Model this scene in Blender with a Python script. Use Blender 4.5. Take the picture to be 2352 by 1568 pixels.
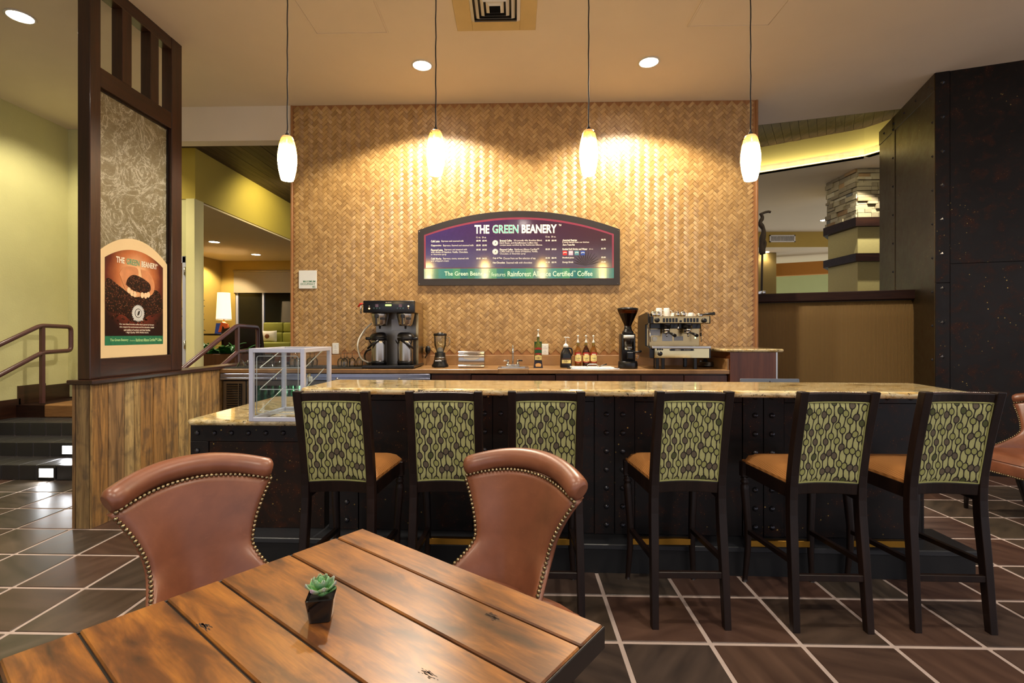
import bpy, bmesh, math, random
from mathutils import Vector, Matrix
random.seed(7)
for o in list(bpy.data.objects): bpy.data.objects.remove(o)
SC = bpy.context.scene
COL = SC.collection
R = math.radians
# ---------------------------------------------------------------- camera
EYE = 1.33; FPX = 1147.0; YAW = R(1.5); CPX = 1152.0; CPY = 767.0
cam = bpy.data.cameras.new('camera'); camo = bpy.data.objects.new('camera', cam); COL.objects.link(camo)
cam.sensor_width = 36; cam.lens = 36*FPX/2352; cam.clip_start = .02
cam.shift_x = (1176-CPX)/2352; cam.shift_y = (CPY-784)/2352
camo.location = (0, 0, EYE); camo.rotation_euler = (R(90), 0, YAW)
SC.camera = camo
SC.cycles.transparent_max_bounces = 32; SC.cycles.max_bounces = 10
# ---------------------------------------------------------------- world, view
w = bpy.data.worlds.new('world'); SC.world = w; w.use_nodes = True
wb = w.node_tree.nodes['Background']; wb.inputs[0].default_value = (.93, .92, 1.0, 1); wb.inputs[1].default_value = .75
vs = SC.view_settings
vs.view_transform = 'Standard'; vs.look = 'None'; vs.gamma = 1; vs.use_curve_mapping = False; vs.exposure = .4
CEIL = 3.85
# recessed downlights of the cafe ceiling, last three unseen and added as fill: position, lamp watts, cone
DOWN = [(-3.92, 3.86, 90, 110, 0), (-.867, 4.66, 260, 138, 1), (1.243, 4.66, 260, 138, 1),
        (-3.2, 1.7, 90, 105, 0), (-1.0, 1.75, 90, 100, 0), (1.24, 1.75, 90, 100, 0), (3.35, 1.9, 80, 105, 0),
        (-2.0, -.6, 130, 120, 0), (.2, -.6, 130, 120, 0), (2.4, -.6, 120, 120, 0)]
def spot(loc, watts, deg, col=(1, .89, .72), blend=.35, rad=.05, tgt=None):
    l = bpy.data.lights.new('lamp_light', 'SPOT'); l.energy = watts; l.color = col; l.spot_size = R(deg)
    l.spot_blend = blend; l.shadow_soft_size = rad
    o = bpy.data.objects.new('lamp_light', l); COL.objects.link(o); o.location = loc
    if tgt is not None: o.rotation_euler = (Vector(tgt)-Vector(loc)).to_track_quat('-Z', 'Y').to_euler()
    return o
def point(loc, watts, col=(1, .8, .55), rad=.05):
    l = bpy.data.lights.new('lamp_light', 'POINT'); l.energy = watts; l.color = col; l.shadow_soft_size = rad
    o = bpy.data.objects.new('lamp_light', l); COL.objects.link(o); o.location = loc
    return o
# ---------------------------------------------------------------- pixel helper (a pixel is only a direction; X, Y or Z gives the plane it lies on)
def P(px, py, X=None, Y=None, Z=None):
    u = (px-CPX)/FPX; v = -(py-CPY)/FPX; c, s = math.cos(YAW), math.sin(YAW)
    r = (c*u-s, s*u+c, v)
    t = X/r[0] if X is not None else Y/r[1] if Y is not None else (Z-EYE)/r[2]
    return Vector((r[0]*t, r[1]*t, EYE+r[2]*t))
def PX(px, Y): return P(px, CPY, Y=Y).x
def PZ(px, py, Y): return P(px, py, Y=Y).z
# ---------------------------------------------------------------- mesh builder
class MB:
    def __init__(s): s.v = []; s.f = []; s.sm = []; s.fc = []
    def add(s, vs_, fs, smooth=False, col=None):
        n = len(s.v); s.v += [tuple(p) for p in vs_]
        for f in fs: s.f.append([i+n for i in f]); s.sm.append(smooth); s.fc.append(col)
        return s
    def xf(s, M, start=0):
        s.v[start:] = [tuple(M @ Vector(p)) for p in s.v[start:]]; return s
    def box(s, x0, x1, y0, y1, z0, z1, b=0, seg=1, col=None):
        x0, x1 = min(x0, x1), max(x0, x1); y0, y1 = min(y0, y1), max(y0, y1); z0, z1 = min(z0, z1), max(z0, z1)
        if b <= 0:
            return s.add([(x, y, z) for z in (z0, z1) for y in (y0, y1) for x in (x0, x1)],
                  [(0, 2, 3, 1), (4, 5, 7, 6), (0, 1, 5, 4), (2, 6, 7, 3), (0, 4, 6, 2), (1, 3, 7, 5)], False, col)
        bm = bmesh.new(); bmesh.ops.create_cube(bm, size=1)
        for v in bm.verts: v.co = ((x0+x1)/2+v.co.x*(x1-x0), (y0+y1)/2+v.co.y*(y1-y0), (z0+z1)/2+v.co.z*(z1-z0))
        b = min(b, .49*min(x1-x0, y1-y0, z1-z0))
        bmesh.ops.bevel(bm, geom=bm.edges[:], offset=b, segments=seg, affect='EDGES', profile=.5)
        bm.verts.index_update()
        s.add([v.co[:] for v in bm.verts], [[v.index for v in f.verts] for f in bm.faces], seg > 1, col); bm.free(); return s
    def cbox(s, c, d, b=0, rz=0, seg=1, M=None):
        n = len(s.v); s.box(-d[0]/2, d[0]/2, -d[1]/2, d[1]/2, -d[2]/2, d[2]/2, b, seg)
        return s.xf(Matrix.Translation(c) @ (M if M is not None else Matrix.Rotation(rz, 4, 'Z')), n)
    def tube(s, pts, r, n=8, cap=True, sq=None):
        pts = [Vector(p) for p in pts]; k = len(pts); rs = r if isinstance(r, (list, tuple)) else [r]*k
        base = len(s.v); T = []
        for i in range(k):
            a = pts[max(0, i-1)]; b = pts[min(k-1, i+1)]; T.append((b-a).normalized() if (b-a).length > 1e-9 else Vector((0, 0, 1)))
        up = Vector((0, 0, 1)) if abs(T[0].z) < .9 else Vector((0, 1, 0))
        nrm = (up-T[0]*up.dot(T[0])).normalized(); V = []
        for i in range(k):
            nrm = (nrm-T[i]*nrm.dot(T[i])).normalized(); bi = T[i].cross(nrm)
            for j in range(n):
                a = 2*math.pi*(j+.5*(n == 4))/n; V.append(pts[i]+(nrm*math.cos(a)+bi*math.sin(a))*rs[i])
        Fs = [(i*n+j, i*n+(j+1) % n, (i+1)*n+(j+1) % n, (i+1)*n+j) for i in range(k-1) for j in range(n)]
        s.add(V, Fs, n > 5)
        if cap: s.f += [[base+j for j in range(n)][::-1], [base+(k-1)*n+j for j in range(n)]]; s.sm += [False]*2; s.fc += [None]*2
        return s
    def lathe(s, prof, c=(0, 0, 0), n=20, smooth=True, caps=(True, True)):
        V = []; k = len(prof)
        for r_, z in prof:
            for j in range(n):
                a = 2*math.pi*j/n; V.append((c[0]+r_*math.cos(a), c[1]+r_*math.sin(a), c[2]+z))
        Fs = [(i*n+j, i*n+(j+1) % n, (i+1)*n+(j+1) % n, (i+1)*n+j) for i in range(k-1) for j in range(n)]
        base = len(s.v); s.add(V, Fs, smooth)
        for i, rev, cp in ((0, True, caps[0]), (k-1, False, caps[1])):
            if cp and prof[i][0] > 1e-5:
                f = [base+i*n+j for j in range(n)]; s.f.append(f[::-1] if rev else f); s.sm.append(False); s.fc.append(None)
        return s
    def prism(s, poly, h, M=None, col=None, smooth=False):
        n = len(poly); b = len(s.v)
        s.add([(p[0], p[1], 0) for p in poly]+[(p[0], p[1], h) for p in poly],
              [list(range(n))[::-1], list(range(n, 2*n))]+[(i, (i+1) % n, n+(i+1) % n, n+i) for i in range(n)], smooth, col)
        if M is not None: s.xf(M, b)
        return s
    def grid(s, fn, nu, nv, smooth=True, wrap=False):
        V = [fn(i/(nu-1) if not wrap else i/nu, j/(nv-1)) for j in range(nv) for i in range(nu)]
        m = nu if wrap else nu-1
        return s.add(V, [(j*nu+i, j*nu+(i+1) % nu, (j+1)*nu+(i+1) % nu, (j+1)*nu+i) for j in range(nv-1) for i in range(m)], smooth)
    def ball(s, c, r, n=10, m=6, M=None):
        b = len(s.v); rr = (r, r, r) if not isinstance(r, (tuple, list)) else r
        V = [(0, 0, -rr[2])]; F = []
        for j in range(1, m):
            ph = math.pi*j/m-math.pi/2
            for i in range(n):
                a = 2*math.pi*i/n; V.append((rr[0]*math.cos(ph)*math.cos(a), rr[1]*math.cos(ph)*math.sin(a), rr[2]*math.sin(ph)))
        V.append((0, 0, rr[2])); t = len(V)-1
        for i in range(n): F.append((0, 1+(i+1) % n, 1+i)); F.append((t, 1+(m-2)*n+i, 1+(m-2)*n+(i+1) % n))
        for j in range(m-2):
            for i in range(n): F.append((1+j*n+i, 1+j*n+(i+1) % n, 1+(j+1)*n+(i+1) % n, 1+(j+1)*n+i))
        s.add(V, F, True)
        return s.xf(Matrix.Translation(c) @ (M if M is not None else Matrix.Identity(4)), b)
    def mesh(s, name, mt, colors=False):
        me = bpy.data.meshes.new(name); me.from_pydata(s.v, [], s.f); me.update()
        me.polygons.foreach_set('use_smooth', s.sm)
        if colors:
            at = me.color_attributes.new('tint', 'FLOAT_COLOR', 'CORNER'); d = []
            for f, c in zip(s.f, s.fc):
                c = c or (1, 1, 1); d += [c[0], c[1], c[2], 1]*len(f)
            at.data.foreach_set('color', d)
        for m in (mt if isinstance(mt, (list, tuple)) else [mt]): me.materials.append(m)
        return me
    def build(s, name, mt, parent=None, w=False, colors=False, bevel=0):
        if parent is not None and w:
            M = parent.matrix_basis.inverted() if parent.parent is None else parent.matrix_basis.inverted() @ parent.parent.matrix_basis.inverted()
            s.xf(M)
        return link(name, s.mesh(name, mt, colors), parent, bevel)
def link(name, me, parent=None, bevel=0, M=None):
    o = bpy.data.objects.new(name, me); COL.objects.link(o)
    if parent is not None: o.parent = parent
    if M is not None: o.matrix_basis = M
    if bevel:
        m = o.modifiers.new('bevel', 'BEVEL'); m.width = bevel; m.segments = 2; m.limit_method = 'ANGLE'
    return o
def tag(o, label=None, cat=None, group=None, kind=None):
    if label: o['label'] = label
    if cat: o['category'] = cat
    if group: o['group'] = group
    if kind: o['kind'] = kind
    return o
def thing(name, label, cat, loc=(0, 0, 0), rz=0, group=None, kind=None):
    o = bpy.data.objects.new(name, None); COL.objects.link(o); o.empty_display_size = .05
    o.matrix_basis = Matrix.Translation(loc) @ Matrix.Rotation(rz, 4, 'Z')
    return tag(o, label, cat, group, kind)
def copy_tree(o, parent=None):
    c = o.copy(); COL.objects.link(c)
    if parent is not None: c.parent = parent
    for ch in list(o.children): copy_tree(ch, c)
    return c
def arc(c, r, a0, a1, n, plane='xz'):
    out = []
    for i in range(n+1):
        a = R(a0+(a1-a0)*i/n); q = (r*math.cos(a), r*math.sin(a))
        out.append((c[0]+q[0], c[1], c[2]+q[1]) if plane == 'xz' else (c[0], c[1]+q[0], c[2]+q[1]) if plane == 'yz' else (c[0]+q[0], c[1]+q[1], c[2]))
    return out
def smooth_path(pts, k=6):
    pts = [Vector(p) for p in pts]; out = []
    for i in range(len(pts)-1):
        p0 = pts[max(0, i-1)]; p1 = pts[i]; p2 = pts[i+1]; p3 = pts[min(len(pts)-1, i+2)]
        for j in range(k):
            t = j/k; out.append(.5*((2*p1)+(p2-p0)*t+(2*p0-5*p1+4*p2-p3)*t*t+(3*p1-p0-3*p2+p3)*t**3))
    out.append(pts[-1]); return out
def rounded(pts, r=.04, k=5):
    """polyline with rounded corners"""
    pts = [Vector(p) for p in pts]; out = [pts[0]]
    for i in range(1, len(pts)-1):
        a = (pts[i-1]-pts[i]); b = (pts[i+1]-pts[i]); ra = min(r, a.length*.45); rb = min(r, b.length*.45)
        A = pts[i]+a.normalized()*ra; B = pts[i]+b.normalized()*rb
        for j in range(k+1):
            t = j/k; out.append(A*(1-t)**2+pts[i]*2*t*(1-t)+B*t*t)
    out.append(pts[-1]); return out
_TC = {}
def text_geo(body, size, bold=0.0, align='CENTER', space=1.0):
    c = bpy.data.curves.new('t', 'FONT'); c.body = body; c.size = size; c.align_x = align; c.align_y = 'CENTER'; c.offset = bold; c.resolution_u = 2; c.space_character = space
    o = bpy.data.objects.new('t', c); COL.objects.link(o)
    bpy.context.view_layer.update()
    me = bpy.data.meshes.new_from_object(o.evaluated_get(bpy.context.evaluated_depsgraph_get()))
    V = [v.co[:] for v in me.vertices]; F = [list(p.vertices) for p in me.polygons]
    bpy.data.objects.remove(o); bpy.data.curves.remove(c); bpy.data.meshes.remove(me)
    return V, F
def add_text(mb, body, at, width=None, height=None, align='CENTER', bold=0, rx=90, rz=0):
    """flat lettering: fitted to a height and a width in metres, upright, facing -Y (turned by rz)"""
    V, F = text_geo(body, 1.0, bold, align)
    if not V: return
    xs = [v[0] for v in V]; ys = [v[1] for v in V]; wd = max(xs)-min(xs); ht = max(ys)-min(ys)
    sy = height/ht if height else (width/wd); sx = width/wd if width else sy
    x0 = (min(xs)+max(xs))/2 if align == 'CENTER' else min(xs) if align == 'LEFT' else max(xs); y0 = (min(ys)+max(ys))/2
    M = Matrix.Translation(at) @ Matrix.Rotation(rz, 4, 'Z') @ Matrix.Rotation(R(rx), 4, 'X')
    mb.add([M @ Vector(((v[0]-x0)*sx, (v[1]-y0)*sy, 0)) for v in V], F)
# ---------------------------------------------------------------- materials
def lin(c): return tuple(((x/255)/12.92 if x/255 <= .04045 else ((x/255+.055)/1.055)**2.4) for x in c)+(1,)
class NT:
    def __init__(s, name):
        s.m = bpy.data.materials.new(name); s.m.use_nodes = True; s.t = s.m.node_tree; s.b = s.t.nodes['Principled BSDF']
    def n(s, typ, **kw):
        nd = s.t.nodes.new(typ)
        for k, v in kw.items():
            if k.startswith('i_'): s.set(nd, k[2:], v)
            else: setattr(nd, k, v)
        return nd
    def set(s, nd, key, v):
        key = int(key) if isinstance(key, str) and key.isdigit() else key.replace('_', ' ') if isinstance(key, str) else key
        if isinstance(v, bpy.types.NodeSocket): s.t.links.new(v, nd.inputs[key])
        else: nd.inputs[key].default_value = v
    def p(s, **kw):
        for k, v in kw.items(): s.set(s.b, k, v)
    def coord(s, kind='Object', scale=(1, 1, 1), rot=(0, 0, 0), loc=None):
        tc = s.n('ShaderNodeTexCoord'); mp = s.n('ShaderNodeMapping'); s.t.links.new(tc.outputs[kind], mp.inputs[0])
        mp.inputs['Scale'].default_value = scale; mp.inputs['Rotation'].default_value = rot
        if loc is not None: s.set(mp, 'Location', loc)
        return mp.outputs[0]
    def noise(s, vec, scale, detail=3, rough=.55, dist=0):
        return s.n('ShaderNodeTexNoise', i_Vector=vec, i_Scale=scale, i_Detail=detail, i_Roughness=rough, i_Distortion=dist).outputs['Fac']
    def ramp(s, fac, stops, interp='LINEAR'):
        r_ = s.n('ShaderNodeValToRGB', i_0=fac); e = r_.color_ramp.elements; r_.color_ramp.interpolation = interp
        while len(e) < len(stops): e.new(.5)
        for el, (p_, c) in zip(e, stops): el.position = p_; el.color = c if len(c) == 4 else lin(c)
        return r_.outputs[0]
    def mix(s, fac, a, b, typ='MIX'):
        nd = s.n('ShaderNodeMix', data_type='RGBA', blend_type=typ)
        s.set(nd, 0, fac); s.set(nd, 6, a); s.set(nd, 7, b); return nd.outputs[2]
    def math(s, op, a, b=0.0, c=0.0, clamp=False):
        nd = s.n('ShaderNodeMath', operation=op, use_clamp=clamp); s.set(nd, 0, a); s.set(nd, 1, b); s.set(nd, 2, c); return nd.outputs[0]
    def bump(s, h, st=.3, d=.01):
        s.set(s.b, 'Normal', s.n('ShaderNodeBump', i_Strength=st, i_Distance=d, i_Height=h).outputs[0])
    def rnd(s): return s.n('ShaderNodeObjectInfo').outputs['Random']
    def isl(s): return s.n('ShaderNodeNewGeometry').outputs['Random Per Island']
def pm(name, col, rough=.5, metal=0, var=.12, scale=6, bump=0, bscale=40, spec=None, coat=0, stretch=(1, 1, 1), **kw):
    """plain procedural: colour broken up by noise, optional fine relief"""
    t = NT(name); v = t.coord('Object', stretch); c = lin(col)
    d = tuple(x*(1-var) for x in c[:3])+(1,); l = tuple(min(1, x*(1+var)) for x in c[:3])+(1,)
    t.p(Base_Color=t.mix(t.noise(v, scale), d, l), Roughness=rough, Metallic=metal)
    if bump: t.bump(t.noise(v, bscale, 2), bump, .004)
    if coat: t.p(Coat_Weight=coat, Coat_Roughness=.08)
    if spec is not None: t.set(t.b, 'Specular IOR Level', spec)
    for k, v_ in kw.items(): t.p(**{k: v_})
    return t.m
def emit(name, col, st, base=(255, 255, 255)):
    t = NT(name); t.p(Base_Color=lin(base), Emission_Color=lin(col), Emission_Strength=st, Roughness=.4); return t.m
def glass(name, col=(255, 255, 255), rough=.02, ior=1.45, alpha=None):
    t = NT(name)
    v = t.coord('Object'); k = t.noise(v, 8); c = lin(col)
    t.p(Base_Color=t.mix(k, tuple(x*.97 for x in c[:3])+(1,), c), Roughness=rough, Transmission_Weight=1.0, IOR=ior)
    return t.m
M = {}
# floor tile: brown, plum and green slate, one hue per tile
def m_tile():
    t = NT('slate_tile'); rn = t.math('FRACT', t.math('ADD', t.math('MULTIPLY', t.rnd(), 7.31), t.isl()))
    wn = t.n('ShaderNodeTexWhiteNoise', noise_dimensions='1D'); t.set(wn, 'W', rn)
    ang = t.math('MULTIPLY', wn.outputs[0], 6.283)
    tc = t.n('ShaderNodeTexCoord'); mp = t.n('ShaderNodeVectorRotate', rotation_type='Z_AXIS', i_Vector=tc.outputs['Object'], i_Angle=ang)
    sc = t.n('ShaderNodeVectorMath', operation='MULTIPLY', i_0=mp.outputs[0], i_1=(1, 5, 1))
    of = t.n('ShaderNodeVectorMath', operation='ADD', i_0=sc.outputs[0]); t.set(of, 1, t.n('ShaderNodeCombineXYZ', i_0=t.math('MULTIPLY', rn, 57)).outputs[0])
    nz = t.noise(of.outputs[0], 3.0, 3, .5, .15)
    hue = t.ramp(wn.outputs[0], [(0, (66, 44, 36)), (.18, (84, 55, 45)), (.36, (60, 55, 44)), (.52, (72, 46, 40)), (.68, (70, 66, 52)), (.84, (54, 48, 46)), (1, (92, 62, 50))])
    dk = t.mix(.55, hue, lin((26, 22, 22))); lt = t.mix(.28, hue, lin((118, 94, 78)))
    t.p(Base_Color=t.mix(t.ramp(nz, [(.22, (0, 0, 0)), (.8, (255, 255, 255))]), dk, lt), Roughness=t.math('MULTIPLY_ADD', nz, .2, .26))
    t.bump(nz, .06, .002); return t.m
M['tile'] = m_tile()
M['grout'] = pm('grout', (176, 158, 150), .85, var=.1, scale=14, bump=.2)
def m_wood(name, c0, c1, c2, axis='X', scale=1.0, rough=.4, coat=0, rand=True, bump=.12, spec=None):
    """streaked timber, grain along an axis of the piece; hue of each board a little different"""
    t = NT(name); st = {'X': (.7, 9, 9), 'Y': (9, .7, 9), 'Z': (9, 9, .7)}[axis]
    rn = t.math('FRACT', t.math('ADD', t.math('MULTIPLY', t.rnd(), 5.7), t.isl())) if rand else 0.0
    loc = t.n('ShaderNodeCombineXYZ', i_0=t.math('MULTIPLY', rn, 31), i_1=t.math('MULTIPLY', rn, 47), i_2=t.math('MULTIPLY', rn, 23)).outputs[0]
    v = t.coord('Object', tuple(x*scale for x in st), loc=loc)
    a = t.noise(v, 2.2, 6, .6, .9); b = t.noise(v, 9, 3, .6, .2)
    f = t.math('MULTIPLY_ADD', b, .35, t.math('MULTIPLY', a, .75))
    col = t.ramp(f, [(.28, c0), (.52, c1), (.78, c2)])
    col = t.mix(t.math('MULTIPLY', rn, .45), col, t.mix(.5, col, lin(c0)))
    t.p(Base_Color=col, Roughness=rough)
    if spec is not None: t.set(t.b, 'Specular IOR Level', spec)
    if coat: t.p(Coat_Weight=coat, Coat_Roughness=.12)
    if bump: t.bump(f, bump, .002)
    return t.m
M['darkwood'] = m_wood('dark_stained_wood', (28, 14, 9), (50, 26, 16), (70, 38, 22), 'Z', rough=.32, coat=.25)
M['darkwood_y'] = m_wood('dark_stained_wood_rail', (28, 14, 9), (50, 26, 16), (70, 38, 22), 'Y', rough=.32, coat=.25)
M['darkwood_x'] = m_wood('dark_stained_wood_cap', (22, 12, 9), (40, 22, 16), (56, 32, 21), 'X', rough=.5, coat=0, spec=.15)
M['espresso'] = m_wood('espresso_stain', (15, 9, 8), (26, 15, 12), (40, 24, 18), 'Z', rough=.38, coat=.05, spec=.35)
M['cherry'] = m_wood('cherry_cabinet', (50, 24, 14), (76, 38, 21), (96, 52, 30), 'Z', scale=.6, rough=.38, coat=.15)
M['oakbrown'] = m_wood('ledge_box_wood', (80, 40, 20), (112, 60, 30), (134, 78, 42), 'Z', scale=.6, rough=.38, coat=.15)
def m_reclaimed():
    t = NT('reclaimed_barn_wood'); rn = t.rnd()
    wn = t.n('ShaderNodeTexWhiteNoise', noise_dimensions='1D'); t.set(wn, 'W', t.math('MULTIPLY', rn, 91))
    loc = t.n('ShaderNodeCombineXYZ', i_0=t.math('MULTIPLY', rn, 31), i_1=t.math('MULTIPLY', rn, 47), i_2=t.math('MULTIPLY', rn, 13)).outputs[0]
    v = t.coord('Object', (9, 9, .7), loc=loc); a = t.noise(v, 2.4, 6, .65, 1.6)
    rings = t.n('ShaderNodeTexWave', wave_type='BANDS', bands_direction='DIAGONAL', i_Vector=v, i_Scale=.7, i_Distortion=7, i_Detail=3, i_Detail_Scale=.6).outputs['Fac']
    spot_ = t.noise(t.coord('Object', (4, 4, 3), loc=loc), 2.2, 3, .6, .5)
    base = t.ramp(wn.outputs[0], [(0, (164, 120, 64)), (.2, (192, 158, 98)), (.38, (112, 88, 60)), (.55, (176, 128, 66)), (.7, (126, 106, 80)), (.85, (200, 174, 118)), (1, (142, 98, 52))])
    col = t.mix(t.ramp(a, [(.36, (225, 225, 225)), (.58, (0, 0, 0))]), base, lin((50, 36, 22)))
    col = t.mix(t.math('MULTIPLY', rings, .28), col, lin((92, 60, 30)))
    col = t.mix(t.ramp(spot_, [(.52, (0, 0, 0)), (.7, (200, 200, 200))]), col, lin((64, 54, 46)))
    t.p(Base_Color=col, Roughness=.72); t.bump(a, .5, .004); return t.m
M['barn'] = m_reclaimed()
M['plankceil'] = m_wood('plank_ceiling_wood', (34, 24, 13), (66, 48, 27), (104, 80, 48), 'Y', scale=.8, rough=.6, bump=.2)
M['plankceil_x'] = m_wood('plank_ceiling_wood_turned', (34, 24, 13), (66, 48, 27), (104, 80, 48), 'X', scale=.8, rough=.6, bump=.2)
def m_bamboo():
    t = NT('bamboo_strip'); v = t.n('ShaderNodeUVMap').outputs[0]
    rn = t.math('FRACT', t.math('ADD', t.math('MULTIPLY', t.rnd(), 9.7), t.isl()))
    of = t.n('ShaderNodeVectorMath', operation='ADD', i_0=v); t.set(of, 1, t.n('ShaderNodeCombineXYZ', i_0=t.math('MULTIPLY', rn, 40), i_1=t.math('MULTIPLY', rn, 71)).outputs[0])
    m2 = t.n('ShaderNodeVectorMath', operation='MULTIPLY', i_0=of.outputs[0], i_1=(.25, 3.2, 1))
    a = t.noise(m2.outputs[0], 1.6, 2, .5); g = t.noise(t.n('ShaderNodeVectorMath', operation='MULTIPLY', i_0=of.outputs[0], i_1=(.3, 14, 1)).outputs[0], 1.5, 2, .6)
    base = t.ramp(t.math('MULTIPLY_ADD', rn, .3, t.math('MULTIPLY', a, .62)), [(.12, (118, 86, 46)), (.4, (166, 128, 72)), (.62, (190, 152, 94)), (.85, (214, 182, 126))])
    t.p(Base_Color=t.mix(t.ramp(g, [(.35, (120, 120, 120)), (.6, (0, 0, 0))]), base, lin((118, 78, 40))), Roughness=.40, Anisotropic=.85)
    t.set(t.b, 'Specular IOR Level', .9); t.set(t.b, 'Tangent', t.n('ShaderNodeTangent', direction_type='UV_MAP').outputs[0])
    t.bump(g, .25, .002); return t.m
M['bamboo'] = m_bamboo()
M['bamboo_edge'] = m_wood('bamboo_edge_trim', (120, 78, 42), (150, 102, 58), (172, 124, 74), 'Z', rough=.45)
def m_table():
    t = NT('table_wood'); rn = t.rnd()
    loc = t.n('ShaderNodeCombineXYZ', i_0=t.math('MULTIPLY', rn, 31), i_1=t.math('MULTIPLY', rn, 47)).outputs[0]
    v = t.coord('Object', (2.6, 11, 11), loc=loc); a = t.noise(v, 1.9, 5, .6, .5)
    v2 = t.coord('Object', (1.3, 2.4, 2), loc=loc); c = t.noise(v2, 2.6, 3, .5, .4)
    g = t.noise(t.coord('Object', (5, 70, 70), loc=loc), 2.2, 4, .65, .3)
    f = t.math('ADD', t.math('MULTIPLY', a, .72), t.math('MULTIPLY', c, .28))
    col = t.ramp(f, [(.32, (40, 20, 7)), (.44, (94, 52, 17)), (.56, (138, 84, 27)), (.72, (166, 108, 40))])
    col = t.mix(t.ramp(g, [(.38, (170, 170, 170)), (.6, (0, 0, 0))]), col, lin((74, 42, 15)))
    t.p(Base_Color=col, Roughness=.36, Coat_Weight=.3, Coat_Roughness=.34); t.bump(g, .06, .001); return t.m
M['table'] = m_table()
def m_granite():
    t = NT('gold_granite'); v = t.coord('Object', (1, 1, 1))
    flow = t.noise(t.coord('Object', (1.4, 5, 3), rot=(0, 0, .5)), 3.0, 4, .6, 1.4); fine = t.noise(v, 55, 4, .65); blot = t.noise(v, 16, 4, .6, .6)
    col = t.ramp(flow, [(.26, (112, 92, 62)), (.40, (190, 162, 104)), (.52, (222, 206, 164)), (.62, (196, 158, 86)), (.78, (232, 226, 204))])
    col = t.mix(t.ramp(blot, [(.52, (0, 0, 0)), (.66, (190, 190, 190))]), col, lin((84, 70, 46)))
    col = t.mix(t.ramp(fine, [(.58, (0, 0, 0)), (.66, (255, 255, 255))]), col, lin((52, 44, 34)))
    col = t.mix(t.ramp(fine, [(.30, (200, 200, 200)), (.40, (0, 0, 0))]), col, lin((222, 212, 186)))
    t.p(Base_Color=col, Roughness=.1, Coat_Weight=.5, Coat_Roughness=.03); return t.m
M['granite'] = m_granite()
def m_rust(name, c=(34, 30, 30), rough=.38, rustw=.5, metal=.75, k=0.0):
    t = NT(name); v = t.coord('Object'); big = t.noise(v, 1.6, 5, .6, .6); mid = t.noise(v, 9, 5, .65, .4)
    vo = t.n('ShaderNodeTexVoronoi', i_Vector=v, i_Scale=60); vo2 = t.n('ShaderNodeTexVoronoi', i_Vector=v, i_Scale=22)
    msk = t.math('MULTIPLY', t.ramp(vo.outputs[0], [(.10, (255, 255, 255)), (.2, (0, 0, 0))]), t.ramp(mid, [(.52-k, (0, 0, 0)), (.68-k, (255, 255, 255))]))
    msk2 = t.math('MULTIPLY', t.ramp(vo2.outputs[0], [(.06, (255, 255, 255)), (.12, (0, 0, 0))]), t.ramp(big, [(.5-k, (0, 0, 0)), (.62-k, (255, 255, 255))]))
    dark = tuple(int(x*.55) for x in c)
    col = t.mix(big, lin(dark), lin(c))
    col = t.mix(t.math('MULTIPLY', t.ramp(mid, [(.5, (0, 0, 0)), (.8, (255, 255, 255))]), rustw), col, lin((84, 40, 16)))
    col = t.mix(msk, col, lin((140, 92, 50))); col = t.mix(msk2, col, lin((214, 176, 96)))
    t.p(Base_Color=col, Roughness=t.math('MULTIPLY_ADD', mid, .3, rough-.1), Metallic=metal); t.bump(mid, .08, .003); return t.m
M['rust'] = m_rust('weathered_steel_plate', (44, 39, 38), .38, .5, .5, .02)
M['rust_brown'] = m_rust('rusted_steel_panel', (52, 36, 26), .42, .9, .55, .06)
M['pillar'] = m_rust('patinated_steel_sheet', (50, 44, 40), .36, .5, .8)
M['pillar_lt'] = m_rust('lighter_patina_sheet', (96, 80, 56), .34, .35, .8)  # lighter patina tone for the sheets of the left side
M['rivet'] = pm('blackened_rivet', (74, 74, 80), .25, .7)
M['plinth'] = pm('dark_stone_plinth', (42, 44, 48), .35, 0, .2, 8)
M['plinth_black'] = pm('black_plinth_face', (10, 10, 12), .5)
def m_leather():
    t = NT('saddle_leather'); v = t.coord('Object'); a = t.noise(v, 4, 4, .6, .3); fine = t.noise(v, 120, 3, .6)
    scr = t.noise(t.coord('Object', (6, 40, 20), rot=(.4, .8, .5)), 3, 4, .7, 1.0)
    col = t.ramp(a, [(.3, (100, 58, 40)), (.55, (124, 74, 51)), (.75, (144, 92, 66))])
    col = t.mix(t.ramp(scr, [(.6, (0, 0, 0)), (.75, (110, 110, 110))]), col, lin((176, 122, 92)))
    t.p(Base_Color=col, Roughness=.36, Coat_Weight=.15, Coat_Roughness=.3); t.bump(fine, .12, .001); return t.m
M['leather'] = m_leather()
M['nail'] = pm('antique_brass_nail', (142, 126, 98), .24, 1)
M['nail_silver'] = pm('pewter_nail', (150, 142, 140), .25, 1)
def m_seat():
    t = NT('gold_woven_seat'); v = t.coord('Object', (1, 1, 1))
    wv = t.n('ShaderNodeTexWave', wave_type='BANDS', bands_direction='X', i_Vector=v, i_Scale=70, i_Distortion=.4).outputs['Fac']
    w2 = t.n('ShaderNodeTexWave', wave_type='BANDS', bands_direction='Y', i_Vector=v, i_Scale=70, i_Distortion=.4).outputs['Fac']
    f = t.math('MULTIPLY', wv, w2); t.p(Base_Color=t.mix(f, lin((150, 98, 46)), lin((202, 144, 82))), Roughness=.6); t.bump(f, .35, .002); return t.m
M['seat'] = m_seat()
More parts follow.
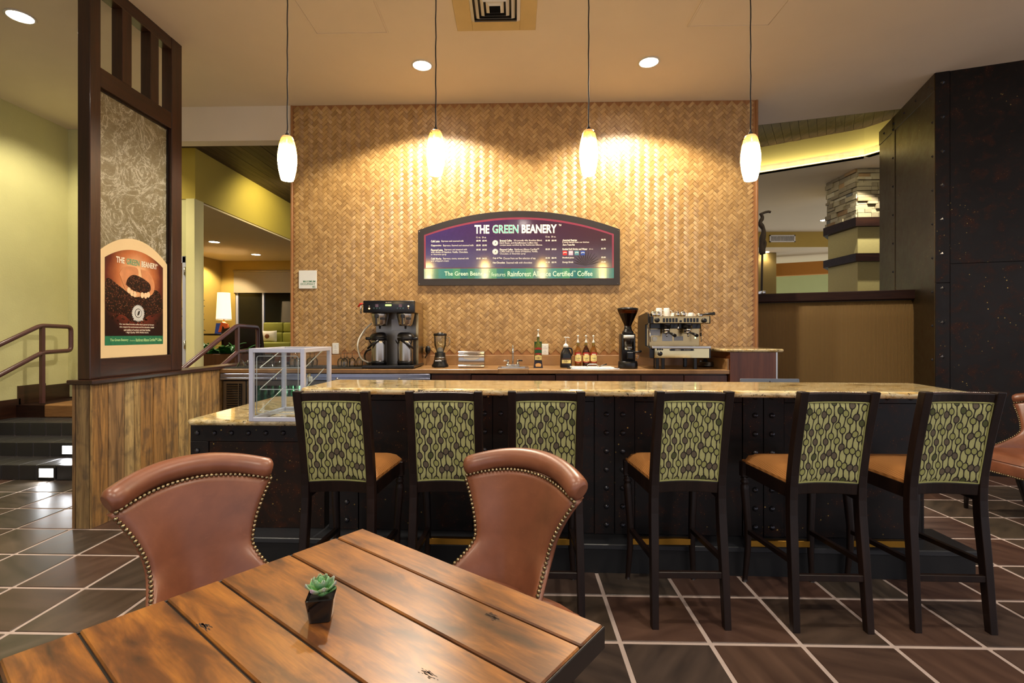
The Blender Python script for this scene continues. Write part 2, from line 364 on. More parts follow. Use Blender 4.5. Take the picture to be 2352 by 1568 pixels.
def m_fabric():
    """strings of seeds: dark wavering lines carrying ringed ovals on celery green"""
    t = NT('seed_string_fabric'); tc = t.n('ShaderNodeTexCoord'); sp = t.n('ShaderNodeSeparateXYZ', i_0=tc.outputs['Object'])
    S = .0235; pitch = .105
    x0 = sp.outputs[0]; z = sp.outputs[2]
    # two interleaved families so that neighbours sit at other heights
    out = None; fills = None
    def family(off, seed, pitch):
        u = t.math('DIVIDE', t.math('ADD', x0, off), S*2); i = t.math('FLOOR', u); lx = t.math('SUBTRACT', t.math('SUBTRACT', u, i), .5)
        h = t.n('ShaderNodeTexWhiteNoise', noise_dimensions='2D'); t.set(h, 'Vector', t.n('ShaderNodeCombineXYZ', i_0=i, i_1=seed).outputs[0])
        wob = t.math('MULTIPLY', t.math('SINE', t.math('MULTIPLY_ADD', z, 52, t.math('MULTIPLY', h.outputs[0], 6.28))), .05)
        lx = t.math('ADD', lx, wob)
        v = t.math('ADD', t.math('DIVIDE', z, pitch), t.math('MULTIPLY', h.outputs[0], 3.7)); j = t.math('FLOOR', v); lz = t.math('SUBTRACT', t.math('SUBTRACT', v, j), .5)
        dx = t.math('MULTIPLY', lx, S*2); dz = t.math('MULTIPLY', lz, pitch)
        e = t.math('SQRT', t.math('ADD', t.math('POWER', t.math('DIVIDE', dx, .0135), 2), t.math('POWER', t.math('DIVIDE', dz, .0185), 2)))
        # the ring runs out into the string in a drop shape
        taper = t.math('MULTIPLY_ADD', t.math('EXPONENT', t.math('MULTIPLY', t.math('ABSOLUTE', dz), -70)), .0085, .0013)
        line = t.math('LESS_THAN', t.math('ABSOLUTE', dx), taper); ring = t.math('LESS_THAN', e, 1.0); core = t.math('LESS_THAN', e, .72)
        hc = t.n('ShaderNodeTexWhiteNoise', noise_dimensions='3D'); t.set(hc, 'Vector', t.n('ShaderNodeCombineXYZ', i_0=i, i_1=j, i_2=seed).outputs[0])
        fill = t.ramp(hc.outputs[0], [(0, (96, 84, 66)), (.5, (78, 82, 42)), (.68, (150, 150, 88))], 'CONSTANT')
        return t.math('MAXIMUM', line, ring), core, fill
    g = t.mix(t.noise(tc.outputs['Object'], 140, 2), lin((164, 162, 104)), lin((182, 180, 122))); col = g
    for off, seed, pt in ((0, 1.3, .070), (S, 5.1, .078)):
        dk, core, fill = family(off, seed, pt); col = t.mix(dk, col, lin((30, 22, 16))); col = t.mix(core, col, fill)
    t.p(Base_Color=col, Roughness=.75); t.bump(t.noise(tc.outputs['Object'], 260, 2), .2, .001); return t.m
M['fabric'] = m_fabric()
M['piping'] = pm('celery_piping', (150, 150, 92), .7, 0, .35, 60)
# walls and ceilings
M['stucco'] = pm('green_stucco', (196, 190, 136), .85, 0, .06, 5, .5, 60)
M['olive'] = pm('olive_yellow_paint', (180, 158, 62), .85, 0, .05, 4, .12, 80)
M['lime'] = pm('lime_cream_paint', (216, 208, 150), .85, 0, .05, 4, .12, 80)
M['gold'] = pm('gold_paint', (176, 146, 66), .85, 0, .06, 4, .1, 80)
M['gold_dark'] = pm('bronze_gold_paint', (118, 96, 40), .85, 0, .06, 4, .1, 80)
M['ceil'] = pm('ceiling_paint', (216, 202, 182), .9, 0, .04, 3, .08, 90)
M['ceil_lounge'] = pm('lounge_ceiling_paint', (214, 196, 158), .9, 0, .04, 3)
M['sage'] = pm('sage_paint', (170, 176, 116), .85, 0, .05, 4)
M['carpet'] = pm('lounge_carpet', (76, 56, 38), .95, 0, .3, 30, .5, 90)
M['steel'] = pm('brushed_steel', (184, 180, 174), .26, 1, .08, 30, stretch=(1, 1, 12))
M['steel_dark'] = pm('dull_steel', (126, 122, 116), .34, 1, .1, 20)
M['chrome'] = pm('chrome', (215, 213, 210), .07, 1, .03)
M['black'] = pm('black_plastic', (16, 16, 19), .3, 0, .2)
M['black_matte'] = pm('black_rubber', (20, 21, 22), .7, 0, .2)
M['white'] = pm('white_plastic', (226, 226, 220), .35, 0, .03)
M['ceramic'] = pm('white_glazed_cup', (232, 230, 224), .14, 0, .02, coat=.4)
M['paper'] = pm('white_paper', (226, 224, 216), .8, 0, .04)
M['brass'] = pm('polished_brass', (196, 152, 64), .22, 1, .08)
M['aluminium'] = pm('anodised_white_aluminium', (196, 198, 214), .35, .25, .04)
def m_clear(name, tint=(240, 244, 246), fac=.05, amt=.22):
    """thin clear sheet: mostly see-through with a sharp reflection"""
    t = NT(name); nt = t.t; tr = t.n('ShaderNodeBsdfTransparent'); tr.inputs[0].default_value = lin(tint)
    gl = t.n('ShaderNodeBsdfGlossy'); gl.inputs['Roughness'].default_value = .03
    fr = t.n('ShaderNodeLayerWeight'); fr.inputs[0].default_value = .25
    k = t.math('MULTIPLY_ADD', fr.outputs['Fresnel'], amt, fac*.2)
    mx = t.n('ShaderNodeMixShader'); nt.links.new(k, mx.inputs[0]); nt.links.new(tr.outputs[0], mx.inputs[1]); nt.links.new(gl.outputs[0], mx.inputs[2])
    nt.links.new(mx.outputs[0], nt.nodes['Material Output'].inputs[0]); return t.m
M['acrylic'] = m_clear('clear_acrylic')
M['glassware'] = m_clear('thin_clear_glass', (234, 238, 236), .3, .9)
M['screen'] = pm('swirl_glass', (150, 140, 112), .35)
def m_swirl():
    t = NT('swirled_art_glass'); v = t.coord('Object', (1, 1, 1))
    n = t.noise(v, 6, 5, .6, 2.4); r1 = t.math('ABSOLUTE', t.math('SUBTRACT', t.noise(v, 3.2, 6, .62, 3.2), .5)); r2 = t.math('ABSOLUTE', t.math('SUBTRACT', t.noise(t.coord('Object', (1, 1, 1.6), rot=(.6, 0, 0)), 7.5, 4, .6, 2.6), .5))
    f = t.math('MAXIMUM', t.ramp(r1, [(.0, (255, 255, 255)), (.022, (90, 90, 90)), (.07, (0, 0, 0))]), t.math('MULTIPLY', t.ramp(r2, [(.0, (255, 255, 255)), (.02, (60, 60, 60)), (.05, (0, 0, 0))]), n))
    t.p(Base_Color=t.mix(f, t.mix(n, lin((112, 102, 76)), lin((138, 128, 98))), lin((206, 202, 184))), Roughness=.3, Transmission_Weight=.15); t.bump(n, .4, .004); return t.m
M['screen'] = m_swirl()
M['rail'] = pm('plum_enamel_rail', (78, 46, 42), .32, 0, .1)
M['green_print'] = pm('green_print', (52, 130, 84), .5)
M['stairtile'] = pm('charcoal_riser_tile', (48, 46, 46), .4, 0, .25, 10)
M['nosing'] = m_wood('worn_oak_nosing', (78, 48, 24), (126, 84, 44), (160, 116, 68), 'X', rough=.5)
def m_night():
    t = NT('night_window_glass'); t.p(Base_Color=t.mix(t.noise(t.coord('Object'), 2), lin((9, 11, 9)), lin((20, 22, 18))), Roughness=.05); return t.m
M['nightglass'] = m_night()
M['blind'] = pm('blind_cloth', (156, 140, 112), .9, 0, .05, 40)
M['gold_orange'] = pm('orange_gold_paint', (186, 122, 40), .8, 0, .05, 4)
def m_cord():
    t = NT('brown_corduroy'); v = t.coord('Object'); wv = t.n('ShaderNodeTexWave', wave_type='BANDS', bands_direction='X', i_Vector=v, i_Scale=26, i_Distortion=.3, i_Detail=1).outputs['Fac']
    t.p(Base_Color=t.mix(wv, lin((92, 68, 30)), lin((132, 102, 52))), Roughness=.8); t.bump(wv, .4, .004); return t.m
M['corduroy'] = m_cord()
M['grasscloth'] = pm('grasscloth', (190, 174, 112), .85, 0, .18, 14, .15, 40, stretch=(1.5, 1.5, 14))
def m_stone():
    t = NT('ledger_stone'); wn = t.n('ShaderNodeTexWhiteNoise', noise_dimensions='1D'); t.set(wn, 'W', t.math('MULTIPLY', t.rnd(), 77))
    c = t.ramp(wn.outputs[0], [(0, (150, 136, 106)), (.3, (172, 158, 124)), (.55, (128, 114, 88)), (.75, (186, 174, 144)), (.88, (150, 116, 74)), (.95, (104, 106, 104))], 'CONSTANT')
    n = t.noise(t.coord('Object'), 22, 5, .65); t.p(Base_Color=t.mix(t.math('MULTIPLY', n, .5), c, lin((96, 84, 64))), Roughness=.85); t.bump(n, .5, .01); return t.m
M['stone'] = m_stone()
M['diff'] = pm('diffuser_plate', (196, 172, 120), .6)
M['steplens'] = emit('step_light_lens', (245, 250, 255), 3)
M['cream'] = pm('cream_card', (222, 196, 150), .6, 0, .03)
def m_poster():
    t = NT('poster_print'); sp = t.n('ShaderNodeSeparateXYZ', i_0=t.n('ShaderNodeTexCoord').outputs['Object'])
    y = t.math('DIVIDE', sp.outputs[1], .36); z = t.math('DIVIDE', t.math('SUBTRACT', sp.outputs[2], .60), .44)
    d = t.math('SQRT', t.math('ADD', t.math('POWER', y, 2), t.math('POWER', z, 2)))
    n = t.noise(t.coord('Object'), 6, 4); d = t.math('ADD', d, t.math('MULTIPLY_ADD', n, .3, -.15))
    t.p(Base_Color=t.ramp(d, [(.15, (240, 190, 140)), (.5, (186, 108, 62)), (.75, (96, 36, 24)), (1, (30, 10, 12))]), Roughness=.3); return t.m
M['poster_bg'] = m_poster()
def m_beans():
    t = NT('coffee_bean_print'); v = t.coord('Object', (1, 1, 1.4)); vo = t.n('ShaderNodeTexVoronoi', i_Vector=v, i_Scale=62)
    hl = t.ramp(vo.outputs[0], [(.08, (170, 120, 84)), (.25, (70, 30, 20)), (.55, (28, 11, 9)), (.8, (12, 6, 6))]); t.p(Base_Color=hl, Roughness=.3); return t.m
M['beans'] = m_beans()
M['skin'] = pm('hand_print_ink', (206, 138, 92), .4, 0, .45, 11); M['skin2'] = pm('fingertip_print_ink', (246, 204, 160), .4, 0, .2, 30)
M['silverprint'] = pm('silver_print', (196, 196, 192), .4); M['darkprint'] = pm('dark_print', (40, 36, 34), .4)
M['bandprint'] = pm('green_band_print', (38, 112, 78), .35, 0, .5, 5, stretch=(1, 6, .05))
M['creamprint'] = pm('cream_lettering', (236, 228, 206), .5, 0, .03); M['greenletter'] = pm('green_lettering', (96, 168, 128), .5, 0, .1); M['limeletter'] = pm('pale_green_lettering', (180, 220, 150), .5)
M['shelfedge'] = pm('acrylic_edge', (206, 210, 206), .2)
M['tableedge'] = pm('black_table_edge', (20, 14, 11), .4, 0, .3)
M['wear'] = pm('dark_wear', (40, 20, 9), .6)
M['gloss_black'] = pm('glossy_black_ceramic', (9, 9, 11), .07, 0, .1, coat=.6)
M['soil'] = pm('dark_soil', (20, 15, 11), .95, 0, .5, 200)
def m_succ():
    t = NT('succulent_leaf'); sp = t.n('ShaderNodeSeparateXYZ', i_0=t.n('ShaderNodeTexCoord').outputs['Object'])
    c = t.ramp(t.math('DIVIDE', sp.outputs[1], .034), [(0, (120, 170, 60)), (.45, (78, 132, 70)), (.8, (112, 148, 120)), (1, (150, 130, 150))])
    t.p(Base_Color=t.mix(t.math('MULTIPLY', t.rnd(), .5), c, lin((90, 170, 90))), Roughness=.35); t.set(t.b, 'Subsurface Weight', .1); return t.m
M['succ'] = m_succ()
def simple(**kw):
    for k, (c, r_, m_) in kw.items(): M[k] = pm(k, c, r_, m_)
def m_lam():
    t = NT('brown_laminate'); a = t.noise(t.coord('Object'), 5, 5, .6, .8); t.p(Base_Color=t.ramp(a, [(.3, (132, 98, 60)), (.55, (156, 118, 76)), (.75, (172, 134, 92))]), Roughness=.32); return t.m
M['laminate'] = m_lam()
simple(steel_blue=((150, 156, 178), .25, .9), steel_warm=((176, 154, 112), .22, 1), chrome_warm=((200, 184, 140), .08, 1), brewpanel=((16, 18, 28), .25, 0), button=((120, 96, 116), .4, 0), button2=((62, 92, 92), .4, 0), red=((190, 40, 22), .35, 0), notice=((176, 182, 196), .5, 0), hose=((214, 208, 194), .4, 0),
   navy=((36, 38, 58), .4, 0), peach=((222, 176, 110), .6, 0), greencard=((50, 84, 36), .5, 0), redlabel=((166, 40, 26), .45, 0), yellowlabel=((232, 214, 140), .5, 0), greenlabel=((20, 84, 44), .45, 0), brownlabel=((60, 34, 24), .5, 0), goldprint=((176, 132, 40), .5, 0), olivefoil=((146, 120, 40), .3, .5), gold_cap=((196, 160, 60), .3, .8),
   lid=((128, 140, 158), .4, .4), signrim=((46, 40, 40), .4, .3), tealletter=((84, 176, 160), .5, 0), mintletter=((206, 236, 204), .5, 0), redprint=((196, 36, 36), .3, 0), pinkprint=((198, 170, 190), .3, 0), bluegreenprint=((80, 130, 140), .3, 0), blueprint=((40, 70, 150), .3, 0), palmprint=((42, 26, 32), .3, 0),
   drift=((66, 56, 44), .8, 0), bluepage=((60, 84, 170), .5, 0), orangepage=((224, 96, 40), .5, 0), sofagreen=((134, 132, 42), .75, 0), darkleather=((40, 22, 18), .35, 0), leafdark=((16, 30, 14), .5, 0), beanfill=((34, 20, 14), .6, 0))
M['plumprint'] = pm('plum_border_print', (122, 50, 66), .22)
def m_purple():
    t = NT('purple_reflection_print'); v = t.coord('Object'); n = t.noise(v, 30, 4, .7); b = t.noise(v, 1.6, 2); sp = t.n('ShaderNodeSeparateXYZ', i_0=v)
    f = t.math('ADD', t.math('MULTIPLY_ADD', sp.outputs[0], .42, .5), t.math('MULTIPLY_ADD', b, .3, -.15))  # bluish purple toward the left is a reflection put into the print colour
    c = t.ramp(f, [(0, (58, 40, 104)), (.45, (64, 36, 72)), (.8, (66, 34, 44)), (1, (58, 34, 36))]); t.p(Base_Color=t.mix(t.math('MULTIPLY', n, .5), c, lin((30, 18, 30))), Roughness=.1); t.set(t.b, 'Specular IOR Level', 1.0); t.p(Coat_Weight=.6, Coat_Roughness=.1); return t.m
M['reflectionprint'] = m_purple()
for k_, c_ in enumerate(((34, 104, 98), (52, 124, 104), (40, 112, 86), (66, 136, 96), (44, 120, 112))): M['band%d' % k_] = pm('green_band_%d' % k_, c_, .12, 0, .05, coat=.5)
M['lcd'] = emit('lcd_green', (170, 235, 40), 2.2); M['led'] = emit('orange_led', (255, 160, 70), 5); M['greenled'] = emit('green_led', (190, 255, 140), 6)
M['greenglass'] = pm('green_bottle_glass', (40, 130, 60), .08, 0, .1, Transmission_Weight=.6); M['greenglass_lt'] = pm('pale_green_bottle', (130, 140, 60), .08, 0, .1, Transmission_Weight=.6)
M['liq_amber'] = pm('amber_syrup', (176, 120, 50), .06, 0, .1, Transmission_Weight=.75); M['liq_brown'] = pm('brown_syrup', (70, 34, 16), .06, 0, .1, Transmission_Weight=.4)
M['smoked'] = m_clear('smoked_plastic', (150, 112, 76), .2, .5)
M['lampshade'] = emit('lit_shade_cloth', (255, 214, 158), 1.6, (240, 220, 190)); M['amberbase'] = pm('amber_lamp_base', (170, 92, 50), .2, 0, .4, 8)
M['pillow'] = pm('white_pillow', (206, 200, 186), .8, 0, .2, 14); M['leafgreen'] = pm('glossy_leaf', (40, 96, 36), .3, 0, .4, 9)
M['fascia'] = pm('yellow_fascia_paint', (184, 166, 92), .85, 0, .05, 4)
M['trimpale'] = pm('pale_strip_housing', (224, 214, 170), .5)
# ================================================================ STRUCTURE
def struct(name, mb, m, label=None, cat=None, **kw):
    o = mb.build(name, m, **kw); o['kind'] = 'structure'
    if label: o['label'] = label
    if cat: o['category'] = cat
    return o
# ---- floor: grout bed and slate tiles
TX, TY, TP = .455, 2.165, .386
floor = struct('floor', MB().box(-5.6, 8, -4, 12, -.06, -.0005), M['grout'], 'pale grout bed under the slate tile floor', 'floor')
tm = MB().box(-.183, .183, -.183, .183, -.004, .0028, .0022).mesh('tile', M['tile'])
def inframe(p, m=60):
    v = camo.matrix_basis.inverted() @ Vector(p)
    if v.z > -.05: return False
    x = CPX+FPX*v.x/-v.z; y = CPY-FPX*v.y/-v.z
    return -m < x < 2352+m and -m < y < 1568+m
cand = []; rest = MB()
for i in range(-16, 20):
    for j in range(-16, 26):
        x = TX+(i+.5)*TP; y = TY+(j+.5)*TP
        if not(-5.5 < x < 7.9 and -3.9 < y < 11.9): continue
        hid = (-1.2 < x < 2.2 and 3.0 < y < 5.3) or (x < -3.1 and y > 4.75) or y > 8.6
        if hid or not inframe((x, y, 0), 110): rest.box(x-.183, x+.183, y-.183, y+.183, -.004, .0028, .0022)
        else: cand.append((x*x+y*y, x, y))
cand.sort()
for k, (d, x, y) in enumerate(cand):
    if k < 300: link('tile', tm, floor, M=Matrix.Translation((x, y, 0)) @ Matrix.Rotation(R(90*random.randint(0, 3)), 4, 'Z'))
    else: rest.box(x-.183, x+.183, y-.183, y+.183, -.004, .0028, .0022)
ro = rest.build('tile_field', M['tile'], floor); ro['kind'] = 'stuff'
# ---- main ceiling (a slab with the tray opening behind the bamboo wall)
ce = MB()
edgeL = Vector((2.75, 6.16)); edgeR = Vector((4.62, 5.62))
poly = [(-5.6, -4), (8, -4), (8, 4.64), (edgeR.x, edgeR.y), (edgeL.x, edgeL.y), (2.62, 5.5), (-4.12, 5.5), (-4.12, 12), (-5.6, 12)]
ce.prism(poly, .12, Matrix.Translation((0, 0, CEIL)))
ceil = struct('ceiling', ce, M['ceil'], 'beige painted cafe ceiling above the bar', 'ceiling')
# bulkhead that drops over the stair opening on the left
bk = MB().box(-4.13, -2.47, 5.45, 5.6, 3.47, CEIL)
struct('trim_1', bk, M['ceil'], 'beige bulkhead hanging between ceiling and plank ceiling', 'bulkhead')
# access panels flush in the ceiling
for pts, lb in ((((672, 0), (727, 77), (890, 72), (858, 0)), 'square flush access hatch in the ceiling, left of the air diffuser'),
                (((1607, 0), (1580, 60), (1765, 58), (1800, 0)), 'square flush access hatch in the ceiling, right of the air diffuser')):
    a = P(*pts[1], Z=CEIL); b = P(*pts[2], Z=CEIL); wd = b.x-a.x
    hp = thing('access_hatch', lb, 'hatch', ((a.x+b.x)/2, a.y-wd/2, CEIL), group='ceiling access hatches')
    MB().box(-wd/2+.008, wd/2-.008, -wd/2+.008, wd/2-.008, -.004, -.0005, .002).build('hatch_panel', M['ceil'], hp)
    fr = MB()
    for s in (-1, 1):
        fr.box(s*wd/2-.006, s*wd/2+.006, -wd/2, wd/2, -.006, -.0005); fr.box(-wd/2, wd/2, s*wd/2-.006, s*wd/2+.006, -.006, -.0005)
    fr.build('hatch_frame', M['ceil'], hp)
# ---- bamboo wall
WY = 5.45; WXL, WXR = -2.47, 2.62
wall = struct('wall_back', MB().box(WXL+.02, WXR-.02, WY, WY+.16, 0, CEIL), M['bamboo_edge'], 'herringbone bamboo feature wall behind the coffee counter', 'wall')
for x0, x1, y0 in ((WXL, WXL+.022, WY-.012), (WXR-.024, WXR, WY-.012)):
    MB().box(x0, x1, y0, WY+.17, 0, CEIL, .004).build('edge_trim', M['bamboo_edge'], wall)
bw = .0372; n_ = 2; st = random.getstate(); random.seed(3)
def strip_geo(cx, cz, horiz, rnd_):
    """one split-bamboo strip, slightly bowed, in wall coordinates (45 degrees turned)"""
    L = bw*n_; h = bw*.5-.0009; l = L*.5-.0009; t0 = .0012; t1 = .0048+rnd_*.0015
    pts = [(-l, -h, t0), (l, -h, t0), (l, h, t0), (-l, h, t0), (-.0, -h+.001, t1), (.0, h-.001, t1), (-l+.001, -h+.001, t0+.001), (l-.001, -h+.001, t0+.001), (l-.001, h-.001, t0+.001), (-l+.001, h-.001, t0+.001)]
    a = R(45 if horiz else 135); c, s = math.cos(a), math.sin(a)
    out = [(cx+x*c-y*s, WY-z, cz+x*s+y*c) for x, y, z in pts]
    fs = [(6, 4, 5, 9), (4, 7, 8, 5), (0, 1, 7, 4, 6), (2, 3, 9, 5, 8), (1, 2, 8, 7), (3, 0, 6, 9)]
    # faces must look towards -Y
    return out, [f for f in fs], [(p[0]/bw, p[1]/bw) for p in pts]
def strip_mesh(items, name):
    V = []; Fc = []; UV = []
    for cx, cz, hz in items:
        v, f, uv = strip_geo(cx, cz, hz, random.random()); b = len(V); V += v
        for q in f: Fc.append([b+i for i in q]); UV += [uv[i] for i in q]
    me = bpy.data.meshes.new(name); me.from_pydata(V, [], Fc); me.update()
    l = me.uv_layers.new(name='UVMap'); l.data.foreach_set('uv', [c for p in UV for c in p]); me.materials.append(M['bamboo']); return me
items = []
g0 = int(8/bw)
c45 = math.sqrt(.5)
for gx in range(-g0, g0):
    for gy in range(-g0, g0):
        k = (gx-gy) % (2*n_)
        if k == 0: c = ((gx+n_/2)*bw, (gy+.5)*bw, True)
        elif k == 2*n_-1: c = ((gx+.5)*bw, (gy+n_/2)*bw, False)
        else: continue
        X = (c[0]-c[1])*c45; Z = (c[0]+c[1])*c45+2.4
        if WXL+.045 < X < WXR-.045 and 1.14 < Z < CEIL-.03: items.append((X, Z, c[2]))
items.sort(key=lambda q: (q[0]-.1)**2+(q[1]-1.6)**2)
print('bamboo strips', len(items))
# strips that show largest (nearest to the lens) stay single, the rest are one piece of stuff
single = items[:300]
for hz in (True, False):
    var = []
    for q in range(6):
        me = strip_mesh([(0, 0, hz)], 'bamboo_strip')
        var.append(me)
    for i, it in enumerate([s for s in single if s[2] == hz]):
        link('bamboo_strip', var[i % 6], wall, M=Matrix.Translation((it[0], 0, it[1])))
so = link('bamboo_strips', strip_mesh(items[300:], 'bamboo_strips'), wall); so['kind'] = 'stuff'
random.setstate(st)
# ---- left stair hall
LX = -5.5
wl = struct('wall_left', MB().box(LX-.12, LX, -4, 6.7, 0, CEIL), M['stucco'], 'green textured stucco wall beside the stairs', 'wall')
SY = 4.43; RISE = .139; RUN = .30; SX0, SX1 = LX, -3.03
stairs = thing('stairs', 'four dark tiled stair treads rising beside the green wall', 'stairs', ((SX0+SX1)/2, SY, 0), kind='structure')
for k in range(3):
    z0 = RISE*k; y0 = SY+RUN*k
    st_ = MB().box(SX0, SX1, y0+.008, SY+RUN*4, z0, z0+RISE-.008).build('step', M['grout'], stairs, w=True)
    nt_ = 15; tw = (SX1-SX0)/nt_
    rm = MB().box(-tw/2+.003, tw/2-.003, -.008, .008, -RISE/2+.004, RISE/2-.001, .003).mesh('riser_tile', M['stairtile'] if 'stairtile' in M else M['tile'])
    tmz = MB().box(-tw/2+.003, tw/2-.003, -.1 , .197, -.008, .0, .003).mesh('tread_tile', M['stairtile'])
    for i in range(nt_):
        x = SX0+tw*(i+.5)
        link('riser_tile', rm, st_, M=stairs.matrix_basis.inverted() @ Matrix.Translation((x, y0+.008, z0+RISE/2)))
        link('tread_tile', tmz, st_, M=stairs.matrix_basis.inverted() @ Matrix.Translation((x, y0+.108, z0+RISE)))
LZ = .56; LY = SY+RUN*3
ld = MB().box(SX0+.35, SX1, LY, LY+1.1, RISE*3, LZ, .012).build('wooden_nosing', M['nosing'] if 'nosing' in M else M['oakbrown'], stairs, w=True)
MB().box(SX0, SX1, LY+.02, LY+1.1, 0, LZ-.01).build('landing', M['darkwood_x'], stairs, w=True)
# stepped skirting on the wall
sk = MB()
for k in range(5):
    sk.box(LX+.001, LX+.02, SY-.25+RUN*k, SY+.07+RUN*k, RISE*k*.98, RISE*(k)+.20)
sk.box(LX+.001, LX+.02, -4, SY-.2, 0, .15); sk.box(LX+.001, LX+.02, SY+.071+RUN*4, 6.12, LZ-.02, LZ+.17)
struct('baseboard_left', sk, M['darkwood_y'], 'dark stepped skirting board climbing the green wall', 'baseboard')
# skirting of the landing edge seen behind the post
# ---- half wall of barn boards with cap
HX0, HX1, HY0, HY1, HZ = -3.025, -2.88, 3.335, 5.6, .985
hw = struct('wall_partition', MB().box(HX0+.018, HX1-.018, HY0+.018, HY1, 0, HZ), M['plinth_black'], 'low partition wall clad in upright reclaimed boards', 'wall')
yb = [HY0]+[P(x, 900, X=HX1).y for x in (249, 286, 308, 323, 352, 381, 409, 434, 459, 484)]+[5.1, 5.35, HY1]
yb[0] = HY0+.004
for a, b in zip(yb[:-1], yb[1:]):
    d = random.uniform(-.002, .003)
    MB().box(HX1-.02, HX1+d, a+.0012, b-.0012, 0, HZ, .003).build('board', M['barn'], hw)
for a, b in ((HX0, HX0+.024), (HX0+.026, HX1-.024), (HX1-.022, HX1-.004)):
    MB().box(a+.001, b-.001, HY0-.002, HY0+.02, 0, HZ, .003).build('board', M['barn'], hw)
for k in range(10):
    MB().box(HX0, HX0+.02, HY0+.03+k*.22, HY0+.028+(k+1)*.22, 0, HZ, .003).build('board', M['barn'], hw)
MB().box(HX0-.022, HX1+.022, HY0-.024, HY1, HZ, HZ+.032, .006).build('cap', M['darkwood_y'], hw)
# ---- lounge up the stairs
FZ = .56; HDX = -3.9; LCZ = 2.95; LBY = 10.9
struct('floor_lounge', MB().box(-9, -2.3, LY+1.09, 12, 0, FZ), M['carpet'], 'raised lounge floor beyond the stairs', 'floor')
struct('wall_header', MB().box(HDX-.22, HDX, 6.0, 12, LCZ+.03, 4.0), M['olive'], 'olive yellow header wall under the plank ceiling', 'wall')
struct('wall_pier', MB().box(PX(427, 5.98), HDX+.003, 5.98, 6.16, 0, LCZ+.03), M['lime'], 'narrow lime coloured wall end beside the stairs', 'wall')
struct('ceiling_lounge', MB().box(-9, HDX-.001, 6.1, 12, LCZ, LCZ+.02), M['ceil_lounge'], 'low beige ceiling of the lounge', 'ceiling')
# plank ceiling over the stair void
pc = thing('ceiling_planks', 'sloping field of weathered ceiling planks over the stairwell', 'ceiling', (-3, 5.6, 3.6), kind='structure')
x = -4.2
while x < -1.9:
    wd = random.choice((.075, .09, .11)); MB().box(x+.0015, x+wd-.0015, 5.55, 11.5, 3.6+random.uniform(0, .004), 3.63).build('plank', M['plankceil'], pc, w=True); x += wd
MB().box(-4.2, -1.9, 5.55, 11.5, 3.632, 3.66).build('backing', M['plinth_black'], pc, w=True)
struct('wall_lounge_left', MB().box(-6.65, -6.5, 6.7, 12, FZ, LCZ).box(-6.65, -5.5, 6.7, 6.8, FZ, LCZ), M['gold'], 'gold painted side wall of the lounge', 'wall')
# back wall with window opening
wx0 = PX(540, LBY); wz0 = 1.0; wz1 = PZ(540, 622, LBY); wx1 = -3.3
bwl = MB().box(-9, wx0, LBY, LBY+.12, FZ, LCZ).box(wx0, wx1, LBY, LBY+.12, FZ, wz0).box(wx0, wx1, LBY, LBY+.12, wz1, LCZ).box(wx1, -2.0, LBY, LBY+.12, FZ, LCZ)
struct('wall_lounge', bwl, M['gold'], 'gold painted end wall of the lounge around the window', 'wall')
win = thing('window_1', 'dark night window with white mullion below a roller blind', 'window', ((wx0+wx1)/2, LBY+.06, wz0), kind='structure')
fr = MB(); 
for a, b, c, d in ((wx0, wx0+.05, wz0, wz1), (wx1-.05, wx1, wz0, wz1), (wx0, wx1, wz0, wz0+.05), (wx0, wx1, wz1-.05, wz1)): fr.box(a, b, LBY+.03, LBY+.08, c, d)
fr.build('window_frame', M['aluminium'], win, w=True)
mx = PX(603, LBY); MB().box(mx-.02, mx+.02, LBY+.02, LBY+.08, wz0, wz1, .004).build('mullion', M['aluminium'], win, w=True)
for a, b in ((wx0+.04, mx-.02), (mx+.02, wx1-.04)): MB().box(a, b, LBY+.055, LBY+.062, wz0+.04, wz1-.04).build('pane', M['nightglass'], win, w=True)
sh = thing('roller_blind', 'beige roller blind half lowered over the lounge window', 'blind', ((wx0+wx1)/2, LBY, wz1))
zb = PZ(600, 671, LBY)
MB().box(wx0-.02, wx1+.02, LBY-.02, LBY-.014, zb, wz1-.03).build('blind_cloth', M['blind'], sh, w=True)
MB().tube([(wx0-.02, LBY-.03, wz1-.01), (wx1+.02, LBY-.03, wz1-.01)], .022, 10).build('blind_roll', M['blind'], sh, w=True)
MB().box(wx0-.02, wx1+.02, LBY-.025, LBY-.009, zb-.015, zb, .003).build('bottom_bar', M['blind'], sh, w=True)
# glazed door leaf beside the pier
dx1 = PX(426.5, 6.0); dx0 = dx1-.8
dr = thing('door_1', 'glazed door in a pale metal frame between screen and pale wall end', 'door', ((dx0+dx1)/2, 6.02, FZ), kind='structure')
for a, b, c, d in ((dx0, dx0+.06, FZ, 2.28), (dx1-.045, dx1, FZ, 2.28), (dx0, dx1, 2.2, 2.28), (dx0, dx1, FZ, .7)): MB().box(a, b, 6.0, 6.04, c, d, .004).build('door_frame', M['aluminium'], dr, w=True)
MB().box(dx0+.05, dx1-.04, 6.015, 6.025, .69, 2.21).build('pane', M['acrylic'], dr, w=True)
for z in (2.1, 1.2): MB().tube([(dx1-.008, 5.992, z-.05), (dx1-.008, 5.992, z+.05)], .01, 8).build('hinge', M['steel'], dr, w=True)
struct('wall_hall', MB().box(LX, dx0-.002, 6.01, 6.11, FZ, CEIL).box(dx0-.002, PX(427, 5.98), 6.01, 6.11, 2.285, CEIL).box(PX(427, 5.98), HDX-.2, 6.17, 6.27, LCZ+.03, CEIL), M['stucco'], 'green stucco end wall of the stair hall around the glazed door', 'wall')
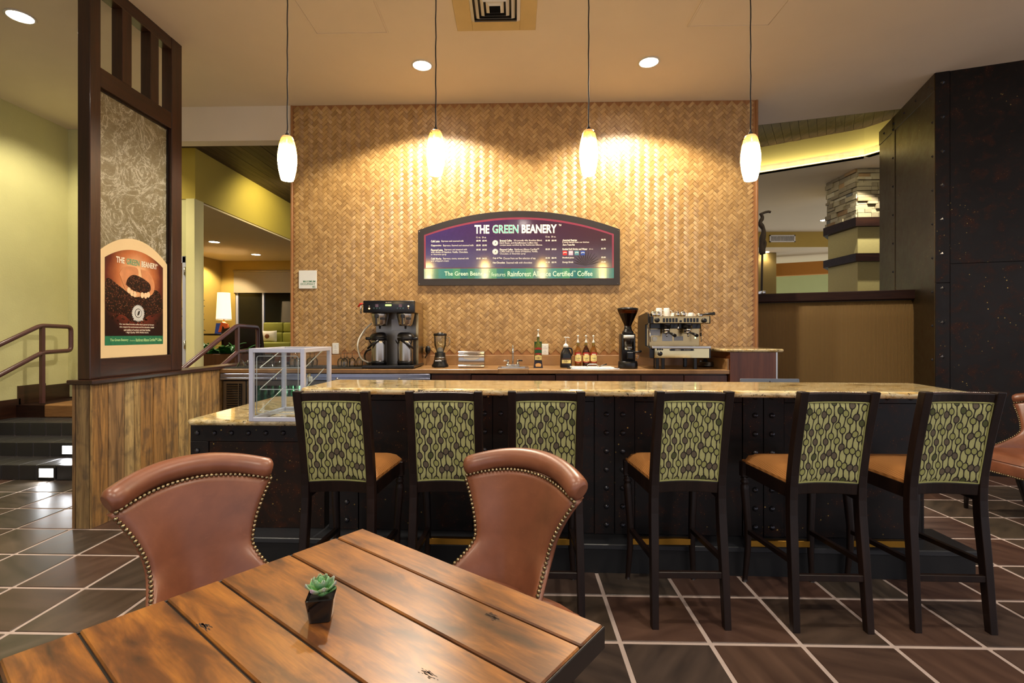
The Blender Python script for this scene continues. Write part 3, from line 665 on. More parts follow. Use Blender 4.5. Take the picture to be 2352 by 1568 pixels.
# ---- right hand side: tray ceiling, lower ceiling, far rooms
TZ = 4.06
cA = P(1745, 397, Z=3.69); cB = P(1985, 359, Z=3.69); cC = P(2069, 334, Z=3.69)
dirAB = (cB-cA).normalized(); cA2 = cA-dirAB*1.6
dirBC = (cC-cB).normalized(); cC2 = cB+dirBC*4
def fascia(a, b, z0, z1, th=.1):
    d = (b-a); d.z = 0; d.normalize(); nn = Vector((-d.y, d.x, 0))
    q = [a, b, b+nn*th, a+nn*th]
    return MB().prism([(p.x, p.y) for p in q], z1-z0, Matrix.Translation((0, 0, z0)))
f1 = fascia(cA2, cB, 3.69, TZ+.02); f2 = fascia(cB, cC2, 3.69, TZ+.02)
f1.add(f2.v, f2.f)
struct('trim_2', f1, M['fascia'], 'yellow tray ceiling fascia lit along its lower edge', 'fascia')
far = [(cA2.x, cA2.y), (cB.x, cB.y), (cC2.x, cC2.y), (13, 7), (13, 11.8), (1.2, 11.8)]
struct('ceiling_lower', MB().prism(far, .1, Matrix.Translation((0, 0, 3.69))), M['ceil_lounge'], 'lower beige ceiling of the far restaurant', 'ceiling')
pc2 = thing('ceiling_planks', 'diagonal plank ceiling patch between cafe ceiling and yellow fascia', 'ceiling', (3.4, 6.3, TZ), kind='structure')
base = (cA2+cB)/2; ang = math.atan2(dirAB.y, dirAB.x)
for k in range(-26, 26):
    m_ = MB().box(k*.1+.0015, k*.1+.0985, -1.6, .9, TZ+random.uniform(0, .004), TZ+.03); m_.xf(Matrix.Translation((base.x, base.y, 0)) @ Matrix.Rotation(ang, 4, 'Z')); m_.build('plank', M['plankceil'], pc2, w=True)
MB().box(1.0, 7.5, 5.0, 8.5, TZ+.032, TZ+.06).build('backing', M['plinth_black'], pc2, w=True)
# cove lamp strips along the foot of the fascia
def cove(a, b, watts):
    d = (b-a).normalized(); nn = Vector((d.y, -d.x, 0)); c = (a+b)/2+nn*.11; L_ = (b-a).length
    l = bpy.data.lights.new('lamp_light', 'AREA'); l.shape = 'RECTANGLE'; l.size = L_; l.size_y = .03; l.energy = watts; l.color = (1, .93, .66)
    o = bpy.data.objects.new('lamp_light', l); COL.objects.link(o); z_ = (Vector((0, 0, .45))-nn).normalized()
    o.matrix_basis = Matrix.Translation((c.x, c.y, 3.70)) @ Matrix((d, z_.cross(d)*-1, -z_)).transposed().to_4x4()
cvs = thing('cove_lamp', 'thin lamp strip along the foot of the yellow fascia', 'cove light', ((cA+cB)/2).to_tuple())
for a, b in ((cA-dirAB*.5, cB), (cB, cB+dirBC*1.2)):
    d = (b-a).normalized(); nn = Vector((d.y, -d.x, 0)); cove(a, b, 3*(b-a).length)
    MB().tube([a+nn*.012+Vector((0, 0, .008)), b+nn*.012+Vector((0, 0, .008))], .008, 4).build('strip', M['trimpale'], cvs, w=True)
# far walls
FY = 11.7
fz = PZ(1850, 567, FY)
struct('wall_far', MB().box(2.5, 13, FY, FY+.028, fz, 3.75), M['gold'], 'gold far wall band with an air grille', 'wall')
struct('ceiling_far', MB().box(2.5, 14, FY+.03, FY+5, fz+.004, fz+.08), M['ceil_lounge'], 'lowest beige ceiling beyond the gold wall band', 'ceiling')
struct('wall_end', MB().box(2, 16, 15.5, 15.6, 0, 4).box(PX(1745, 13), PX(1783, 13), 13, 13.2, 0, 4), M['sage'], 'sage painted end wall of the restaurant', 'wall')
o_ = P(1770, 610, Y=12.6); struct('trim_3', MB().prism([(5.1, 14.2), (9.2, 12.0), (9.2, 11.85), (5.1, 13.9)], .32, Matrix.Translation((0, 0, 2.83))), M['gold_orange'], 'orange gold painted cove beam', 'beam')
struct('wall_far_pier', MB().box(PX(1700, 12.5), PX(1783, 12.5), 12.5, 12.7, 0, fz), M['gold_dark'], 'bronze painted pier in the far restaurant', 'wall')
# ---- banquette wall section between bamboo wall and pillar
bA = Vector((2.72, 6.08, 0)); bB = P(2114, 700, Y=5.42); bB.z = 0; bd = (bB-bA); bl = bd.length; ba = math.atan2(bd.y, bd.x)
bq = thing('banquette_back', 'tall brown corduroy banquette back under a dark wooden cap', 'banquette', bA, ba)
def bqg(u, v):
    x = u*bl; z = 1.695-(1-v)*1.65 if v < .9 else 1.53+.165*math.sin((v-.9)/.1*math.pi/2)
    y = -.06 if v < .9 else -.06+.06*(1-math.cos((v-.9)/.1*math.pi/2))
    e = min(u, 1-u)*bl
    if e < .05: y += .05*(1-math.sqrt(max(0, 1-(1-e/.05)**2)))
    return (x, y, z)
MB().grid(bqg, 60, 24).build('upholstered_panel', M['corduroy'], bq)
MB().box(0, bl, .0, .1, 0, 1.70).build('frame', M['espresso'], bq)
MB().box(-.02, bl, -.09, .14, 1.70, 1.80, .008).build('cap', M['darkwood_x'], bq)
# ---- steel clad pillar, turned
pA = Vector((P(2148, 500, Y=4.93).x, 4.93, 0)); pdir = R(-19)
pil = thing('column', 'large dark riveted steel-clad pillar rising to the ceiling', 'pillar', pA, pdir, kind='structure')
PW, PD = 2.6, 1.5
MB().box(.012, PW, .012, PD, 0, CEIL).build('core', M['pillar'], pil)
MB().box(.115, PW, 0, .012, 0, 2.0, .002).build('steel_sheet', M['pillar'], pil)
MB().box(.115, PW, .002, .012, 2.004, CEIL, .002).build('steel_sheet', M['pillar'], pil)
MB().box(0, .112, -.005, .012, 0, 1.82, .002).build('corner_strip', M['pillar'], pil); MB().box(0, .112, -.005, .012, 1.824, CEIL, .002).build('corner_strip', M['pillar'], pil)
MB().box(-.004, .012, 0, .09, 0, CEIL, .002).build('corner_strip', M['pillar_lt'], pil)
MB().box(0, .012, .092, .99, 0, CEIL, .002).build('steel_sheet', M['pillar_lt'], pil)
MB().box(-.006, .012, .992, 1.08, 0, CEIL, .002).build('corner_strip', M['pillar_lt'], pil)
MB().box(0, .012, 1.08, PD, 0, CEIL, .002).build('steel_sheet', M['pillar_lt'], pil)
MB().box(-.006, .012, .005, PD, CEIL-.17, CEIL-.001, .002).build('top_strap', M['pillar_lt'], pil)
def pyra(mb, M_, r=.02, h=.016):
    b = len(mb.v); mb.add([(-r, 0, 0), (0, -r, 0), (r, 0, 0), (0, r, 0), (0, 0, h)], [(0, 1, 4), (1, 2, 4), (2, 3, 4), (3, 0, 4)]); mb.xf(M_, b)
stud = MB(); pyra(stud, Matrix.Identity(4)); studm = stud.mesh('rivet', M['rivet'])
fr_ = Matrix.Rotation(R(90), 4, 'X'); fl_ = Matrix.Rotation(R(-90), 4, 'Y')
for k in range(12):
    z = .12+k*.33
    if z < CEIL-.05:
        link('rivet', studm, pil, M=Matrix.Translation((.056, -.005, z)) @ fr_)
        link('rivet', studm, pil, M=Matrix.Translation((-.004, .045, z-.03)) @ fl_ @ Matrix.Scale(.8, 4))
        link('rivet', studm, pil, M=Matrix.Translation((-.006, 1.035, z-.05)) @ fl_ @ Matrix.Scale(.8, 4))
for k in range(5):
    q = k/4; link('rivet', studm, pil, M=Matrix.Translation((-.006, .12+1.2*q, CEIL-.085)) @ fl_ @ Matrix.Scale(.8, 4))
for k in range(8): link('rivet', studm, pil, M=Matrix.Translation((.3+k*.28, 0, .12)) @ fr_)
# ---- stone and grasscloth column beyond
LCZ2 = 3.69
kA = P(1970, 388, Z=LCZ2); kL = P(1902, 421, Z=LCZ2); kR = P(2090, 386, Z=LCZ2); kA.z = kL.z = kR.z = 0
sc_ = thing('column', 'stone-topped column with grasscloth panels and dark wooden bands', 'pillar', kA, 0, kind='structure')
dL = (kL-kA); dR = (kR-kA); Lf, Lr = dL.length, dR.length; dL.normalize(); dR.normalize()
core = [(0, 0), tuple((dR*Lr).xy), tuple((dR*Lr+Vector((0, 1.2, 0))).xy), tuple((dL*Lf+kL.normalized()*.9+Vector((.12, 0, 0))).xy), tuple((dL*Lf).xy)]
MB().prism(core, LCZ2).build('grasscloth_panel', M['grasscloth'], sc_)
def grow(p, g):
    nR = Vector((dR.y, -dR.x, 0)); nL = Vector((-dL.y, dL.x, 0)); nL = nL if nL.x < 0 else -nL
    c = (nR+nL); c = c/max(.4, c.dot(nR))
    q = [c*g, dR*Lr+nR*g, Vector((p[2][0], p[2][1], 0)), Vector((p[3][0], p[3][1], 0)), dL*Lf+nL*g]
    return [(v.x, v.y) for v in q]
for y0, y1 in ((501, 521), (583, 601), (671, 690)):
    z1 = PZ(1990, y0, kA.y); z0 = PZ(1990, y1, kA.y)
    MB().prism(grow(core, .075), z1-z0, Matrix.Translation((0, 0, z0))).build('wooden_band', M['darkwood_x'], sc_)
zs = PZ(1990, 501, kA.y); rs = random.Random(5)
for face in (0, 1):
    d, Lg = (dR, Lr) if face == 0 else (dL, Lf)
    nrm = Vector((dR.y, -dR.x, 0)) if face == 0 else Vector((-dL.y, dL.x, 0)); nrm = -nrm if (face == 1 and nrm.x > 0) else nrm
    z = zs
    while z < LCZ2-.005:
        h = min(rs.choice((.042, .055, .07)), LCZ2-z); s_ = -.02
        while s_ < Lg:
            l = rs.choice((.09, .13, .18, .24)); e = min(s_+l, Lg); pr = rs.uniform(.012, .05); a = d*s_; b = d*e
            q = [a, b, b+nrm*pr, a+nrm*pr]
            MB().prism([(p.x, p.y) for p in q], h-.006, Matrix.Translation((0, 0, z+.003))).build('stone', M['stone'], sc_); s_ = e+.006
        z += h
# ================================================================ LIGHT FIXTURES
M['lampwhite'] = emit('lamp_face', (255, 244, 226), 9)
M['trimwhite'] = pm('white_trim_ring', (214, 208, 196), .5)
def downlight(x, y, z, watts, deg, label, r=.085, tgt=None, group='recessed ceiling downlights', col=(1, .89, .72), blend=.35):
    t = thing('recessed_downlight', label, 'ceiling light', (x, y, z), group=group)
    MB().lathe([(r*1.0, 0), (r*1.16, -.002), (r*1.18, -.006), (r*1.0, -.009), (r*.97, -.004)], n=24, caps=(False, False)).build('trim_ring', M['trimwhite'], t)
    MB().lathe([(0, -.003), (r*.98, -.003)], n=24).build('lens', M['lampwhite'], t)
    if watts: spot((x, y, z-.03), watts, deg, col, blend, .06, (x, y, 0) if tgt is None else tgt)
    return t
dl_lab = ['round recessed downlight in the ceiling left of the wooden screen', 'round recessed downlight above the left end of the menu board', 'round recessed downlight above the right end of the menu board',
          'recessed downlight over the floor left of the plank table', 'recessed downlight over the left bar stools', 'recessed downlight over the fourth bar stool', 'recessed downlight over the floor right of the stools',
          'unseen fill downlight added behind the viewpoint, left of three', 'unseen fill downlight added behind the viewpoint, middle of three', 'unseen fill downlight added behind the viewpoint, right of three']
for i, (x, y, wt, dg, wash) in enumerate(DOWN):
    downlight(x, y, CEIL, wt, dg, dl_lab[i], group='recessed cafe downlights', blend=.25 if wash else .5)
spot((-4.3, 4.6, CEIL-.03), 40, 110, (1, .9, .7), .5, .06, (-4.3, 4.8, 0))
# lounge and restaurant downlights
for px, py, Z, wt, lb in ((492, 555, LCZ, 22, 'small recessed downlight in the lounge ceiling, nearer the wall end'), (588, 584, LCZ, 22, 'small recessed downlight in the lounge ceiling, above the roller blind'),
                   (1895, 505, 3.69, 20, 'recessed downlight beside the stone column in the far ceiling')):
    q = P(px, py, Z=Z); downlight(q.x, q.y, Z, wt, 110, lb, group='far recessed downlights')
q = P(1758, 579, Z=fz); downlight(q.x, q.y, fz, 14, 120, 'recessed downlight below the air grille in the far ceiling', group='far recessed downlights')
# unseen spots added to brighten far rooms and stair hall; column downlight inferred
spot((-6.0, 10.2, LCZ-.04), 90, 120, (1, .85, .58), .4, .06, (-6.6, 10.4, 0)); spot((-4.9, 7.4, LCZ-.04), 80, 125, (1, .9, .62), .4, .06, (-4.9, 7.4, 0))
spot((-4.6, 5.0, 3.82), 110, 120, (1, .9, .66), .6, .06, (-5.2, 5.9, 0)); spot((-3.1, 7.3, 3.5), 45, 140, (1, .88, .5), .6, .06, (-3.9, 7.6, 2.6))
spot((5.0, 9.0, 3.66), 60, 140, (1, .85, .6), .6, .06, (5, 9, 0)); spot((6.5, 13.5, 2.9), 60, 140, (.95, 1, .72), .6, .06, (6.5, 13.5, 0)); spot((8.0, 14.0, 2.6), 30, 140, (.9, 1, .75), .6, .06, (8.0, 14.5, 0))
spot((kA.x-.08, kA.y-.42, 3.66), 110, 104, (1, .95, .78), .15, .03, (kA.x-.08, kA.y-.42, 0)); spot((3.35, 5.0, 3.82), 26, 100, (1, .8, .5), .4, .05, (3.5, 5.5, 1.2))
# ---- pendants over the bar
def m_shade():
    t = NT('amber_glass_shade'); sp = t.n('ShaderNodeSeparateXYZ', i_0=t.n('ShaderNodeTexCoord').outputs['Object'])
    v = t.coord('Object'); n = t.noise(v, 90, 3, .6)
    h = t.math('ADD', t.math('DIVIDE', sp.outputs[2], .262), t.math('MULTIPLY_ADD', n, .16, -.08))
    col = t.ramp(h, [(.5, (255, 222, 150)), (.72, (255, 204, 96)), (.88, (236, 150, 30)), (.99, (196, 104, 14))])
    stn = t.ramp(h, [(.6, (255, 255, 255)), (.80, (120, 120, 120)), (.95, (42, 42, 42))])
    t.p(Base_Color=lin((250, 220, 160)), Roughness=.25, Emission_Color=col, Emission_Strength=t.math('MULTIPLY', stn, 26.0)); return t.m
M['shade'] = m_shade(); M['cord'] = pm('black_cord', (22, 20, 24), .6)
names = ('leftmost of the four, before the edge of the bamboo wall', 'second from the left, above the menu board', 'third from the left, above the menu board', 'rightmost of the four, at the right edge of the bamboo wall')
for i, px in enumerate((660, 1001, 1352, 1724)):
    q = P(px, 408 if i in (0, 3) else 402, Y=2.95); t = thing('pendant_lamp', 'amber glass pendant lamp, '+names[i], 'pendant lamp', (q.x, 2.95, q.z), group='amber pendants over the bar')
    if i in (0, 3): t.location.z = P(px, 414, Y=2.95).z
    MB().lathe([(.028, .002), (.034, 0), (.038, .01), (.049, .06), (.0545, .11), (.054, .15), (.047, .205), (.037, .245), (.030, .259), (.026, .262), (.012, .262)], n=28).build('glass_shade', M['shade'], t)
    MB().lathe([(.012, .258), (.012, .275), (.005, .285), (.004, .3)], n=12).build('socket_cap', M['cord'], t)
    h = CEIL-t.location.z
    MB().tube([(.0015*math.sin(k*1.9+i), 0, .27+(h-.27)*k/24) for k in range(25)], .0036, 8).build('cord', M['cord'], t)
    MB().lathe([(0, h-.03), (.05, h-.028), (.06, h-.01), (.06, h)], n=20).build('canopy', M['steel_dark'], t)
    a = i*1.1; MB().tube([(-.05*math.cos(a), -.05*math.sin(a), .24), (.05*math.cos(a), .05*math.sin(a), .236)], .0018, 6).build('retaining_pin', M['cord'], t)
    point((q.x, 2.95, t.location.z-.03), 3, (1, .74, .42), .04)
# ---- square air diffuser
dA = P(1051, 70, Z=CEIL); dB = P(1230, 66, Z=CEIL); dw = (dB.x-dA.x)/2
df = thing('air_diffuser', 'square stepped air diffuser in the ceiling', 'diffuser', ((dA.x+dB.x)/2, dA.y-dw, CEIL))
fr = MB(); g = .32
for s in (-1, 1):
    fr.box(s*dw*.60, s*dw, -dw, dw, -.008, -.0005, .003); fr.box(-dw*.6, dw*.6, s*dw*.60, s*dw, -.008, -.0005, .003)
fr.build('face_plate', M['diff'], df)
MB().box(-dw*.6, dw*.6, -dw*.6, dw*.6, -.0012, -.0005).build('duct_throat', M['plinth_black'], df)
for k in range(4):
    a = dw*(.6-.13*k); b = dw*(.52-.13*k); z0 = -.006-.006*k; z1 = -.03-.004*k
    V = [(-a, -a, z0), (a, -a, z0), (a, a, z0), (-a, a, z0), (-b, -b, z1), (b, -b, z1), (b, b, z1), (-b, b, z1)]
    MB().add(V, [(0, 1, 5, 4), (1, 2, 6, 5), (2, 3, 7, 6), (3, 0, 4, 7)]).build('louvre_ring', M['trimwhite'], df)
# air grille on the far gold wall
g0 = P(1767, 540, Y=FY); g1 = P(1826, 556, Y=FY)
gr = thing('air_grille', 'white rectangular air grille on the far gold wall', 'grille', ((g0.x+g1.x)/2, FY, g1.z))
f_ = MB(); x0, x1, z0, z1 = g0.x, g1.x, g1.z, g0.z
for a in ((x0, x1, z0, z0+.025), (x0, x1, z1-.025, z1), (x0, x0+.025, z0, z1), (x1-.025, x1, z0, z1)): f_.box(a[0], a[1], FY-.02, FY, a[2], a[3])
f_.build('grille_frame', M['trimwhite'], gr, w=True); MB().box(x0+.02, x1-.02, FY-.004, FY-.0005, z0+.02, z1-.02).build('duct', M['steel_dark'], gr, w=True)
for k in range(18):
    xx = x0+.03+(x1-x0-.06)*k/17; MB().box(xx-.004, xx+.004, FY-.016, FY-.004, z0+.02, z1-.02).build('slat', M['trimwhite'], gr, w=True)
# step lights in the risers
for px, k, lb in ((109, 0, 'bright louvred step light in the lowest stair riser'), (161, 1, 'bright louvred step light in the second stair riser')):
    yy = SY+RUN*k; c = P(px, 1086 if k == 0 else 1031, Y=yy); 
    sl = thing('step_light', lb, 'step light', (c.x, yy, RISE*(k+.5)-.055), group='stair step lights')
    MB().box(-.086, .086, -.012, .0, 0, .11, .003).build('housing', M['black'], sl); MB().box(-.066, .066, -.0135, -.012, .015, .097).build('lens', M['steplens'], sl)
    for j in range(7): MB().box(-.068, .068, -.018, -.0125, .016+j*.0128, .0185+j*.0128).build('louvre', M['trimwhite'], sl)
    spot((c.x, yy-.03, RISE*(k+.5)), 5, 140, (.95, .97, 1), .6, .03, (c.x, yy-1, -.25))
# ================================================================ LEFT: screen, poster, rails
FX0, FX1 = -3.0, -2.91; FY0 = P(207, 860, X=FX1).y; FY1 = P(418, 838, X=FX1).y; BZ = HZ+.032
scr = thing('wooden_screen', 'tall dark wooden screen with swirled glass on the half wall', 'screen', ((FX0+FX1)/2, (FY0+FY1)/2, BZ))
def fy(px): return P(px, 500, X=FX1).y
def fzz(px, py): return P(px, py, X=FX1).z
yi0 = fy(232); yi1 = fy(392)
zg0 = fzz(232, 824); zg1 = (fzz(232, 203)+fzz(392, 290))/2; zo0 = zg1+.135; zo1 = CEIL-.10
MB().box(FX0, FX1, FY0, yi0, BZ, CEIL, .004).build('stile', M['darkwood'], scr, w=True)
MB().box(FX0, FX1, yi1+.015, FY1, BZ, CEIL, .004).build('stile', M['darkwood'], scr, w=True)
for a, b in ((BZ, zg0), (zg1, zo0), (zo1, CEIL)): MB().box(FX0+.003, FX1-.003, yi0, yi1+.015, a, b, .003).build('rail', M['darkwood_y'], scr, w=True)
mp = [fy(p) for p in (232, 260, 304, 327, 366, 383)]
for a, b in ((fy(282), mp[2]), (fy(347), mp[4])): MB().box(FX0+.003, FX1-.003, a, b, zo0, zo1, .003).build('muntin', M['darkwood'], scr, w=True)
MB().box(-2.962, -2.95, yi0, yi1+.015, zg0, zg1).build('glass_panel', M['screen'], scr, w=True)
bd = MB()
for s in (-1, 1):
    X0 = -2.956+s*.012; bd.box(X0-.006, X0+.006, yi0, yi1+.015, zg1-.014, zg1); bd.box(X0-.006, X0+.006, yi1+.003, yi1+.015, zg0, zg1); bd.box(X0-.006, X0+.006, yi0, yi0+.01, zg0, zg1)
bd.build('glazing_bead', M['espresso'], scr, w=True)
# poster mounted on the glass; drawn in its own plane: a along the screen (towards the back), b up
PXp = -2.944
def pp(px, py): q = P(px, py, X=PXp); return (q.y, q.z)
a0 = yi0+.002; b0 = zg0+.002; a1 = P(387, 800, X=PXp).y-.004; PH = pp(320, 552)[1]-b0; PWd = a1-a0
po = thing('poster', 'arched coffee poster with hands holding beans on the wooden screen', 'poster', (PXp, (a0+a1)/2, b0))
def arched(x0, x1, y0, ys, yt, n=20):
    pts = [(x0, y0), (x1, y0)]
    for i in range(n+1):
        t = i/n; pts.append((x1+(x0-x1)*t, ys+(yt-ys)*(1-(2*t-1)**2)))
    return pts
PM = Matrix(((0, 0, 1, 0), (1, 0, 0, 0), (0, 1, 0, 0), (0, 0, 0, 1)))   # (a,b,n) -> (x=n, y=a, z=b)
def flat(poly, lift, m, name, par, th=.0006): return MB().prism(poly, th, Matrix.Translation((lift, 0, 0)) @ PM).build(name, m, par)
hw_ = PWd/2
flat(arched(-hw_, hw_, 0, PH*.825, PH), -.004, M['cream'], 'mount', po, .005)
ia, ib = -hw_+PWd*.095, hw_-PWd*.09; ic = PH*.10
flat(arched(ia, ib, ic, PH*.80, PH*.905), .0012, M['poster_bg'], 'print', po)
iw = ib-ia
# bean heap and the two hands
def blob(pts, k=5): return [(p.x, p.y) for p in smooth_path([(a, b, 0) for a, b in pts]+[(pts[0][0], pts[0][1], 0)], k)[:-1]]
def L(u, v): return (ia+iw*u, ic+(PH*.80-ic)*v)
flat(blob([L(.01, .44), L(.08, .38), L(.3, .35), L(.42, .28), L(.6, .29), L(.72, .36), L(.97, .42), L(.99, .52), L(.93, .66), L(.8, .69), L(.5, .58), L(.25, .68), L(.02, .76)]), .0022, M['beans'], 'bean_heap', po)
flat(blob([L(.22, .84), L(.3, .93), L(.5, .94), L(.54, .86), L(.5, .74), L(.52, .64), L(.44, .60), L(.33, .65), L(.27, .74)]), .0032, M['skin'], 'hand_print', po)
flat(blob([L(.58, .93), L(.72, .91), L(.82, .80), L(.82, .68), L(.74, .61), L(.6, .595), L(.58, .68), L(.6, .82)]), .0032, M['skin'], 'hand_print', po)
flat(blob([L(.32, .72), L(.36, .80), L(.46, .85), L(.62, .82), L(.74, .76), L(.75, .68), L(.64, .64), L(.54, .645), L(.44, .66)]), .0042, M['beans'], 'bean_handful', po)
for u, v in ((.42, .625), (.47, .615), (.37, .655), (.6, .612), (.66, .61), (.71, .625)):
    c = L(u, v); flat([(c[0]+iw*.03*math.cos(k*.524), c[1]+PH*.026*math.sin(k*.524)) for k in range(12)], .0052, M['skin2'], 'fingertip_print', po)
for _ in range(46):
    u, v = random.uniform(.05, .95), random.uniform(.27, .44); c = L(u, v); a = random.uniform(0, 3.14)
    r1 = iw*.014
    if _ == 0: bb = MB()
    bb.prism([(c[0]+r1*1.3*math.cos(k*.785)*math.cos(a)-r1*.8*math.sin(k*.785)*math.sin(a), c[1]+r1*1.3*math.cos(k*.785)*math.sin(a)+r1*.8*math.sin(k*.785)*math.cos(a)) for k in range(8)], .0004, Matrix.Translation((.003, 0, 0)) @ PM)
bo = bb.build('scattered_beans', M['beans'], po); bo['kind'] = 'stuff'
cs = L(.53, .385)
gear = [(cs[0]+(.115 if k % 2 else .098)*iw*math.cos(k*math.pi/28), cs[1]+(.115 if k % 2 else .098)*iw*1.0*math.sin(k*math.pi/28)) for k in range(56)]
flat(gear, .0046, M['silverprint'], 'seal', po)
def ring(c, r0, r1, n=32):
    return [(c[0]+r0*math.cos(2*math.pi*i/n), c[1]+r0*math.sin(2*math.pi*i/n)) for i in range(n)]
flat(ring(cs, iw*.06, 0), .0053, M['darkprint'], 'seal_field', po); flat(ring(cs, iw*.053, 0), .006, M['silverprint'], 'seal_field', po)
flat(blob([(cs[0]-.02*iw, cs[1]-.03*iw), (cs[0]+.01*iw, cs[1]-.02*iw), (cs[0]+.025*iw, cs[1]+.03*iw), (cs[0]+.0*iw, cs[1]+.025*iw), (cs[0]-.012*iw, cs[1]+.0*iw)]), .0067, M['darkprint'], 'seal_figure', po)
flat([(cs[0]-.085*iw, cs[1]-.095*iw), (cs[0]+.085*iw, cs[1]-.095*iw), (cs[0]+.075*iw, cs[1]-.06*iw), (cs[0]-.075*iw, cs[1]-.06*iw)], .0058, M['silverprint'], 'seal_banner', po)
flat([(ia, ic), (ib, ic), (ib, ic+PH*.075), (ia, ic+PH*.075)], .002, M['bandprint'], 'green_band', po)
def ptext(lines, m, name, lift=.004):
    mb = MB()
    for body, u, zc, wdt, ht, bold in lines: add_text(mb, body, (ia+iw*u, 0, zc), wdt, ht, 'CENTER', bold)
    # turn the lettering from the XZ plane onto the poster (faces +X)
    mb.xf(Matrix.Translation((lift, 0, 0)) @ Matrix.Rotation(R(90), 4, 'Z')); o = mb.build(name, m, po); o['kind'] = 'stuff'; return o
zt = PH*.80
ptext([('THE', .235, zt, iw*.135, PH*.050, .03), ('BEANERY', .735, zt, iw*.29, PH*.050, .03)], M['creamprint'], 'title_lettering')
ptext([('GREEN', .445, zt, iw*.22, PH*.050, .01)], M['greenletter'], 'title_lettering')
ptext([('™', .885, zt+.012, iw*.02, PH*.012, 0)], M['creamprint'], 'title_lettering')
ptext([('Our new blend includes coffee that is grown by farmers', .52, L(0, .245)[1], iw*.6, PH*.017, .012), ('who respect the environment and the education, health', .52, L(0, .212)[1], iw*.6, PH*.017, .012),
       ('and welfare of workers and their families', .52, L(0, .179)[1], iw*.46, PH*.017, .012), ('- High Quality 100% Arabica beans.', .52, L(0, .146)[1], iw*.40, PH*.017, .012)], M['creamprint'], 'body_lettering')
ptext([('The Green Beanery', .22, ic+PH*.040, iw*.29, PH*.028, .02), ('features', .435, ic+PH*.037, iw*.09, PH*.014, 0), ('Rainforest Alliance Certified™ Coffee', .73, ic+PH*.04, iw*.48, PH*.028, .02)], M['limeletter'], 'band_lettering')
# handrails
def handrail(X, label, yend, ydown, zoff):
    zt_ = LZ+.875; yp = P(97, 760, X=X).y if X < -4 else P(625/1*.0+545, 760, X=X).y
    t = thing('handrail', label, 'handrail', (X, yp, LZ), group='stair handrails')
    sl = .139/.30; yd = yp-1.9
    top = rounded([(X, yd, zt_-1.9*sl), (X, yp-.02, zt_-.01), (X, yend, zt_-.02), (X, yend, zt_-.30), (X, yp, zt_-.31), (X, yd, zt_-.31-1.9*sl)], .05)
    MB().tube(top, .024, 10).build('rail_loop', M['rail'], t, w=True)
    MB().tube([(X, yp, LZ-.0), (X, yp, zt_)], .026, 4).build('post', M['rail'], t, w=True)
    return t
RX = -5.26
handrail(RX, 'plum metal handrail rising along the green wall', P(163, 770, X=RX).y, 0, 0)
handrail(-3.17, 'plum metal handrail rising behind the half wall toward the lounge', P(592, 770, X=-3.17).y, 0, 0)
# ================================================================ BAR
BR = R(-1.2); BO = Vector((.55, 2.93, 0))      # bar front, slightly turned
bar = thing('bar', 'long bar counter clad in riveted dark steel plates', 'bar', BO, BR)
BX0, BX1 = -1.66, 1.76; BT = 1.005             # local
MB().box(BX0, BX1, .012, .17, .166, BT).build('body', M['plinth_black'], bar)
seams = [BX0, -1.28, -.78, -.28, .22, .72, 1.22, BX1]
# plates between doubled strap columns, as in the photo: straps at these local x
straps = [-1.03, .29, 1.27]
sx = [P(p, 1050, Y=2.93).x-BO.x for p in (1411, 1749)]
straps = [P(1137, 1050, Y=2.93).x-BO.x-.015, sx[0], sx[1], P(775, 1150, Y=2.93).x-BO.x]
straps.sort(); xs = [BX0]
rvm = MB().lathe([(.016, 0), (.0155, .005), (.011, .011), (.0, .014)], n=12).mesh('rivet', M['rivet'])
FRX = Matrix.Rotation(R(90), 4, 'X')
for s in straps:
    for a, b in ((max(BX0, s-.115), s-.002), (s+.002, s+.115)):
        if b-a < .02: continue
        MB().box(a, b, -.006, .012, .166, BT, .0015).build('strap_plate', M['rust'], bar)
    for k in range(9):
        z = .97-k*.107
        for dx in (-.047, .047):
            if s+dx > BX0+.02: link('rivet', rvm, bar, M=Matrix.Translation((s+dx, -.006, z)) @ FRX)
edges = [BX0]+[v for s in straps for v in (s-.118, s+.118)]+[BX1]
for a, b in zip(edges[::2], edges[1::2]):
    if b-a > .03:
        MB().box(a, b, 0, .012, .166, BT-.07, .0015).build('steel_plate', M['rust'], bar); MB().box(a, b, -.003, .012, BT-.068, BT, .0015).build('steel_plate', M['rust'], bar)
        n = max(2, int((b-a)/.115))
        for k in range(n): link('rivet', rvm, bar, M=Matrix.Translation((a+(b-a)*(k+.5)/n, -.003, BT-.035)) @ FRX)
MB().box(BX1, BX1+.012, 0, .17, .166, BT, .0015).build('steel_plate', M['rust'], bar)
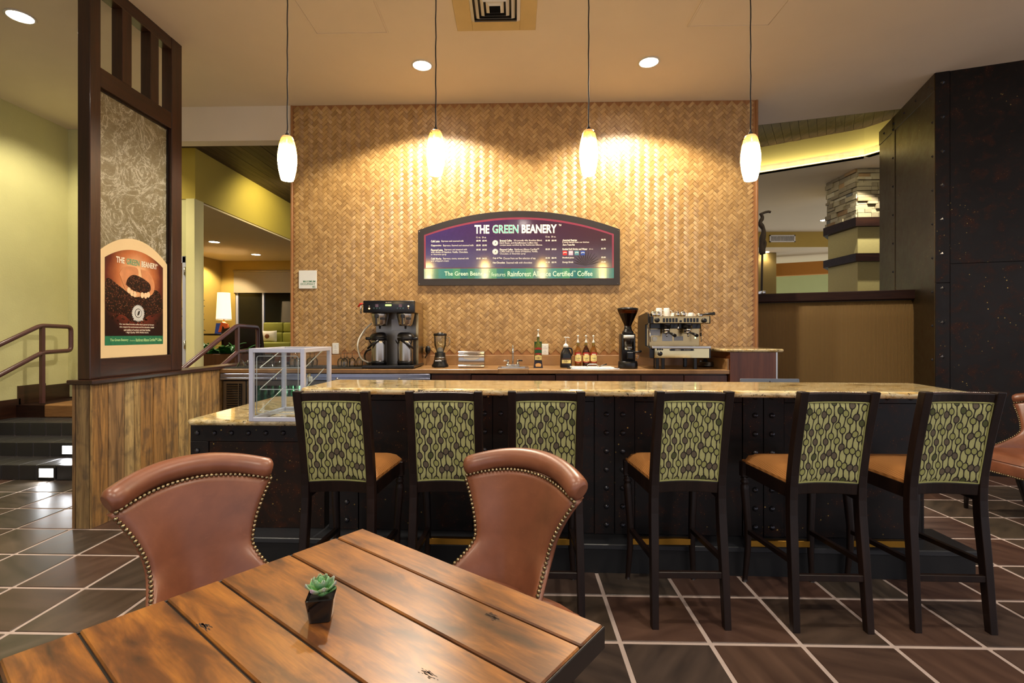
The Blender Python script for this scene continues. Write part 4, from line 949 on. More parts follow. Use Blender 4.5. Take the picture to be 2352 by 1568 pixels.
# plinth step
pl = thing('bar_plinth', 'dark stone footrest step along the foot of the bar', 'plinth', BO, BR)
PXL = -2.38
MB().box(PXL, 1.93, -.14, .17, 0, .135).build('plinth_body', M['plinth_black'], pl); MB().box(PXL-.01, 1.945, -.15, .17, .135, .165, .004).build('plinth_slab', M['plinth'], pl)
def slab(poly, z0, z1, nb=4):
    """stone slab with a bullnosed edge"""
    h = (z1-z0)/2; rings_ = []
    n = len(poly); c = Vector((sum(p[0] for p in poly)/n, sum(p[1] for p in poly)/n))
    def off(d):
        out = []
        for i in range(n):
            p0 = Vector(poly[i-1]); p = Vector(poly[i]); p2 = Vector(poly[(i+1) % n])
            e1 = (p-p0).normalized(); e2 = (p2-p).normalized(); n1 = Vector((-e1.y, e1.x)); n2 = Vector((-e2.y, e2.x)); m_ = (n1+n2); m_ = m_/max(.3, m_.dot(n1)); out.append(p+m_*d)
        return out
    V = []; k = 0
    for i in range(nb*2+1):
        a = -math.pi/2+math.pi*i/(nb*2); V += [(p.x, p.y, z0+h+h*math.sin(a)) for p in off(h*(1-math.cos(a)))]; k += 1
    F = [(j*n+i, j*n+(i+1) % n, (j+1)*n+(i+1) % n, (j+1)*n+i) for j in range(k-1) for i in range(n)]
    F += [list(range(n))[::-1], list(range((k-1)*n, k*n))]
    return MB().add(V, F, False)
bt = slab([(-1.70, -.31), (-1.67, -.335), (1.68, -.335), (1.75, -.30), (1.80, .13), (1.77, .17), (-1.68, .17), (-1.70, .14)], BT, BT+.036)
bto = bt.build('granite_worktop', M['granite'])
bto.matrix_basis = Matrix.Translation(BO) @ Matrix.Rotation(R(-2.3), 4, 'Z'); tag(bto, 'long gold granite slab on the high bar', 'bar top')
# low display counter at the left end
LCX0 = P(437, 1100, Y=2.96).x; LCT = .80
lc = thing('display_counter', 'low counter end with rust-speckled riveted panel beside the bar', 'counter', (LCX0, 2.96, 0))
LCX1 = BO.x+BX0-.03
MB().box(LCX0+.01, LCX1, 2.975, 3.9, .166, LCT).build('body', M['plinth_black'], lc, w=True)
MB().box(LCX0, LCX0+.012, 2.965, 3.9, .166, LCT, .0015).build('side_panel', M['rust'], lc, w=True)
MB().box(LCX0, LCX1, 2.962, 2.975, LCT-.115, LCT, .0015).build('top_strap', M['rust'], lc, w=True)
MB().box(LCX0, LCX0+.11, 2.962, 2.975, .166, LCT-.117, .0015).build('side_strap', M['rust'], lc, w=True)
MB().box(LCX0+.112, LCX1, 2.967, 2.975, .166, LCT-.117, .0015).build('rusted_panel', M['rust_brown'], lc, w=True)
for p in (453, 492, 531, 570, 610, 650): link('rivet', rvm, lc, M=lc.matrix_basis.inverted() @ Matrix.Translation((P(p, 995, Y=2.96).x, 2.962, P(p, 994, Y=2.96).z)) @ FRX)
for k in range(1, 5): link('rivet', rvm, lc, M=lc.matrix_basis.inverted() @ Matrix.Translation((P(453, 995, Y=2.96).x, 2.962, P(453, 994, Y=2.96).z-k*.107)) @ FRX)
LGZ = LCT+.034
lg0 = P(423, 964, Z=LGZ)
ls = slab([(lg0.x+.03, lg0.y), (LCX1+.0, lg0.y-.005), (LCX1+.0, 3.95), (lg0.x, 3.95), (lg0.x, lg0.y+.03)], LCT, LGZ)
lso = ls.build('granite_worktop', M['granite']); tag(lso, 'gold granite slab on the low counter under the display case', 'counter top')
# ---- acrylic pastry case on it
Zc = LGZ+.001
cF = P(570, 968, Z=Zc); caseY = cF.y; cx0 = P(571, 960, Y=caseY).x; cx1 = P(699, 960, Y=caseY).x; ctop = P(580, 800, Y=caseY).z
cD = .42
case = thing('display_case', 'empty clear acrylic pastry case with white frame and slanted shelves', 'display case', ((cx0+cx1)/2, caseY+cD/2, Zc))
T = .024
def bar_(x0, x1, y0, y1, z0, z1): MB().box(x0, x1, y0, y1, z0, z1, .002).build('frame_bar', M['aluminium'], case, w=True)
for yy in (caseY, caseY+cD-T):
    bar_(cx0, cx0+T, yy, yy+T, Zc, ctop); bar_(cx1-T, cx1, yy, yy+T, Zc, ctop); bar_(cx0+T, cx1-T, yy, yy+T, Zc, Zc+T); bar_(cx0+T, cx1-T, yy, yy+T, ctop-T, ctop)
for xx in (cx0, cx1-T): bar_(xx, xx+T, caseY+T, caseY+cD-T, ctop-T, ctop); bar_(xx, xx+T, caseY+T, caseY+cD-T, Zc, Zc+T)
for x0, x1, y0, y1, z0, z1 in ((cx0+T, cx1-T, caseY+.01, caseY+.013, Zc+T, ctop-T), (cx0+T, cx1-T, caseY+cD-.013, caseY+cD-.01, Zc+T, ctop-T), (cx0+.01, cx0+.013, caseY+T, caseY+cD-T, Zc+T, ctop-T), (cx1-.013, cx1-.01, caseY+T, caseY+cD-T, Zc+T, ctop-T), (cx0+T, cx1-T, caseY+T, caseY+cD-T, ctop-.013, ctop-.01)):
    if x1-x0 < .01: pts = [(x0, y0, z0), (x0, y1, z0), (x0, y1, z1), (x0, y0, z1)]
    elif y1-y0 < .01: pts = [(x0, y0, z0), (x1, y0, z0), (x1, y0, z1), (x0, y0, z1)]
    else: pts = [(x0, y0, z0), (x1, y0, z0), (x1, y1, z0), (x0, y1, z0)]
    MB().add(pts, [(0, 1, 2, 3)]).build('acrylic_pane', M['acrylic'], case, w=True)
for k in range(3):
    z0 = Zc+.05+k*.125; xa, xb = cx0+T+.004, cx1-T-.004; ya, yb_ = caseY+.07, caseY+cD-.06; za, zb_ = z0, z0+.10
    MB().add([(xa, ya, za), (xb, ya, za), (xb, yb_, zb_), (xa, yb_, zb_)], [(0, 1, 2, 3)]).build('shelf', M['acrylic'], case, w=True)
    MB().tube([(xa, ya, za), (xb, ya, za)], .003, 4).tube([(xa, ya, za), (xa, yb_, zb_)], .0025, 4).tube([(xb, ya, za), (xb, yb_, zb_)], .0025, 4).build('shelf_edge', M['shelfedge'], case, w=True)
MB().tube(rounded([(cx0+T+.012, caseY+.02, Zc+T+.02), (cx0+T+.012, caseY+.02, ctop-T-.02), (cx1-T-.02, caseY+.02, ctop-T-.02), (cx1-T-.02, caseY+.02, Zc+T+.02), (cx0+T+.012, caseY+.02, Zc+T+.02)], .015), .0022, 6).build('door_edge', M['shelfedge'], case, w=True)
MB().box((cx0+cx1)/2+.02, (cx0+cx1)/2+.04, caseY+cD-.03, caseY+cD-.012, Zc+.19, Zc+.22, .002).build('latch', M['white'], case, w=True)
# ================================================================ BAR STOOLS
def stool():
    t = thing('bar_stool', 'x', 'bar stool', (0, 0, 0), group='patterned bar stools along the bar')
    def post(s):
        pts = smooth_path([(s*.162, .0, 0), (s*.158, .022, .28), (s*.153, .045, .58), (s*.151, .02, .8), (s*.152, -.045, 1.078)], 4)
        mb = MB(); V = []; wx, wy = .0185, .021
        for i, p in enumerate(pts):
            k = .85+.15*min(1, i/6); V += [(p.x-wx*k, p.y-wy*k, p.z), (p.x+wx*k, p.y-wy*k, p.z), (p.x+wx*k, p.y+wy*k, p.z), (p.x-wx*k, p.y+wy*k, p.z)]
        n = len(pts); F = [(j*4+i, j*4+(i+1) % 4, j*4+4+(i+1) % 4, j*4+4+i) for j in range(n-1) for i in range(4)]+[(3, 2, 1, 0), (n*4-4, n*4-3, n*4-2, n*4-1)]
        return mb.add(V, F)
    for s in (-1, 1): post(s).build('rear_leg', M['espresso'], t, bevel=.004)
    bow = lambda x: .028*(1-(x/.15)**2)       # backrest curves away from the viewer in the middle
    def backy(z): return .045-.09*max(0, (z-.60)/.478)**1.15
    def curved(z0, z1, th, x=.137, dy=0, arch=0, n=10):
        V = []; F = []
        for i in range(n+1):
            xx = -x+2*x*i/n; b = bow(xx); za = arch*(1-(xx/x)**2)
            for z, y in ((z0, -th), (z1, -th), (z1, th), (z0, th)): V.append((xx, backy(z)+b+y+dy, z+(za if z == z1 else 0)))
        for i in range(n):
            for k in range(4): F.append((i*4+k, i*4+4+k, i*4+4+(k+1) % 4, i*4+(k+1) % 4))
        F += [(0, 1, 2, 3), (n*4+3, n*4+2, n*4+1, n*4)]
        return MB().add(V, F)
    curved(1.030, 1.070, .015).build('top_rail', M['espresso'], t, bevel=.004)
    curved(.60, .655, .015, arch=0).build('lower_rail', M['espresso'], t, bevel=.004)
    def pad(front):
        def fn(u, v):
            x = -.135+.27*u; z = .655+.375*v; e = min(min(u, 1-u)*.27, min(v, 1-v)*.375); bulge = .012*(1-math.exp(-e*70))
            return (x, backy(z)+bow(x)+(-.010-bulge if front else .02+bulge*1.6), z)
        return MB().grid(fn, 22, 26)
    pb = pad(True); pf = pad(False); pf.f = [f[::-1] for f in pf.f]
    pb.build('back_panel', M['fabric'], t)
    pf.build('inner_back', M['leather'], t)
    loop = [(x, backy(z)+bow(x)-.013, z) for x, z in [(-.134+.268*i/10, .657) for i in range(11)]+[(.134, .657+.372*i/6) for i in range(1, 7)]+[(.134-.268*i/10, 1.029) for i in range(1, 11)]+[(-.134, 1.029-.372*i/6) for i in range(1, 7)]]
    MB().tube(loop, .0042, 6).build('piping', M['piping'], t)
    nl = MB()
    for i in range(34):
        x = -.125+.25*i/33
        for dz in (0, ): nl.ball((x, backy(1.07)+bow(x)+.006, 1.072), (.0035, .0045, .003), 6, 4)
    no = nl.build('nail_trim', M['nail_silver'], t); no['kind'] = 'stuff'
    MB().add([v for i in range(11) for v in ((-.132+.264*i/10, backy(1.07)+bow(-.132+.264*i/10)-.002, 1.0705), (-.132+.264*i/10, backy(1.07)+bow(-.132+.264*i/10)+.02, 1.069))], [(2*i, 2*i+2, 2*i+3, 2*i+1) for i in range(10)]).build('crest_edge', M['leather'], t)
    # seat
    fx, rx, y0, y1 = .185, .150, .055, .47
    def so(u, v, z):   # u across, v front-back
        hw = rx+(fx-rx)*v; return (-hw+2*hw*u, y0+(y1-y0)*v, z)
    def top(u, v):
        e = min(min(u, 1-u)*.36, (1-v)*.41, v*.41+.02); h = .052*(1-math.exp(-e*38)); p = so(u, v, .652+h); return p
    cu = MB().grid(top, 18, 18); 
    cu.add([so(0, 0, .64), so(1, 0, .64), so(1, 1, .64), so(0, 1, .64), so(0, 0, .653), so(1, 0, .653), so(1, 1, .653), so(0, 1, .653)], [(0, 1, 5, 4), (1, 2, 6, 5), (2, 3, 7, 6), (3, 0, 4, 7), (3, 2, 1, 0)])
    cu.build('seat', M['seat'], t)
    ap = MB()
    def bar2(a, b, z0, z1, th=.011):
        a = Vector(a); b = Vector(b); d = (b-a).normalized(); n = Vector((-d.y, d.x))*th
        ap.prism([tuple(a+n), tuple(b+n), tuple(b-n), tuple(a-n)][::-1], z1-z0, Matrix.Translation((0, 0, z0)))
    bar2((-fx+.015, y1-.012), (fx-.015, y1-.012), .575, .64); bar2((-rx+.005, y0), (-fx+.012, y1), .575, .64); bar2((rx-.005, y0), (fx-.012, y1), .575, .64)
    ap.build('apron', M['espresso'], t, bevel=.002)
    for s in (-1, 1):
        lx = s*(fx-.008); mb = MB().box(lx-.022, lx+.022, y1-.036, y1+.006, .565, .645, .003)
        prof = [(.016, .565), (.022, .557), (.016, .548), (.022, .54), (.022, .534), (.0155, .526), (.021, .517), (.022, .50), (.021, .42), (.0185, .30), (.0165, .18), (.014, .08), (.0125, .02), (.014, 0)]
        n = 14; b = len(mb.v); V = []
        for r_, z in prof:
            dx = -s*.013*math.sin(math.pi*min(1, z/.5))**1.5; dy = -.012*math.sin(math.pi*min(1, z/.5))
            V += [(lx+dx+r_*math.cos(2*math.pi*j/n), y1-.015+dy+r_*math.sin(2*math.pi*j/n), z) for j in range(n)]
        m_ = len(prof); mb.add(V, [(i*n+j, (i+1)*n+j, (i+1)*n+(j+1) % n, i*n+(j+1) % n) for i in range(m_-1) for j in range(n)]+[list(range((m_-1)*n, m_*n))], True)
        mb.build('front_leg', M['espresso'], t)
        MB().tube([(s*.163, y1-.03, .275), (s*.157, .03, .30)], .0155, 4).build('side_stretcher', M['espresso'], t)
    MB().box(-.16, .16, y1-.035, y1-.012, .195, .225, .003).build('front_stretcher', M['espresso'], t)
    MB().box(-.155, .155, y1-.039, y1-.010, .196, .229, .001).build('brass_foot_plate', M['brass'], t)
    MB().box(-.152, .152, .004, .026, .222, .252, .003).build('rear_stretcher', M['espresso'], t)
    return t
proto = stool()
SP = [(-.81, 2.235, -1.5), (-.313, 2.25, -1), (.14, 2.26, 0), (.795, 2.278, .5), (1.415, 2.266, 0), (1.955, 2.277, -1)]
sl_ = ['leftmost bar stool with green seed-pattern back, in front of the display case end', 'second bar stool from the left, green seed-pattern back, below the blender', 'third bar stool from the left, partly behind the smaller leather chair', 'fourth bar stool from the left, green seed-pattern back, below the coffee grinder',
       'fifth bar stool from the left, green seed-pattern back, gold seat showing', 'rightmost bar stool with green seed-pattern back, at the end of the bar']
for i, (x, y, a) in enumerate(SP):
    o = proto if i == 0 else copy_tree(proto)
    o.matrix_basis = Matrix.Translation((x, y, 0)) @ Matrix.Rotation(R(a), 4, 'Z'); o['label'] = sl_[i]
# ================================================================ TABLE
TA = R(-37.2); e1 = Vector((math.cos(TA), math.sin(TA))); e2 = Vector((math.sin(TA), -math.cos(TA)))
tb = Vector((-.476, 1.56)); TL, TW_ = .832, .815; tc_ = tb+e1*TL/2+e2*TW_/2; TZt = .72
tab = thing('cafe_table', 'square dark-edged plank cafe table in the foreground', 'table', (tc_.x, tc_.y, 0), TA)
yy = [0, .095, .24, .424, .541, .698, TW_]
for a, b in zip(yy[:-1], yy[1:]):
    y1_ = TW_/2-a; y0_ = TW_/2-b
    x0_ = -TL/2; x1_ = TL/2
    pk = MB().box(x0_, x1_, y0_+.0028, y1_-.0028, TZt-.03, TZt, .003, 1); pk.xf(Matrix.Translation((0, -(y0_+y1_)/2, 0)))
    o = pk.build('plank', M['table'], tab); o.location = (0, (y0_+y1_)/2, 0)
MB().box(-TL/2+.001, TL/2-.001, -TW_/2+.001, TW_/2-.001, TZt-.05, TZt-.0305, .002).build('edge_frame', M['tableedge'], tab)
MB().box(-TL/2+.004, TL/2-.004, -TW_/2+.004, TW_/2-.004, TZt-.031, TZt-.006).build('core', M['tableedge'], tab)
for s, lx0 in ((1, TL/2),): MB().box(TL/2-.0005, TL/2+.004, -TW_/2, TW_/2, TZt-.05, TZt-.004, .0015).build('end_edge', M['tableedge'], tab); MB().box(-TL/2-.004, -TL/2+.0005, -TW_/2, TW_/2, TZt-.05, TZt-.004, .0015).build('end_edge', M['tableedge'], tab)
MB().box(-.06, .06, -.06, .06, .03, TZt-.05, .004).build('pedestal', M['espresso'], tab); MB().box(-.3, .3, -.045, .045, 0, .05, .01).box(-.045, .045, -.3, .3, 0, .05, .01).build('base', M['espresso'], tab)
# worn marks in the planks
def gouge(mb, px, py, n, spread, rr):
    q = P(px, py, Z=TZt); c = tab.matrix_basis.inverted() @ q
    for _ in range(n):
        x = c.x+random.gauss(0, spread); y = c.y+random.gauss(0, spread*.35); r_ = rr*random.uniform(.5, 1.2)
        pts = [(x+r_*2.4*math.cos(k*.9)*random.uniform(.6, 1.2), y+r_*.6*math.sin(k*.9)*random.uniform(.6, 1.2)) for k in range(7)]
        mb.prism(pts, .00025, Matrix.Translation((0, 0, TZt)))
gm = MB(); gouge(gm, 1130, 1415, 26, .012, .0028); gouge(gm, 468, 1437, 26, .014, .003); gouge(gm, 985, 1548, 30, .010, .002); gouge(gm, 740, 1336, 5, .006, .0015)
g_ = gm.build('wear_mark', M['wear'], tab); g_['kind'] = 'stuff'
# ---- succulent
sq = P(738, 1418, Z=TZt)
su = thing('potted_succulent', 'small green succulent in a glossy black square pot', 'succulent', (sq.x, sq.y, TZt), R(12))
V = []
def rr_ring(h, z, rc=.006):
    out = []
    for cx, cy, a0 in ((h-rc, h-rc, 0), (-h+rc, h-rc, 90), (-h+rc, -h+rc, 180), (h-rc, -h+rc, 270)):
        for k in range(4): a = R(a0+30*k); out.append((cx+rc*math.cos(a), cy+rc*math.sin(a), z))
    return out
prof = [(.0205, 0), (.022, .001), (.0235, .012), (.027, .035), (.0285, .046), (.029, .05), (.0275, .052), (.0265, .05), (.0255, .042)]
for h, z in prof: V += rr_ring(h, z)
n = 16; F = [(j*n+i, j*n+(i+1) % n, (j+1)*n+(i+1) % n, (j+1)*n+i) for j in range(len(prof)-1) for i in range(n)]+[list(range(n))[::-1]]
MB().add(V, F, False).build('pot', M['gloss_black'], su); MB().box(-.025, .025, -.025, .025, .041, .043).build('soil', M['soil'], su)
def leaf(L_, wd, th):
    def fn(u, v):
        s = math.sin(math.pi*min(1, v*.72+.2))*(1-max(0, v-.75)/.25*.85)*wd; x = (u-.5)*2*s
        return (x, v*L_, (.006*(2*u-1)**2+th*(v**1.6)))
    return fn
lm = []
for L_, wd, th in ((.034, .0125, .012), (.028, .0115, .013), (.02, .009, .012), (.013, .006, .009)):
    mb = MB().grid(leaf(L_, wd, th), 7, 9); lm.append(mb.mesh('leaf', M['succ']))
k = 0
for ringi, (n_l, tilt, zz) in enumerate(((7, 14, .052), (6, 34, .056), (5, 55, .06), (4, 70, .063))):
    for i in range(n_l):
        a = 360/n_l*i+ringi*27+random.uniform(-8, 8)
        o = link('leaf', lm[ringi], su, M=Matrix.Translation((0, 0, zz)) @ Matrix.Rotation(R(a), 4, 'Z') @ Matrix.Rotation(R(tilt+random.uniform(-6, 6)), 4, 'X') @ Matrix.Translation((0, .002, 0)))
        m_ = o.modifiers.new('solid', 'SOLIDIFY'); m_.thickness = .0018
for a, L2 in ((200, 0), (255, 0), (330, 0), (40, 0)):
    o = link('leaf', lm[1], su, M=Matrix.Translation((0, 0, .05)) @ Matrix.Rotation(R(a), 4, 'Z') @ Matrix.Rotation(R(2), 4, 'X') @ Matrix.Translation((0, .006, 0)))
# ================================================================ LEATHER CHAIRS
def chair():
    t = thing('leather_chair', 'x', 'armchair', (0, 0, 0), group='saddle leather nailhead chairs')
    SH = .45
    def halfw(v):   # v 0 at seat, 1 below the roll
        return .150+.085*max(0, (v-.42)/.58)**1.7+.075*max(0, (.42-v)/.42)**1.6
    def fwd(u, v):  # wing sweep towards the sitter
        return (.045+.20*max(0, (.45-v)/.45)**1.5+.035*v)*abs(u)**2.2
    def lean(v): return -.10*v-.035*max(0, v-.7)**2
    ZT = .345
    def arch(u): return .042*(1-u*u)
    def ring_pts(v, n=18):
        hw = halfw(v); z = SH+ZT*v; th = .03+.012*v; pts = []
        for i in range(n+1):
            u = -1+2*i/n; pts.append((hw*u, fwd(u, v)+lean(v)+th*(1-abs(u)**6*.55)*.9, z+arch(u)*v))
        for i in range(5):
            a = math.pi/2*(i+.5)/2.5
            e = ring_end = (hw+.012*math.sin(a), fwd(1, v)+lean(v)+th*.4*math.cos(a)-.004, z); pts.append(e)
        for i in range(n+1):
            u = 1-2*i/n; pts.append((hw*u, fwd(u, v)+lean(v)-th, z+arch(u)*v))
        for i in range(5):
            a = math.pi/2*(i+.5)/2.5
            pts.append((-hw-.012*math.sin(a), fwd(1, v)+lean(v)-th*.4*math.cos(a)-.004, z))
        return pts
    rows = 22; Vs = []; m_ = 0
    for j in range(rows):
        r_ = ring_pts(j/(rows-1)); m_ = len(r_); Vs += r_
    F = [(j*m_+i, j*m_+(i+1) % m_, (j+1)*m_+(i+1) % m_, (j+1)*m_+i) for j in range(rows-1) for i in range(m_)]+[list(range(m_))[::-1], list(range((rows-1)*m_, rows*m_))]
    MB().add(Vs, F, True).build('backrest', M['leather'], t)
    # top roll
    def rollc(u):
        return Vector((.232*u, fwd(u, 1)+lean(1)-.008, SH+ZT+.036+arch(u)*1.0))
    n = 24; path = [rollc(-1+2*i/n) for i in range(n+1)]
    rad = [.039]*(n+1); 
    path = [rollc(-1)+Vector((-.016, .002, -.004)), rollc(-1)+Vector((-.011, .001, -.002))]+path+[rollc(1)+Vector((.011, .001, -.002)), rollc(1)+Vector((.016, .002, -.004))]
    rad = [.024, .034]+rad+[.034, .024]
    MB().tube(path, rad, 16).build('top_roll', M['leather'], t)
    # nail heads
    def nails(pts, name, step=.0150, r=.0072):
        mb = MB(); pts = [Vector(p) for p in pts]; acc = 0
        L_ = [0]
        for a, b in zip(pts, pts[1:]): L_.append(L_[-1]+(b-a).length)
        k = 0; d = 0
        while d < L_[-1]:
            while L_[k+1] < d: k += 1
            f = (d-L_[k])/(L_[k+1]-L_[k]); q = pts[k].lerp(pts[k+1], f); mb.ball(q, (r, r, r), 8, 5); d += step
        o = mb.build(name, M['nail'], t); o['kind'] = 'stuff'
    nails([(.236*u, fwd(u, 1)+lean(1)+.036*(1-abs(u)**6*.4), SH+ZT+.003+arch(u)) for u in [-1+i/20 for i in range(41)]], 'nail_trim')
    for s in (-1, 1): nails([(s*(halfw(v)+.004), fwd(1, v)+lean(v)+(.03+.012*v)*.42, SH+ZT*v) for v in [i/40 for i in range(1, 40)]], 'nail_trim')
    # seat and frame
    def st_(u, v):
        hw = .215+.03*v; e = min(min(u, 1-u)*.5, min(v, 1-v)*.46); return (-hw+2*hw*u, -.03+.46*v, SH-.02+.05*(1-math.exp(-e*30)))
    MB().grid(st_, 16, 14).build('seat', M['leather'], t)
    MB().box(-.25, .25, -.04, .43, SH-.115, SH-.018, .02, 2).build('seat_rail', M['leather'], t)
    nails([(-.252, -.02+.44*i/20, SH-.108) for i in range(21)], 'nail_trim'); nails([(.252, -.02+.44*i/20, SH-.108) for i in range(21)], 'nail_trim'); nails([(-.25+.5*i/20, .432, SH-.108) for i in range(21)], 'nail_trim')
    for s in (-1, 1):
        MB().tube([(s*.215, .39, SH-.11), (s*.215, .395, .2), (s*.215, .40, 0)], [.024, .02, .013], 8).build('leg', M['espresso'], t)
        MB().tube(smooth_path([(s*.20, .0, SH-.11), (s*.20, -.02, .2), (s*.20, -.09, 0)], 4), [.024]*5+[.02]*3+[.014], 8).build('leg', M['espresso'], t)
    return t
ch = chair()
def place(o, x, y, fx, fy, lb, z=1.0):
    a = math.atan2(fy, fx)-math.pi/2; o.matrix_basis = Matrix.Translation((x, y, 0)) @ Matrix.Rotation(a, 4, 'Z'); o['label'] = lb
c2 = copy_tree(ch); c3 = copy_tree(ch)
place(ch, -1.04, 1.63, .7965, -.6046, 'brown leather nailhead chair on the left side of the plank table')
place(c2, .0, 1.73, -.6046, -.7965, 'brown leather nailhead chair behind the plank table, in front of the stools')
place(c3, 3.86, 3.72, -1, -.08, 'brown leather nailhead chair by the steel pillar at the right edge')
# ================================================================ BACK COUNTER
CZ = .99; CYF = 4.8; CXL, CXR = HX1+.003, PX(1676, CYF)
wt = thing('laminate_worktop', 'long brown laminate worktop along the bamboo wall', 'worktop', ((CXL+CXR)/2, CYF, CZ-.04))
SKX0, SKX1 = PX(1146, 5.0), PX(1212, 5.0)     # sink cut
MB().box(CXL, SKX0, CYF, WY-.001, CZ-.04, CZ, .004).build('top_board', M['laminate'], wt, w=True)
MB().box(SKX1, CXR, CYF, WY-.001, CZ-.04, CZ, .004).build('top_board', M['laminate'], wt, w=True)
MB().box(SKX0, SKX1, CYF, 4.90, CZ-.04, CZ).box(SKX0, SKX1, 5.2, WY-.001, CZ-.04, CZ).build('top_board', M['laminate'], wt, w=True)
struct('trim_4', MB().box(WXL, CXR, WY-.02, WY-.0005, CZ, CZ+.112, .003), M['laminate'], 'brown laminate backsplash strip at the foot of the bamboo wall', 'backsplash')
struct('trim_5', MB().box(CXR-.02, CXR, CYF+.01, WY-.02, CZ, CZ+.105, .003), M['laminate'], 'brown laminate splash strip at the right end of the worktop', 'backsplash')
struct('trim_6', MB().box(CXL, WXL-.01, WY-.0, WY+.14, 0, CZ+.03, .004), M['darkwood_x'], 'dark wooden ledge closing the counter toward the stairs', 'ledge')
# cabinets under it
cbs = [PX(p, CYF+.03) for p in (990, 1082, 1276, 1373, 1472, 1571, 1671)]
lbs = ['narrow dark cherry cabinet right of the steel cooler', 'wide dark cherry cabinet under the hand sink', 'dark cherry cabinet under the syrup jug', 'dark cherry cabinet under the syrup bottles', 'dark cherry cabinet under the coffee grinder', 'dark cherry cabinet under the espresso machine']
for i in range(6):
    a, b = cbs[i], cbs[i+1]
    cb = thing('base_cabinet', lbs[i], 'cabinet', ((a+b)/2, CYF+.03, 0), group='cherry base cabinets')
    MB().box(a+.002, b-.002, CYF+.05, WY-.02, .09, CZ-.041 if i != 1 else CZ-.13).build('body', M['cherry'], cb, w=True)
    MB().box(a+.002, b-.002, CYF+.09, WY-.02, 0, .09).build('toe_kick', M['plinth_black'], cb, w=True)
    MB().box(a+.004, b-.004, CYF+.03, CYF+.05, .80, CZ-.055, .002).build('drawer', M['cherry'], cb, w=True)
    n = 2 if b-a > .5 else 1
    for k in range(n):
        x0 = a+(b-a)*k/n; x1 = a+(b-a)*(k+1)/n; d = MB().box(x0+.004, x1-.004, CYF+.03, CYF+.05, .10, .792, .002).build('door', M['cherry'], cb, w=True)
        MB().tube([(x1-.04, CYF+.02, .68), (x1-.04, CYF+.02, .76)], .005, 8).build('handle', M['steel'], d, w=True)
# undercounter cooler, stainless
KX0, KX1 = CXL+.005, cbs[0]-.004
co = thing('undercounter_cooler', 'stainless undercounter bottle cooler with louvred end panel', 'cooler', ((KX0+KX1)/2, CYF+.03, 0))
gx = PX(562, CYF)
MB().box(KX0, gx, CYF+.06, WY-.04, .02, .90).build('compressor_box', M['plinth_black'], co, w=True)
gw = [gx, (gx+KX1)/2, KX1]
MB().box(gx, KX1, CYF+.5, WY-.04, .06, .90).box(gx, KX1, CYF+.06, CYF+.5, .04, .08).box(gx, KX1, CYF+.06, CYF+.5, .86, .90).build('cabinet_liner', M['steel_dark'], co, w=True)
MB().box(KX0, KX1, CYF-.002, CYF+.06, .905, .945, .003).build('top_rail', M['steel_blue'], co, w=True)
MB().box(KX0, KX1, CYF-.008, CYF+.05, .885, .905, .002).build('rail_lip', M['steel_blue'], co, w=True)
for p in (775, 918, 636): 
    x = PX(p, CYF); MB().lathe([(.014, 0), (.014, .006), (.009, .01), (0, .01)], n=12).xf(Matrix.Translation((x, CYF-.008, .896)) @ FRX).build('lock', M['chrome'], co, w=True)
MB().box(KX0+.01, gx-.006, CYF+.03, CYF+.06, .10, .87, .003).build('louvre_panel', M['steel_dark'], co, w=True)
MB().box(KX0+.045, gx-.04, CYF+.028, CYF+.0302, .14, .845).build('louvre_void', M['plinth_black'], co, w=True)
sm_ = MB().box(-(gx-KX0-.1)/2, (gx-KX0-.1)/2, -.004, .004, -.006, .006).mesh('louvre', M['steel_dark'])
for k in range(30): link('louvre', sm_, co, M=co.matrix_basis.inverted() @ Matrix.Translation(((KX0+gx)/2, CYF+.026, .155+k*.0232)) @ Matrix.Rotation(R(30), 4, 'X'))
for xx in (KX0+.17, KX0+.29): MB().box(xx-.004, xx+.004, CYF+.018, CYF+.026, .14, .845).build('louvre_bar', M['steel_dark'], co, w=True)
for a, b in zip(gw[:-1], gw[1:]):
    fr = MB()
    for q in ((a+.005, a+.055, .09, .875), (b-.055, b-.005, .09, .875), (a+.055, b-.055, .09, .14), (a+.055, b-.055, .825, .875)): fr.box(q[0], q[1], CYF+.025, CYF+.055, q[2], q[3], .003)
    d = fr.build('door', M['steel_dark'], co, w=True); MB().box(a+.05, b-.05, CYF+.038, CYF+.044, .13, .83).build('pane', M['acrylic'], d, w=True)
MB().box(gx+.02, KX1-.02, CYF+.1, CYF+.5, .592, .60).build('shelf', M['steel_dark'], co, w=True)
point(((gx+KX1)/2-.35, CYF+.09, .80), 5.0, (.95, 1, .85), .05)  # unseen lamp added inside the cooler to brighten the bottles
gb = MB().lathe([(.031, 0), (.032, .005), (.032, .14), (.027, .165), (.013, .19), (.0125, .235), (.014, .24), (.014, .25), (0, .25)], n=14).mesh('bottle', M['greenglass'])
gl_ = MB().lathe([(.0325, .04), (.0325, .12)], n=14, caps=(False, False)).mesh('label', M['greenlabel'])
cp_ = MB().lathe([(.0145, .24), (.0145, .252), (0, .253)], n=10).mesh('cap', M['gold_cap'])
for i in range(16):
    for j in range(2):
        b = thing('bottle', 'green glass drink bottle standing in the undercounter cooler', 'bottle', (gx+.07+i*.068, CYF+.14+j*.085, .60), group='green bottles in the cooler')
        link('glass_body', gb, b); link('paper_label', gl_, b); link('cap', cp_, b)
